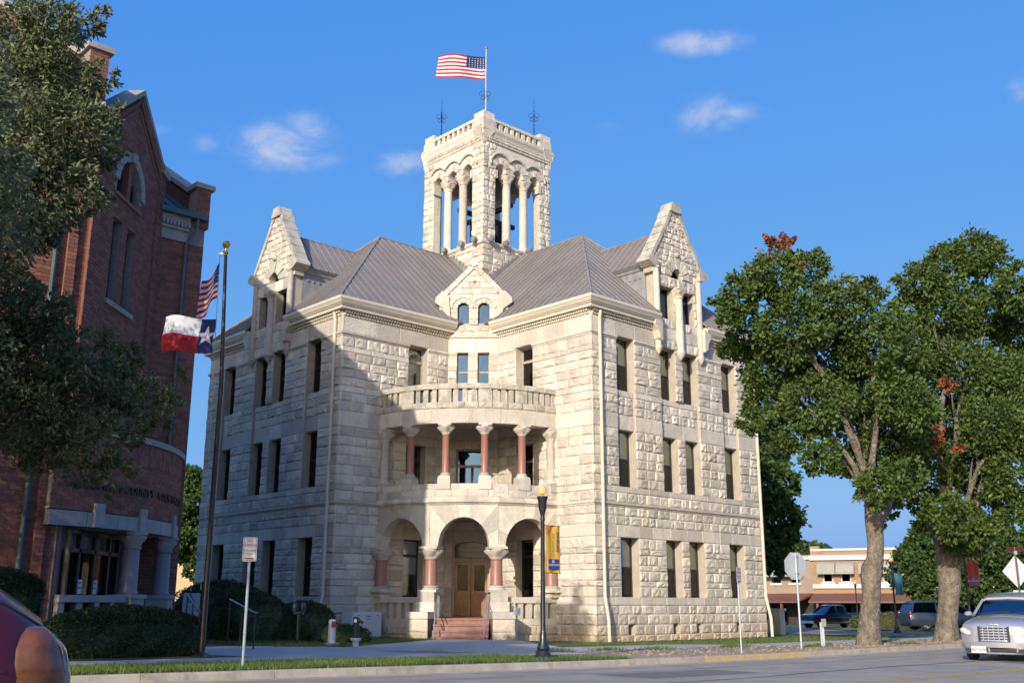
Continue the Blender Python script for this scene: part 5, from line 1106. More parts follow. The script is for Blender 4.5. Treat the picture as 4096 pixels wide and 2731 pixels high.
# trees behind
def bgtree(label, L, Y, size, dens, trunk_px, name='broadleaf_tree', lm=None, group='trees in the background'):
    cl = C_(L, Y, 1.5); b = at(trunk_px, 2490, Y); b.z = hxy(b.x, b.y); return tree(name, label, b, [b, b+VZ*1.2, b+VZ*2.6, b+VZ*4], cl, size, lm or leaf_far, dens, .7, group, r0=.28, limbs=6)
bgtree('dark green tree half hidden behind the right end of the courthouse', [(3060, 1800, 1.6), (2990, 1850, 1.6), (3080, 1950, 1.8), (3110, 2080, 1.6), (3050, 2180, 1.9), (3140, 2140, .9), (3000, 2000, 1.8), (3150, 2030, .6), (3090, 2230, 1.2), (3000, 1700, 1.1)], 37, .34, 1.0, 3050)
bgtree('bright green tree in the gap between the brick annex and the courthouse', [(760, 1930, 1.3), (775, 2060, 1.6), (740, 2170, 1.6), (800, 2200, 1.4), (820, 1950, 1.0), (725, 2050, 1.0), (790, 2280, .8)], 40, .30, 1.2, 800)
bgtree('leafy tree in front of the shops, beside the teal-bannered lamp post', [(3680, 2230, 1.9), (3640, 2310, 1.6), (3740, 2330, 2.0), (3700, 2150, 1.1), (3790, 2280, 1.6), (3610, 2250, .9)], 50, .34, .9, 3700)
bgtree('wide leafy tree in front of the shops, behind the red banner', [(3850, 2210, 1.9), (3960, 2170, 2.3), (4050, 2240, 2.3), (3920, 2310, 2.2), (4090, 2330, 2.0), (4000, 2330, 1.8), (4130, 2250, 2.2), (3860, 2330, 1.5)], 52, .34, .9, 3960)
bgtree('small distant treetop rising over the shop roof, at left', [(3190, 2215, 2.2), (3230, 2205, 1.6), (3160, 2230, 2)], 125, .6, .25, 3200)
bgtree('tiny distant treetop peeping over the white shop cornice', [(3290, 2205, 1.1), (3300, 2220, 1.2)], 128, .6, .3, 3290)
# hedges and bushes
def hedge(name, label, c, sx, sy, h, rz, m, size, n, rnd=.35, group=None):
    g = hxy(c[0], c[1]); t = empty(name, (c[0], c[1], g), label, 'hedge', group); b = MB(); T = Vector((cos(rz), sin(rz), 0)); Nn = Vector((-sin(rz), cos(rz), 0)); vs_ = []; NU, NV = 28, 9
    def sp(a, t_, k=1.):
        ca, sa = cos(a), sin(a); f = 1/(abs(ca)**4+abs(sa)**4)**.25; w = (1-max(0, (t_-rnd)/(1-rnd))**2.6)**.5 if t_ > rnd else 1.; w = w*(.93+.07*min(1, t_*6))
        q = 1+.05*sin(a*5+t_*4)+.04*sin(a*11-t_*7); return Vector((c[0], c[1], g))+T*(ca*f*sx/2*w*q*k)+Nn*(sa*f*sy/2*w*q*k)+VZ*(h*t_*k)
    for j in range(NV+1):
        for i in range(NU): vs_.append(sp(2*pi*i/NU, j/NV, .95))
    b.add(vs_, [(j*NU+i, j*NU+(i+1) % NU, (j+1)*NU+(i+1) % NU, (j+1)*NU+i) for j in range(NV) for i in range(NU)]); b.build('branch_mass', m, t)
    P_, Q_ = [], []
    for i in range(n):
        a, tz = ru(0, 2*pi), 1-(1-ru(.02, 1))**1.3 if random.random() < .55 else ru(.75, 1.); p = sp(a, min(tz, .995)); k = .5 if random.random() < .35 and tz > rnd else 0
        if tz > .97: p = sp(a, .98, ru(.1, 1)); p.z = g+h*ru(.94, 1.02)
        P_.append(p+Vector((ru(-1, 1), ru(-1, 1), ru(-1, 1)))*.035); Q_.append((p-Vector((c[0], c[1], g+h*.4))).normalized())
    leaf_mesh(np.array(P_), size, .55, .0, np.array(Q_)).build('foliage', m, t); return t
hedge('clipped_hedge', 'large rounded clipped hedge in front of the annex porch', (-5.6, -15.4), 3.4, 1.9, 1.0, pi/4, leaf_hedge, .06, 22000, .3)
hedge('clipped_hedge', 'taller square hedge between the red car and the annex wall', (-8.15, -15.9), 1.5, 1.3, 1.75, pi/4, leaf_hedge, .06, 12000, .75)
for k, (x, y, s, h, w) in enumerate(((-8.4, .2, 3.4, 2.0, 'tallest, next to the flagpole'), (-6.8, -1.6, 2.6, 1.6, 'middle one, behind the sign post'), (-5.2, -.3, 2.4, 1.3, 'lowest, near the corner downspout'))):
    hedge('shrub', 'loose dark shrub along the left stone wing, '+w, (x, y), s, s*.8, h, pi/4+.3*k, leaf_bush, .08, 6500, .3, 'shrubs along the left wing')
hedge('shrub', 'small low shrub behind the white post and black standpipe', (-3.3, -2.6), 1.7, 1.2, .55, .3, leaf_bush, .06, 2600, .3, 'shrubs along the left wing')
struct(sheet('mulch_bed', [(-17.6, -8.9), (-12.6, -8.5), (-13.6, -6.3), (-16.5, -5.8), (-18, -6)], .02, mulch, 1.0)); struct(sheet('mulch_bed', [(-9, -2.), (-6.6, -3.4), (-3.5, .2), (-.3, 6.5), (-.4, 16), (-7, 10)], .010, mulch, 1.5))
hd = hedge('clipped_hedge', 'low sunlit hedge beside the shops, behind the dark van', (34.5, 56), 9, 2.0, 1.3, .1, leafmat('dry_hedge', (.13, .13, .04), .4, .3), .2, 2500, .5)
# ================================================================ flags, lamps, signs and small street things
red = mat('flag_red', (.45, .02, .03), .8, .08, trans=.25); white = mat('flag_white', (.75, .74, .73), .8, .05, trans=.25); blue = mat('flag_blue', (.02, .035, .14), .8, .08, trans=.2)
signw = mat('sign_white', (.52, .54, .56), .45, .04); signred = mat('sign_red', (.26, .012, .02), .5, .05); signblue = mat('sign_blue', (.03, .05, .22), .5, .05); signgrey = mat('sign_back', (.46, .48, .48), .4, .06, metal=.3)
def flag(name, label, S, nx, ny, pick, mats, group=None):
    me = bpy.data.meshes.new(name); n1 = nx+1; vs_ = [tuple(S(i/nx, j/ny)) for j in range(ny+1) for i in range(n1)]; fs = [(j*n1+i, j*n1+i+1, (j+1)*n1+i+1, (j+1)*n1+i) for j in range(ny) for i in range(nx)]
    me.from_pydata(vs_, [], fs)
    for m in mats: me.materials.append(m)
    me.polygons.foreach_set('material_index', [pick(i, j) for j in range(ny) for i in range(nx)]); me.polygons.foreach_set('use_smooth', [True]*len(fs)); me.update()
    o = bpy.data.objects.new(name, me); COL.objects.link(o); return tag(o, label, 'flag', group)
def star_on(S, cx, cy, r, asp, par, off, nm='star', m=None):
    b = MB(); e = .01
    def nrm(s, t): return (S(s+e, t)-S(s, t)).cross(S(s, t+e)-S(s, t)).normalized()
    for sd in (-1, 1):
        pts = [S(cx, cy)+nrm(cx, cy)*off*sd]
        for k in range(10):
            rr = r if k % 2 == 0 else r*.4; s, t = cx+rr*asp*sin(2*pi*k/10), cy+rr*cos(2*pi*k/10); pts.append(S(s, t)+nrm(s, t)*off*sd)
        b.add(pts, [(0, 1+k, 1+(k+1) % 10) for k in range(10)])
    return b.build(nm, m or white, par)
uspick = lambda nx, ny, cx, cy: (lambda i, j: 2 if (i < cx and j >= ny-cy) else (0 if (j*13//ny) % 2 == 0 else 1))
# tower mast and flag
mp0 = P(c_-2.0, c_-2.0, 28.7)+Vector((.06, -.1, 0)); mast = empty('flag_mast', mp0, 'thin grey flag mast with gold ball on the tower top', 'flagpole')
b = MB(); b.tube([mp0, mp0+VZ*4.6], [.06, .04], 8); b.build('pole', galv, mast); autosmooth(MB().lathe(mp0+VZ*4.58, [(.01, 0), (.08, .04), (.1, .1), (.08, .16), (.01, .2)], 10).build('ball', gold, mast))
def ST(s, t): return mp0+VZ*(2.62+1.5*t)+Vector((-.08-2.72*s-.28*s*(1-t)*.6, -.35*s+.22*sin(s*7+1)*(.3+s), -.16*s*(1-.4*s)+.10*sin(s*8+t*1.2)*s+.12*s))
f1 = flag('national_flag', 'large red, white and blue striped flag flying from the tower mast', ST, 39, 26, uspick(39, 26, 15, 14), (red, white, blue))
st_ = MB()
for r in range(5):
    for k in range(6): star_on(ST, .035+k*.058, .52+r*.095, .03, .55, f1, .006)
# street flagpole with two flags
fp = Vector((-3.91, -15.28, hxy(-3.91, -15.28))); pole = empty('flagpole', fp, 'tall dark bronze flagpole with gold ball in front of the annex', 'flagpole')
b = MB(); b.tube([fp, fp+VZ*3, fp+VZ*6, Vector((-4.03, fp.y, 9.5))], [.066, .06, .052, .036], 14); autosmooth(b.build('pole', bronze, pole)); autosmooth(MB().lathe(fp, [(.28, 0), (.27, .03), (.17, .06), (.09, .1), (.07, .14)], 20).build('base_collar', bronze, pole))
tp_ = Vector((-4.03, fp.y, 9.5)); autosmooth(MB().lathe(tp_, [(.06, -.02), (.07, .02), (.03, .05), (.03, .1), (.07, .13), (.1, .2), (.07, .27), (.01, .3)], 14).build('ball', gold, pole)); b = MB(); b.fbox(Fr(tp_, (1, 0, 0)), -.16, .03, -.03, .03, -.06, .0); b.build('truck', galv, pole)
b = MB(); b.tube([tp_+Vector((-.13, -.02, -.05)), Vector((-4.07, fp.y-.03, 5)), fp+Vector((-.1, -.05, 1.4))], .008, 4); b.build('halyard', steel, pole)
def SU(s, t):
    a = Vector((-4.13, fp.y-.02, 8.40+.83*t)); w = s*1.25
    return a+Vector((-.46*s*(1-.15*t)-.03*sin(s*8+t*2), -.18*sin(s*6+t)*s, -.50*s-.08*s*(1-t)+.03*sin(s*8)))
f2 = flag('national_flag', 'small limp red and white striped flag at the top of the bronze flagpole', SU, 26, 26, uspick(26, 26, 10, 14), (red, white, blue))
for r in range(4):
    for k in range(4): star_on(SU, .05+k*.09, .56+r*.11, .035, .7, f2, .005)
def SX(s, t): return Vector((-4.15-1.22*s-.03*sin(t*5), fp.y-.03+.10*sin(s*6.5+.6)*(.25+s), 7.08+.80*t+.03*s-.05*sin(s*5.5+.4)*s+.06*s*(t-.4)))
f3 = flag('state_flag', 'flag with a white star on blue and white-over-red bands on the bronze flagpole', SX, 24, 14, lambda i, j: 2 if i < 7 else (1 if j >= 7 else 0), (red, white, blue))
star_on(SX, .145, .5, .30, .65, f3, .006)
# ---------------------------------------------------------------- lamp posts
amber = mat('amber_lens', (.62, .34, .07), .4, .1, emit=((1, .5, .08), .3))
lglass = bpy.data.materials.new('frosted_lamp_glass'); lglass.use_nodes = True; _n = lglass.node_tree.nodes; _l = lglass.node_tree.links; _t = _n.new('ShaderNodeBsdfTransparent'); _m = _n.new('ShaderNodeMixShader'); _n['Principled BSDF'].inputs['Base Color'].default_value = (.75, .77, .8, 1); _n['Principled BSDF'].inputs['Roughness'].default_value = .25; _m.inputs[0].default_value = .10; _l.new(_t.outputs[0], _m.inputs[1]); _l.new(_n['Principled BSDF'].outputs[0], _m.inputs[2]); _l.new(_m.outputs[0], _n['Material Output'].inputs[0])
def lamp(loc, label, sc=1., banner=None, bdir=None, name='street_lamp'):
    x, y = loc; g = hxy(x, y); t = empty(name, (x, y, g), label, 'street lamp', 'black acorn street lamps'); p = Vector((x, y, g)); z = lambda h: h*sc
    autosmooth(MB().lathe(p, [(r*sc, z(h)) for r, h in ((.22, 0), (.22, .06), (.19, .1), (.15, .17), (.13, .2), (.15, .25), (.13, .3), (.085, .42), (.07, .58), (.062, .62))], 16).build('base', black, t))
    b = MB(); b.lathe(p, [(r*sc, z(h)) for r, h in ((.062, .6), (.055, .7), (.046, 3.05), (.058, 3.1), (.046, 3.16), (.056, 3.22))], 12); autosmooth(b.build('shaft', black, t))
    autosmooth(MB().lathe(p, [(r*sc, z(h)) for r, h in ((.05, 3.18), (.065, 3.26), (.09, 3.34), (.105, 3.54), (.125, 3.58), (.125, 3.62))], 16).build('socket', black, t))
    gl = autosmooth(MB().lathe(p, [(r*sc, z(h)) for r, h in ((.12, 3.62), (.14, 3.68), (.142, 3.78), (.13, 3.86), (.125, 3.87), (.1, 3.93), (.06, 3.99), (.03, 4.02))], 18).build('globe', lglass, t)); autosmooth(MB().lathe(p, [(r*sc, z(h)) for r, h in ((.03, 3.66), (.09, 3.68), (.105, 3.76), (.095, 3.83), (.02, 3.85))], 14).build('lens', amber, gl))
    autosmooth(MB().lathe(p, [(r*sc, z(h)) for r, h in ((.035, 4.01), (.035, 4.03), (.012, 4.05), (.02, 4.09), (.008, 4.12), (.004, 4.17))], 10).build('cap_finial', steel if sc == 1 else black, t))
    if banner:
        col, l1, l2, l2c, z0, z1, w = banner; F = Fr(p, bdir or VU); bn = mat('banner_%d' % int(x*10), col, .7, .05, scale=3, trans=.15); ar = MB()
        for h in (z0, z1): ar.tube([F(.05, 0, h), F(.12+w, 0, h)], .012, 6)
        ar.build('banner_arm', black, t)
        bb = MB(); n = 8
        for sd in (-.003, .003): bb.add([F(.1+w*i/n, sd+.015*sin(i*1.1), z0) for i in range(n+1)]+[F(.1+w*i/n, sd+.02*sin(i*1.1+1), z1) for i in range(n+1)], [(i, i+1, i+n+2, i+n+1) for i in range(n)])
        bo = bb.build('banner', bn, t); H = z1-z0; tx = MB()
        if not l2: return t
        put_text(tx, F, .1+w*.42, .03, z0+H*.60, l1, H*.095, .001, pi/2); tx.build('banner_print', mat('print_grey', (.28, .2, .08), .7) if 'print_grey' not in MAT else MAT['print_grey'], bo)
        tx = MB(); put_text(tx, F, .1+w*.78, .03, z0+H*.66, l2, H*.115, .001, pi/2, 1.05); tx.build('banner_print', MAT[l2c], bo)
        MB().fbox(F, .1+w*.14, .1+w*.86, .022, .03, z0+H*.07, z0+H*.29).build('banner_logo', signblue, bo); tx = MB(); put_text(tx, F, .1+w*.5, .034, z0+H*.165, 'DOWNTOWN', H*.065, .001, 0, .85); tx.lathe(F(.1+w*.45, .034, z0+H*.235), [(.0, 0), (.0, 0)], 4); tx.build('banner_print', signw, bo)
        rg = MB(); rg.tube([F(.1+w*.45+.03*cos(q), .034, z0+H*.24+.03*sin(q)) for q in [2*pi*i/10 for i in range(11)]], .008, 5); rg.build('banner_ring', signw, bo)
        if l2 == 'DINING':
            cr = MB(); cr.add([F(.1, .026, z1), F(.1+w*.3, .026, z1), F(.1+w*.1, .026, z1-H*.18), F(.1, .026, z1-H*.22)], [(0, 1, 2, 3)]); cr.build('banner_corner', mat('orange_print', (.75, .16, .03), .7), bo)
    return t
mat('print_navy', (.05, .03, .12), .7, .05); mat('print_white', (.6, .62, .62), .7, .05)
lamp((3.37, -13.96), 'black street lamp with amber lens and yellow banner at the kerb', 1., ((.72, .42, .045), 'Discover the', 'DINING', 'print_navy', 1.9, 2.96, .46), VU)
lamp((23.05, 22.56), 'black street lamp with a teal banner, left of the leafy tree by the crossing', 1.08, ((.03, .17, .24), '', '', 'print_white', 2.1, 3.3, .42), Vector((1, -.6, 0)))
q = at(3882, 2480, 14); lamp((q.x, q.y), 'black street lamp with a red banner behind the farther shade tree', 1.12, ((.46, .045, .025), 'Discover the', 'SHOPPING', 'print_navy', 2.3, 3.75, .5), Vector((1, -.2, 0)))
q = at(3432, 2480, 78); lamp((q.x, q.y), 'distant street lamp in front of the shops, left of the knobbly trunk', 1.25)
# ---------------------------------------------------------------- signs
def rrect(w, h, r, n=4): return [(sx*(w/2-r)+r*cos(q0+pi/2*i/n), sy*(h/2-r)+r*sin(q0+pi/2*i/n)) for sx, sy, q0 in ((1, -1, -pi/2), (1, 1, 0), (-1, 1, pi/2), (-1, -1, pi)) for i in range(n+1)]
def post(x, y, top, r, m, par, lean=0): g = hxy(x, y); return autosmooth(MB().tube([(x, y, g-.05), (x+lean, y, top)], r, 8).build('post', m, par))
def noparking(x, y, zc, rot, label, W_=.30, H=.46, face=1):
    g = hxy(x, y); t = empty('no_parking_sign', (x, y, g), label, 'sign', 'no parking signs'); post(x, y, zc+H/2-.02, .026, galv, t); F = Fr((x, y, 0), Vector((cos(rot), sin(rot), 0)))
    pl = MB().ext(F, [(a, zc+b) for a, b in rrect(W_, H, .03)], .028, .033).build('plate', signw, t); b = MB(); o, i_ = rrect(W_-.03, H-.03, .022), rrect(W_-.045, H-.045, .018)
    n = len(o); b.add([F(a, .0345, zc+z) for a, z in o]+[F(a, .0345, zc+z) for a, z in i_], [(k, (k+1) % n, (k+1) % n+n, k+n) for k in range(n)])
    for tx, zz, s in (('NO', .16, .085), ('PARKING', .075, .08), ('TOW-AWAY', -.03, .055), ('ZONE', -.09, .055)): put_text(b, F, 0, .035, zc+zz*H/.46, tx, s, .0008, 0, .78)
    b.add([F(a*W_/.3, .0352, zc+z) for a, z in ((-.1, -.150), (.06, -.150), (.06, -.135), (.1, -.160), (.06, -.185), (.06, -.170), (-.1, -.170))], [tuple(range(7))]); b.build('sign_print', signred, pl); return t
noparking(-1.82, -19.42, 2.46, .12, 'white and red NO PARKING tow-away sign on a thin pole in the verge at left', .25, .42)
noparking(8.64, -9.12, 2.3, .95, 'NO PARKING sign seen almost edge-on in the dirt strip before the right wing', .27, .42)
# stop sign seen from behind
sx, sy = 11.11, -5.39; t = empty('stop_sign', (sx, sy, hxy(sx, sy)), 'grey back of an octagonal sign on a steel pole in the dirt strip', 'sign'); post(sx, sy, 3.05, .032, galv, t); F = Fr((sx, sy, 0), Vector((cos(.45), sin(.45), 0)))
pl = MB().ext(F, [(.44*cos(pi/8+i*pi/4), 2.68+.44*sin(pi/8+i*pi/4)) for i in range(8)], -.045, -.04).build('plate', signgrey, t); bl = MB()
for z in (2.45, 2.95): bl.box((sx, sy, z), (.1, .1, .03), .65)
bl.build('bracket', steel, t, kind='stuff')
# short white marker post
x, y = 12.25, -3.47; t = empty('marker_post', (x, y, hxy(x, y)), 'short white wooden post with a small box in the dirt strip', 'post'); b = MB(); b.box((x, y, hxy(x, y)-.05), (.09, .09, .8), .4); b.build('post', signw, t); b = MB(); b.box((x+.05, y-.05, hxy(x, y)+.62), (.13, .08, .24), .4); b.build('box', conc, t)
# accessible parking sign
x, y = -7.9, -4.4; g = hxy(x, y); t = empty('accessible_sign', (x, y, g), 'white accessible-entrance sign with blue wheelchair symbol between annex and flagpole', 'sign'); post(x, y, 1.8, .03, galv, t); F = Fr((x, y, 0), (1, .06, 0)); zc = 1.45
pl = MB().ext(F, [(a, zc+b) for a, b in rrect(.54, .80, .04)], .03, .036).build('plate', signw, t); b = MB()
for i, (tx, s) in enumerate((('Entrance', .085), ('and Parking in', .075), ('Rear at', .075), ('100 N. Seguin', .075))): put_text(b, F, 0, .038, zc-.03-.105*i, tx, s, .0008)
b.tube([F(-.02+.075*cos(q), .04, zc+.17+.075*sin(q)) for q in [2*pi*i/14+2.2 for i in range(11)]], .014, 5); b.tube([F(-.03, .04, zc+.34), F(-.025, .04, zc+.22), F(.04, .04, zc+.21), F(.075, .04, zc+.12), F(.11, .04, zc+.13)], .017, 5); b.tube([F(-.03, .04, zc+.29), F(.03, .04, zc+.28)], .013, 5); b.lathe(F(-.03, .04, zc+.345), [(.02, 0), (.028, .02), (.02, .04)], 8); b.build('sign_print', signblue, pl)
# small sign by the right balustrade
x, y = 2.28, 3.45; t = empty('small_sign', (x, y, hxy(x, y)), 'small white notice on a short steel post beside the right stair pedestal', 'sign'); post(x, y, 1.5, .025, galv, t); F = Fr((x, y, 0), (1, .1, 0)); pl = MB().ext(F, [(a, 1.25+b) for a, b in rrect(.27, .28, .02)], .026, .031).build('plate', signw, t)
b = MB(); b.tube([F(.05*cos(q), .034, 1.27+.05*sin(q)) for q in [2*pi*i/12+2.4 for i in range(9)]], .006, 4); b.tube([F(-.02, .034, 1.35), F(-.01, .034, 1.29), F(.04, .034, 1.27), F(.06, .034, 1.22)], .007, 4); b.build('sign_print', signred, pl)
# diamond sign and street name blades at the right edge
q = at(4070, 2290, 1.5); g = hxy(q.x, q.y); t = empty('warning_sign', (q.x, q.y, g), 'pale back of a diamond sign with a plate below and street name blades on top', 'sign'); post(q.x, q.y, q.z+.95, .035, bronze, t); F = Fr((q.x, q.y, 0), (1, .25, 0)); r = .6
MB().ext(F, [(r, q.z+.05), (0, q.z+.05+r), (-r, q.z+.05), (0, q.z+.05-r)], -.045, -.04).build('plate', signw, t); MB().ext(F, [(a, q.z-.82+b) for a, b in rrect(.46, .4, .03)], -.045, -.04).build('lower_plate', signw, t)
MB().fbox(F, -.36, .42, -.02, .0, q.z+.80, q.z+.94).build('street_name_blade', mat('maroon_sign', (.09, .012, .02), .5), t); b = MB(); b.box((q.x, q.y, q.z+.66), (.1, .1, .13), 0); b.build('bracket', galv, t)
# ---------------------------------------------------------------- utilities on the lawn
x, y = -2.21, -6.43; g = hxy(x, y); t = empty('standpipe', (x, y, g), 'black fire standpipe with a white flanged base at the path edge', 'standpipe')
autosmooth(MB().lathe((x, y, g), [(.09, 0), (.1, .16), (.15, .18), (.16, .24), (.13, .25)], 14).build('flange', signw, t)); b = MB(); b.lathe((x, y, g), [(.09, .24), (.1, .3), (.095, .7), (.11, .74), (.1, .82), (.05, .86)], 14); b.tube([(x, y, g+.74), (x+.15, y-.08, g+.72), (x+.2, y-.1, g+.68)], [.05, .05, .055], 10); autosmooth(b.build('body', black, t)); autosmooth(MB().tube([(x-.01, y-.1, g+.74), (x-.01, y-.115, g+.74)], .05, 12).build('gauge', signw, t))
x, y = -3.11, -5.53; g = hxy(x, y); t = empty('utility_post', (x, y, g), 'white utility post with a red box on top beside the standpipe', 'post'); b = MB(); b.lathe((x, y, g), [(.12, 0), (.115, .72), (.1, .76), (.02, .78)], 12); autosmooth(b.build('post', signw, t)); MB().box((x+.07, y-.1, g+.55), (.14, .08, .16), .3).build('red_box', signred, t); MB().box((x, y, g-.02), (.42, .42, .1), .4).build('pad', conc, t)
x, y = -4.02, -6.16; g = hxy(x, y); t = empty('meter_post', (x, y, g), 'dark twin-headed meter post in shade against the shrubs', 'meter'); b = MB(); b.lathe((x, y, g), [(.2, 0), (.16, .06), (.05, .1), (.045, .95)], 12); b.tube([(x-.14, y, g+.93), (x+.14, y, g+.93)], .04, 8); autosmooth(b.build('stand', black, t))
for sg in (-1, 1): autosmooth(MB().lathe((x+sg*.12, y, g+.95), [(.06, 0), (.08, .08), (.085, .2), (.05, .28), (.01, .3)], 10).build('meter_head', mat('blue_black', (.02, .025, .05), .4) if 'blue_black' not in MAT else MAT['blue_black'], t))
t = empty('utility_cabinet', P(.85, 6.3, .2), 'pale grey steel utility cabinet against the left porch wall', 'cabinet'); F = Fr(P(0, 6.3, 0), VU); cb = mat('cabinet_grey', (.62, .62, .58), .5, .04); MB().fbox(F, .14, 1.57, -.75, 0, .25, 1.2).build('housing', cb, t); MB().fbox(F, .2, 1.51, 0, .02, .3, 1.14).build('door', cb, t); MB().fbox(F, .05, 1.66, -.85, .1, .12, .25).build('plinth', conc, t)
for a in (.42, 1.35): MB().fbox(F, a-.05, a+.05, .02, .03, 1.06, 1.09).build('latch', black, t)
lb_ = MB(); lb_.fbox(F, .78, 1.02, .021, .025, .9, 1.1); lb_ = lb_.build('label_plate', signw, t); b = MB(); b.fbox(F, .78, 1.02, .026, .028, 1.03, 1.05); b.fbox(F, .78, 1.02, .026, .028, .92, .93); b.build('label_stripe', signblue, lb_)
# stone gate pier and bin at the right of the courthouse
x, y = 15.9, 19.8; t = empty('stone_pier', (x, y, 0), 'small sunlit stone pier with a cap beyond the right wing', 'pier'); MB().box((x, y, hxy(x, y)-.1), (.48, .48, 1.3), pi/4).build('shaft', stone, t); MB().box((x, y, hxy(x, y)+1.2), (.62, .62, .14), pi/4).build('cap', stone, t)
x, y = 14.7, 19.2; t = empty('waste_bin', (x, y, 0), 'dark metal bin between the right wing and the stone pier', 'bin'); MB().lathe((x, y, hxy(x, y)), [(.45, 0), (.5, .1), (.52, 1.1), (.46, 1.2)], 16).build('drum', black, t); MB().lathe((x, y, hxy(x, y)+1.2), [(.5, 0), (.4, .1), (.1, .16)], 16).build('lid', black, t)
# ================================================================ vehicles
def carpaint(name, c, metal=.3, r=.32): return mat(name, c, r, .03, scale=2, metal=metal, coat=.8)
silver = carpaint('silver_paint', (.44, .44, .47), .55, .33); redpaint = mat('red_paint', (.085, .004, .008), .3, .03, spec=.35, coat=.2)
lamp_brown = mat('brown_lamp_lens', (.13, .045, .014), .2, .25, scale=14, spec=.5, coat=.4); navy = carpaint('navy_paint', (.016, .018, .032), .2, .25); slate = carpaint('slate_paint', (.04, .046, .07), .3, .3); whitecar = carpaint('white_car_paint', (.6, .6, .6), 0, .3)
chrome = mat('chrome', (.72, .72, .73), .25, .03, metal=.65); tyre_m = mat('tyre_rubber', (.02, .02, .02), .85, .1); lens_m = mat('headlamp_lens', (.62, .6, .50), .12, .08, spec=.8, coat=1.); redlens = mat('tail_lens', (.35, .02, .02), .15, .1, coat=1.); amberlens = mat('amber_lamp_lens', (.42, .17, .04), .18, .15, scale=10, coat=1.); trimb = mat('black_trim', (.02, .02, .022), .5, .05)
carglass = glass('car_glass', (.20, .24, .23), .22, 1.35)
class Car:
    def __init__(s, name, loc, ang, label, cat='car', sc=1., lift=-.13, group=None):
        x, y = loc; s.z = hxy(x, y)+lift; s.x, s.y, s.a, s.sc = x, y, ang, sc; s.c, s.s = cos(ang), sin(ang); s.t = empty(name, (x, y, s.z), label, cat, group)
    def __call__(s, x, y, z): x, y, z = x*s.sc, y*s.sc, z*s.sc; return Vector((s.x+x*s.c-y*s.s, s.y+x*s.s+y*s.c, s.z+z))
    def loft(s, name, secs, m, par=None, closed=True, ang=40):
        b = MB(); n = len(secs[0]); vs_ = [s(*p) for q in secs for p in q]; fs = [(j*n+i, j*n+(i+1) % n, (j+1)*n+(i+1) % n, (j+1)*n+i) for j in range(len(secs)-1) for i in range(n if closed else n-1)]
        if closed: fs += [tuple(range(n-1, -1, -1)), tuple((len(secs)-1)*n+i for i in range(n))]
        b.add(vs_, fs); return autosmooth(b.build(name, m, par or s.t), ang)
    def body(s, st, m, name='body'):
        secs = []
        for x, zb, zt, w, cr in st:
            h = [(0, zb), (w*.82, zb), (w*.95, zb+.09), (w, zb+(zt-zb)*.42), (w*.985, zb+(zt-zb)*.72), (w*.95, zt-.07), (w*.87, zt-.015), (w*.62, zt+cr*.65), (0, zt+cr)]
            secs.append([(x, y, z) for y, z in h]+[(x, -y, z) for y, z in h[-2:0:-1]])
        return s.loft(name, secs, m)
    def cabin(s, st, m, name='glasshouse'):
        secs = []
        for x0, x1, z0, z1, w0, w1 in st:     # base x, top x, base z, top z, base half width, top half width
            secs.append([(x0, w0, z0), (x1, w1*1.02, z1-.06), (x1, w1*.9, z1), (x1, 0, z1+.02), (x1, -w1*.9, z1), (x1, -w1*1.02, z1-.06), (x0, -w0, z0)])
        return s.loft(name, secs, m, closed=True, ang=30)
    def roof(s, pts, m, th=.05, name='roof_panel'):
        secs = [[(x, w, z-.09), (x, w*1.01, z-.02), (x, w*.86, z+.03), (x, 0, z+.05), (x, -w*.86, z+.03), (x, -w*1.01, z-.02), (x, -w, z-.09), (x, -w*.8, z-.04), (x, 0, z-.02), (x, w*.8, z-.04)] for x, z, w in pts]
        return s.loft(name, secs, m, ang=40)
    def wheel(s, x, y, r=.32, w=.2):
        sg = 1 if y > 0 else -1; b = MB(); n = 24
        prof = [(r*.6, -w/2), (r*.93, -w/2), (r, -w*.38), (r, w*.38), (r*.93, w/2), (r*.6, w/2)]
        vs_ = [s(x+rr*cos(2*pi*i/n), y+o, r+rr*sin(2*pi*i/n)) for rr, o in prof for i in range(n)]; m = len(prof); b.add(vs_, [(j*n+i, j*n+(i+1) % n, ((j+1) % m)*n+(i+1) % n, ((j+1) % m)*n+i) for j in range(m) for i in range(n)]); ty = autosmooth(b.build('wheel', tyre_m, s.t))
        b = MB(); o = y+sg*w*.42
        for k in range(5):
            q = 2*pi*k/5; b.hexa([s(x+rr*cos(q+d), o+dd, r+rr*sin(q+d)) for dd in (0, -sg*.04) for rr, d in ((.05, -.5), (r*.6, -.16), (r*.6, .16), (.05, .5))])
        b.add([s(x+rr*cos(2*pi*i/n), o-sg*.02, r+rr*sin(2*pi*i/n)) for rr in (r*.62, r*.54) for i in range(n)], [(i, (i+1) % n, n+(i+1) % n, n+i) for i in range(n)]); b.add([s(x+.07*cos(2*pi*i/10), o, r+.07*sin(2*pi*i/10)) for i in range(10)], [tuple(range(10))]); b.build('rim', galv, ty)
        b = MB(); b.add([s(x+r*.56*cos(2*pi*i/n), o-sg*.05, r+r*.56*sin(2*pi*i/n)) for i in range(n)], [tuple(range(n))]); b.build('brake_disc', trimb, ty)
    def wheels(s, xf, xr, y, r=.32, arch=True):
        for x in (xf, xr):
            for sg in (1, -1):
                s.wheel(x, sg*y, r)
                if arch:
                    b = MB(); n = 14
                    for i in range(n):
                        q0, q1 = pi*(i/n)-.1*0, pi*((i+1)/n)
                        b.add([s(x+rr*cos(q), sg*o, r+rr*sin(q)) for q in (q0, q1) for rr, o in ((r*1.14, y+.125), (r*.2, y+.125))], [(0, 2, 3, 1)])
                    b.build('wheel_arch', trimb, s.t)
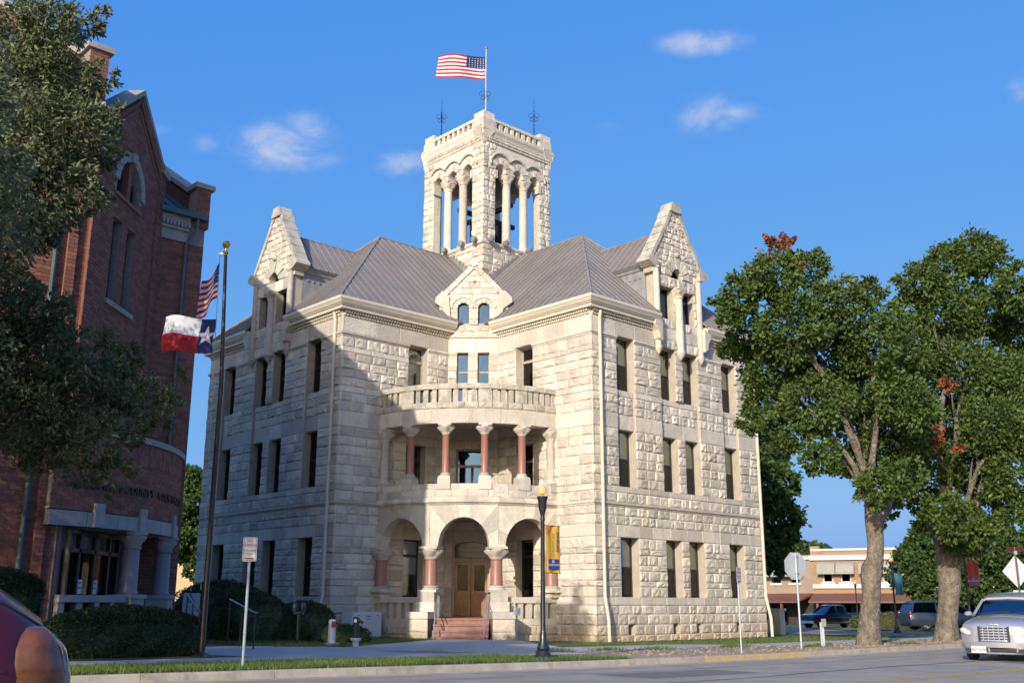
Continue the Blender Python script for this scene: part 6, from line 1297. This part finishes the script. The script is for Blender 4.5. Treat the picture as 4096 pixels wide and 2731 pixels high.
    def box(s, name, x0, x1, y0, y1, z0, z1, m, par=None):
        b = MB(); b.hexa([s(x0, y0, z0), s(x1, y0, z0), s(x1, y1, z0), s(x0, y1, z0), s(x0, y0, z1), s(x1, y0, z1), s(x1, y1, z1), s(x0, y1, z1)]); return b.build(name, m, par or s.t)
    def tubes(s, name, L, r, m, par=None, n=6):
        for pts in L:
            b = MB(); b.tube([s(*p) for p in pts], r*s.sc, n); o = autosmooth(b.build(name, m, par or s.t))
        return o
    def blob(s, name, c, rx, ry, rz_, m, tilt=0., n=14):
        b = MB(); vs_ = []
        for j in range(1, 7):
            t = pi*j/7
            for i in range(n): q = 2*pi*i/n; yy, zz = ry*sin(t)*cos(q), rz_*sin(t)*sin(q); vs_.append(s(c[0]+rx*cos(t), c[1]+yy*cos(tilt)-zz*sin(tilt), c[2]+yy*sin(tilt)+zz*cos(tilt)))
        b.add(vs_, [(j*n+i, j*n+(i+1) % n, (j+1)*n+(i+1) % n, (j+1)*n+i) for j in range(5) for i in range(n)]+[tuple(range(n)), tuple(range(6*n-1, 5*n-1, -1))]); return autosmooth(b.build(name, m, s.t), 60)
# --- silver retro hatchback coming towards the camera
hd_ = Vector((-.60, -.80, 0)); fc_ = at(3972, 2500, -10.2)-hd_*2.1*1.06
k = Car('silver_car', (fc_.x, fc_.y), math.atan2(hd_.y, hd_.x), 'silver retro hatchback with chrome grille driving at the right edge', 'car', 1.06)
k.body([(2.12, .26, .80, .46, .02), (2.09, .22, .84, .66, .03), (2.0, .2, .88, .78, .05), (1.75, .2, .93, .83, .09), (1.3, .2, .99, .84, .11), (.85, .2, 1.04, .84, .08), (.5, .2, 1.06, .85, .03), (-1.5, .2, 1.06, .85, .03), (-1.95, .22, 1.0, .82, .03), (-2.1, .4, .8, .72, .02)], silver)
k.cabin([(.98, .93, 1.04, 1.08, .74, .62), (.9, .42, 1.04, 1.48, .76, .60), (.75, .2, 1.04, 1.56, .77, .61), (-1.6, -1.5, 1.04, 1.58, .77, .61), (-1.98, -1.75, 1.04, 1.50, .74, .58), (-2.06, -2.0, 1.04, 1.1, .70, .55)], carglass)
k.roof([(.46, 1.47, .58), (.25, 1.545, .61), (-.4, 1.60, .625), (-1.4, 1.59, .62), (-1.8, 1.5, .58)], silver)
k.tubes('window_pillar', [[(.96, sg*.745, 1.05), (.42, sg*.612, 1.46)] for sg in (-1, 1)]+[[(-.25, sg*.77, 1.05), (-.25, sg*.625, 1.5)] for sg in (-1, 1)]+[[(-1.2, sg*.77, 1.05), (-1.2, sg*.625, 1.5)] for sg in (-1, 1)], .035, silver)
k.box('dashboard', .3, .9, -.7, .7, .95, 1.02, trimb)
for sg in (-1, 1):
    k.box('front_seat', -.35, -.22, sg*.36-.22, sg*.36+.22, .7, 1.3, trimb); k.blob('headrest', (-.3, sg*.36, 1.38), .05, .12, .1, trimb)
k.tubes('steering_wheel', [[(.28+.06*sin(q), .36+.17*cos(q), 1.08+.16*sin(q)) for q in [2*pi*i/14 for i in range(15)]]], .014, trimb)
k.blob('mirror', (.35, 0, 1.42), .03, .12, .035, trimb); 
for sg in (-1, 1): k.blob('wing_mirror', (.62, sg*.95, 1.1), .07, .1, .07, silver); k.blob('fender', (1.28, sg*.74, .62), .68, .17, .30, silver); k.blob('fender', (-1.35, sg*.76, .62), .66, .17, .32, silver)
k.wheels(1.3, -1.32, .74, .315)
gr = k.box('grille', 2.08, 2.135, -.36, .36, .47, .82, trimb)
for i in range(6):
    z = .49+i*.062; w = .37-.012*i*0; k.tubes('grille_bar', [[(2.10, -w, z), (2.145, -w*.6, z), (2.155, 0, z), (2.145, w*.6, z), (2.10, w, z)]], .018, chrome, gr)
for y in (-.24, -.12, 0, .12, .24): k.tubes('grille_bar', [[(2.145, y, .48), (2.14, y, .82)]], .007, chrome, gr)
k.tubes('hood_seam', [[(2.06, -.4, .83), (1.6, -.62, 1.0), (.95, -.72, 1.09)], [(2.06, .4, .83), (1.6, .62, 1.0), (.95, .72, 1.09)]], .008, trimb); k.blob('badge', (2.12, 0, .86), .02, .13, .022, chrome)
for sg in (-1, 1):
    h = k.blob('headlight', (1.99, sg*.63, .68), .14, .19, .10, lens_m, sg*.35); k.blob('turn_signal', (1.93, sg*.72, .67), .10, .05, .06, amberlens)
bp = k.loft('bumper', [[(x, y, z) for x, z in ((xx, .30), (xx+.09, .33), (xx+.10, .45), (xx+.02, .47), (xx-.1, .4))] for y, xx in ((-.83, 1.78), (-.7, 1.96), (-.4, 2.08), (0, 2.12), (.4, 2.08), (.7, 1.96), (.83, 1.78))], silver)
k.loft('lower_bumper', [[(x, y, z) for x, z in ((xx, .16), (xx+.09, .18), (xx+.10, .22), (xx+.02, .24), (xx-.1, .2))] for y, xx in ((-.83, 1.72), (-.7, 1.92), (-.4, 2.05), (0, 2.09), (.4, 2.05), (.7, 1.92), (.83, 1.72))], silver)
it_ = k.box('air_intake', 1.9, 2.20, -.66, .66, .235, .305, trimb)
for y in (-.5, -.12, .5): k.tubes('intake_bar', [[(2.2, y, .22), (2.21, y*1.05, .32)]], .022, silver, it_)
pl = k.box('licence_plate', 2.225, 2.235, -.52, -.18, .20, .36, signw); b = MB(); F = Fr(k(2.237, -.35, .28)-VZ*k(2.237, -.35, .28).z, k(0, 1, 0)-k(0, 0, 0)); put_text(b, F, 0, .004, k(0, 0, .275).z, 'BD1 4298', .085, .001); b.build('plate_print', mat('plate_ink', (.12, .1, .12), .7), pl)
k.tubes('wiper', [[(.99, -.6, 1.1), (.86, .1, 1.16)], [(.99, .1, 1.1), (.86, .66, 1.16)]], .012, trimb)
# --- red car at the lower left, front corner close to the camera
r = Car('red_car', (-.68, -35.33), pi/4, 'dark red car cropped by the lower left corner, amber front lamp visible', 'car', 1.17)
ZR = 1.0
r.body([(2.23, .34, .74, .56, .02), (2.20, .28, .86, .72, .03), (2.12, .24, .95, .82, .05), (1.98, .2, 1.02, .88, .07), (1.7, .2, 1.08, .91, .09), (1.3, .2, 1.13, .92, .11), (.8, .2, 1.18, .92, .10), (.5, .2, 1.2, .93, .04), (-1.6, .2, 1.2, .93, .04), (-2.2, .25, 1.1, .88, .03), (-2.3, .4, .9, .8, .02)], redpaint)
r.cabin([(.95, .9, 1.2, 1.24, .8, .68), (.85, .3, 1.2, 1.66, .82, .66), (.6, .0, 1.2, 1.74, .83, .67), (-1.6, -1.5, 1.2, 1.74, .83, .67), (-2.1, -1.85, 1.2, 1.62, .8, .62)], carglass)
r.roof([(.3, 1.66, .64), (0, 1.74, .67), (-1.4, 1.76, .67), (-1.85, 1.64, .62)], redpaint)
r.tubes('window_pillar', [[(.92, sg*.8, 1.21), (.3, sg*.67, 1.64)] for sg in (-1, 1)]+[[(-.4, sg*.83, 1.21), (-.4, sg*.69, 1.66)] for sg in (-1, 1)], .04, redpaint)
r.wheels(1.4, -1.4, .80, .35)
for sg in (-1, 1):
    r.tubes('hood_seam', [[(x, sg*w*.91, zt-.0425) for x, zt, w in ((2.2, .86, .72), (2.12, .95, .82), (1.98, 1.02, .88), (1.7, 1.08, .91), (1.3, 1.13, .92), (.8, 1.18, .92))]], .005, trimb); r.tubes('bumper_seam', [[(x, sg*w*.986, zb+(zt-zb)*.72) for x, zb, zt, w in ((1.98, .2, 1.02, .88), (1.7, .2, 1.08, .91))]+[(1.7, sg*.91, .5)]], .005, trimb)
    r.blob('headlight', (2.075, sg*.755, .735), .12, .10, .19, lamp_brown, sg*-.25, 20); r.blob('headlight_rim', (2.115, sg*.735, .72), .10, .09, .185, mat('smoky_lens', (.12, .12, .13), .15, .1, coat=.6) if 'smoky_lens' not in MAT else MAT['smoky_lens'], sg*-.25, 20)
r.box('grille', 2.19, 2.235, -.45, .45, .55, .72, trimb); r.loft('bumper', [[(x, y, z) for x, z in ((xx, .3), (xx+.1, .34), (xx+.11, .5), (xx+.02, .54), (xx-.1, .45))] for y, xx in ((-.9, 1.9), (-.75, 2.08), (-.4, 2.18), (0, 2.2), (.4, 2.18), (.75, 2.08), (.9, 1.9))], redpaint)
# --- dark pickup crossing in front of the shops
q = at(3335, 2500, 62); pk = Car('pickup_truck', (q.x, q.y), pi+.42, 'dark blue crew-cab pickup truck passing in front of the shops', 'pickup truck', 1.12, 0)
pk.body([(2.85, .45, .95, .80, .01), (2.78, .38, 1.05, .92, .02), (2.5, .38, 1.1, .95, .04), (1.4, .38, 1.18, .96, .04), (1.2, .38, 1.2, .96, .02), (-.75, .38, 1.2, .96, .02), (-.78, .42, 1.22, .96, .0), (-2.75, .42, 1.22, .96, .0), (-2.85, .5, 1.1, .93, .0)], navy)
pk.cabin([(1.45, 1.4, 1.18, 1.22, .84, .72), (1.38, .75, 1.18, 1.78, .86, .70), (1.2, .5, 1.18, 1.84, .87, .71), (-.5, -.4, 1.18, 1.84, .87, .71), (-.72, -.62, 1.18, 1.78, .86, .69)], carglass); pk.roof([(.78, 1.78, .68), (.5, 1.84, .71), (-.4, 1.84, .71), (-.62, 1.78, .68)], navy)
pk.tubes('window_pillar', [[(1.42, sg*.85, 1.2), (.75, sg*.71, 1.76)] for sg in (-1, 1)]+[[(.3, sg*.87, 1.2), (.3, sg*.72, 1.78)] for sg in (-1, 1)]+[[(-.66, sg*.86, 1.2), (-.6, sg*.7, 1.76)] for sg in (-1, 1)], .05, navy)
pk.wheels(1.9, -1.75, .82, .40); pk.box('truck_bed', -2.72, -.85, -.82, .82, 1.19, 1.225, trimb); pk.box('grille', 2.8, 2.88, -.5, .5, .68, .95, trimb); pk.loft('bumper', [[(x, y, z) for x, z in ((xx, .4), (xx+.12, .42), (xx+.12, .6), (xx, .62))] for y, xx in ((-.95, 2.7), (-.7, 2.82), (.7, 2.82), (.95, 2.7))], chrome); pk.box('rocker_trim', -2.7, 2.4, -.975, .975, .42, .56, mat('taupe_trim', (.10, .09, .075), .5))
for sg in (-1, 1): pk.blob('headlight', (2.74, sg*.68, .84), .12, .2, .12, lens_m)
# --- slate van parked behind the tree
q = at(3775, 2510, 35.5); vn = Car('minivan', (q.x, q.y), .10, 'slate blue minivan standing beyond the farther shade tree', 'van', 1.08, 0)
vn.body([(2.45, .35, .72, .7, .01), (2.38, .25, .82, .86, .02), (2.0, .22, .95, .93, .05), (1.4, .22, 1.05, .95, .05), (.9, .22, 1.1, .96, .02), (-2.0, .22, 1.12, .96, .02), (-2.4, .25, 1.1, .93, .02), (-2.5, .4, 1.05, .88, .01)], slate)
vn.cabin([(1.55, 1.5, 1.08, 1.12, .82, .7), (1.45, .6, 1.08, 1.62, .84, .7), (1.2, .2, 1.08, 1.72, .86, .71), (-2.1, -1.9, 1.08, 1.74, .86, .71), (-2.45, -2.2, 1.08, 1.66, .84, .68)], carglass); vn.roof([(.62, 1.62, .69), (.2, 1.72, .71), (-1.8, 1.76, .71), (-2.25, 1.66, .68)], slate)
vn.tubes('window_pillar', [[(1.52, sg*.83, 1.1), (.6, sg*.71, 1.6)] for sg in (-1, 1)]+[[(x, sg*.87, 1.1), (x, sg*.72, 1.68)] for sg in (-1, 1) for x in (.4, -.75)]+[[(-2.35, sg*.85, 1.1), (-2.15, sg*.69, 1.62)] for sg in (-1, 1)], .055, slate); vn.wheels(1.55, -1.5, .82, .35)
for sg in (-1, 1): vn.blob('tail_light', (-2.44, sg*.82, 1.0), .08, .08, .2, redlens); vn.blob('headlight', (2.3, sg*.7, .75), .14, .16, .09, lens_m)
# --- pale car parked far behind the lamp
q = at(3548, 2480, 74); wc = Car('parked_car', (q.x, q.y), .3, 'small pale car parked far back near the shops, behind the lamp post', 'car', 1.0, 0)
wc.body([(2.2, .3, .6, .7, .01), (2.1, .25, .75, .82, .02), (1.2, .22, .92, .87, .04), (.9, .22, .95, .88, .02), (-1.5, .22, .97, .88, .02), (-2.2, .3, .9, .8, .02)], whitecar); wc.cabin([(1.1, 1.05, .92, .95, .74, .6), (1.0, .4, .92, 1.36, .76, .6), (-.9, -.7, .94, 1.38, .76, .6), (-1.6, -1.5, .94, 1.0, .74, .58)], carglass); wc.roof([(.42, 1.36, .58), (-.2, 1.42, .6), (-.72, 1.38, .58)], whitecar); wc.wheels(1.35, -1.35, .76, .31)
# ================================================================ shops across the plaza, building behind the annex
tan = mat('tan_brick', (.33, .21, .125), .9, .08, scale=3, stains=[(20, .5, .7, (.32, .2, .12), .4, (1, 1, 3))]); beige = mat('beige_stucco', (.33, .245, .185), .9, .06, scale=1); trimw = mat('white_trim', (.62, .57, .5), .7, .04); awn = mat('rust_metal_awning', (.19, .075, .048), .6, .1, scale=1.5, stains=[(3, .5, .7, (.17, .07, .05), .5, (1, 1, .2))]); cloth = mat('grey_awning_cloth', (.33, .31, .25), .9, .08, scale=2); shop = mat('shop_dark', (.05, .038, .032), .8, .2, scale=1.5)
A = at(3030, 2480, 104); B = at(3262, 2480, 98); Cc = at(4150, 2480, 88); GZ = -1.05
SH = empty('tan_brick_shops', (Cc.x-20, Cc.y, GZ), 'two-storey tan brick shop block with white cornices and rust metal awning', 'shop building'); SL = empty('beige_shop', (A.x, A.y, GZ), 'lower beige shop building with striped window awnings left of the tan block', 'shop building')
def zpx(py, px, Y): return at(px, py, Y).z
T = Vector((Cc.x-B.x, Cc.y-B.y, 0)); Lr = T.length; FS1 = Fr((B.x, B.y, 0), T); yB = B.y
zz = lambda py: zpx(py, 3262, yB)
winx = []
b = MB(); zt = zz(2203)
ops = [(s0+o, s0+o+1.35, zz(2328), zz(2290)) for s0 in (1.2, 3.4, 6.3, 8.5, 14, 16.2, 20, 22.2, 27, 29.2, 34) for o in (0,)]
def wall_ops(F, s0, s1, z0, z1, ops, th=.6):
    m = MB(); xs = sorted({s0, s1, *[o[0] for o in ops], *[o[1] for o in ops]})
    for p, q in zip(xs, xs[1:]):
        hit = [o for o in ops if o[0] <= p+1e-6 and o[1] >= q-1e-6]
        if hit: o = hit[0]; m.fbox(F, p, q, -th, 0, z0, o[2]); m.fbox(F, p, q, -th, 0, o[3], z1)
        else: m.fbox(F, p, q, -th, 0, z0, z1)
    return m
wall_ops(FS1, 0, Lr, zz(2372), zt, ops).build('wall', tan, SH)
MB().fbox(FS1, -.2, Lr, -.3, .35, zz(2240), zz(2221)).build('cornice', trimw, SH); MB().fbox(FS1, 0, Lr, 0, .3, zz(2352), zz(2336)).build('belt_course', trimw, SH); MB().fbox(FS1, 0, Lr, -.5, .15, zt, zt+.25).build('parapet_coping', trimw, SH)
for s in (.5, 11.8, 25): MB().fbox(FS1, s-.6, s+.6, -.5, .12, zz(2221), zt+.6).build('parapet_pier', tan, SH)
for a, c, y0, y1 in ops:
    w = MB(); 
    for p in ((a, a+.2, y0, y1), (c-.2, c, y0, y1), (a, c, y0, y0+.12), (a, c, y1-.12, y1)): w.fbox(FS1, p[0], p[1], -.4, -.3, p[2], p[3])
    w = w.build('window', trimw, SH); MB().fbox(FS1, a, c, -.5, -.42, y0, y1).build('pane', dglass, w); MB().fbox(FS1, a-.2, c+.2, -.1, .15, y0-.3, y0).build('sill', trimw, SH)
    aw = MB(); n = 6
    for i in range(n): q0, q1 = pi/2*i/n, pi/2*(i+1)/n; aw.add([FS1(x, 1.1*(sin(q) if True else 0), y1-.2+1.5*cos(q)) for q in (q0, q1) for x in (a-.5, c+.5)], [(0, 1, 3, 2)])
    aw.build('window_awning', cloth, SH)
FS2 = Fr((A.x, A.y, 0), Vector((B.x-A.x, B.y-A.y, 0))); L2 = (Vector((B.x, B.y, 0))-Vector((A.x, A.y, 0))).length; z2 = lambda py: zpx(py, 3150, 101)
op2 = [(2.6+i*2.75, 3.9+i*2.75, z2(2330), z2(2300)) for i in range(3) if 3.9+i*2.75 < L2]
wall_ops(FS2, 0, L2, z2(2376), z2(2222), op2).build('wall', beige, SL); MB().fbox(FS2, -.2, L2-.1, -.2, .3, z2(2240), z2(2228)).build('cornice', trimw, SL)
for a, c, y0, y1 in op2:
    MB().fbox(FS2, a, c, -.5, -.4, y0, y1).build('window', dglass, SL); MB().fbox(FS2, a-.25, c+.25, -.1, .2, y0-.3, y0).build('sill', trimw, SL)
    aw = MB(); aw.hexa([FS2(a-.7, 1.3, y1-.2), FS2(c+.7, 1.3, y1-.2), FS2(c+.7, 1.3, y1+.0), FS2(a-.7, 1.3, y1+.0), FS2(a-.7, 0, y1-.2), FS2(c+.7, 0, y1-.2), FS2(c+.7, 0, y1+1.3), FS2(a-.7, 0, y1+1.3)]); aw.build('window_awning', cloth, SL)
# rust metal canopy with posts, dark shop fronts
def arcade(F, L, zf, par, s0=0):
    MB().ext(Fr(F(s0, 0, 0), F.Nn), [(0, zf(2372)), (4.2, zf(2404)), (4.2, zf(2410)), (0, zf(2380))], -L+s0, 0).build('canopy', awn, par)
    MB().fbox(F, s0, L, -.6, -.2, GZ-.3, zf(2374)).build('shop_front', shop, par)
    s = s0+1.
    while s < L: MB().fbox(F, s-.14, s+.14, 3.7, 3.98, GZ-.3, zf(2408)).build('canopy_post', mat('brown_post', (.17, .08, .05), .7) if 'brown_post' not in MAT else MAT['brown_post'], par); s += 5.2
    s = s0+2.2; i = 0
    while s+2.6 < L:
        MB().fbox(F, s, s+2.2+.5*(i % 2), -.2, -.12, GZ+.5, zf(2416)).build('shop_window', dglass, par); s += 4.1+.7*(i % 3); i += 1
arcade(FS1, Lr, zz, SH); arcade(FS2, L2, z2, SL)
bx = MB(); bx.fbox(FS1, 0, Lr, -16, -.6, GZ-.5, zt-.5); bx.build('rear_mass', tan, SH); bx = MB(); bx.fbox(FS2, 0, L2, -16, -.6, GZ-.5, z2(2226)); bx.build('rear_mass', beige, SL)
struct(MB().fbox(FS1, -14, Lr, 0, 7, GZ-.35, GZ+.02).build('shop_pavement', walk_m))
# tan building seen in the gap beside the annex
q = at(745, 2480, 62); g = hxy(q.x, q.y); t = empty('tan_building', (q.x, q.y, g), 'sunlit tan stucco building behind the tree in the gap by the annex', 'building'); F = Fr((q.x, q.y, 0), Vector((1, .1, 0))); ty = mat('tan_stucco', (.52, .36, .2), .9, .06)
w = wall_ops(F, -9, 1.5, g-.3, 6.2, [(-6, -4.5, 1.2, 3.2), (-2.8, -1.3, 1.2, 3.2)]).build('wall', ty, t); MB().fbox(F, -9, 1.5, -9, -.6, g-.3, 6).build('rear_mass', ty, t); MB().fbox(F, -9.2, 1.7, -9, .3, 6.2, 6.5).build('roof_edge', trimw, t)
for a in (-6, -2.8): MB().fbox(F, a, a+1.5, -.4, -.3, 1.2, 3.2).build('window', dglass, t)
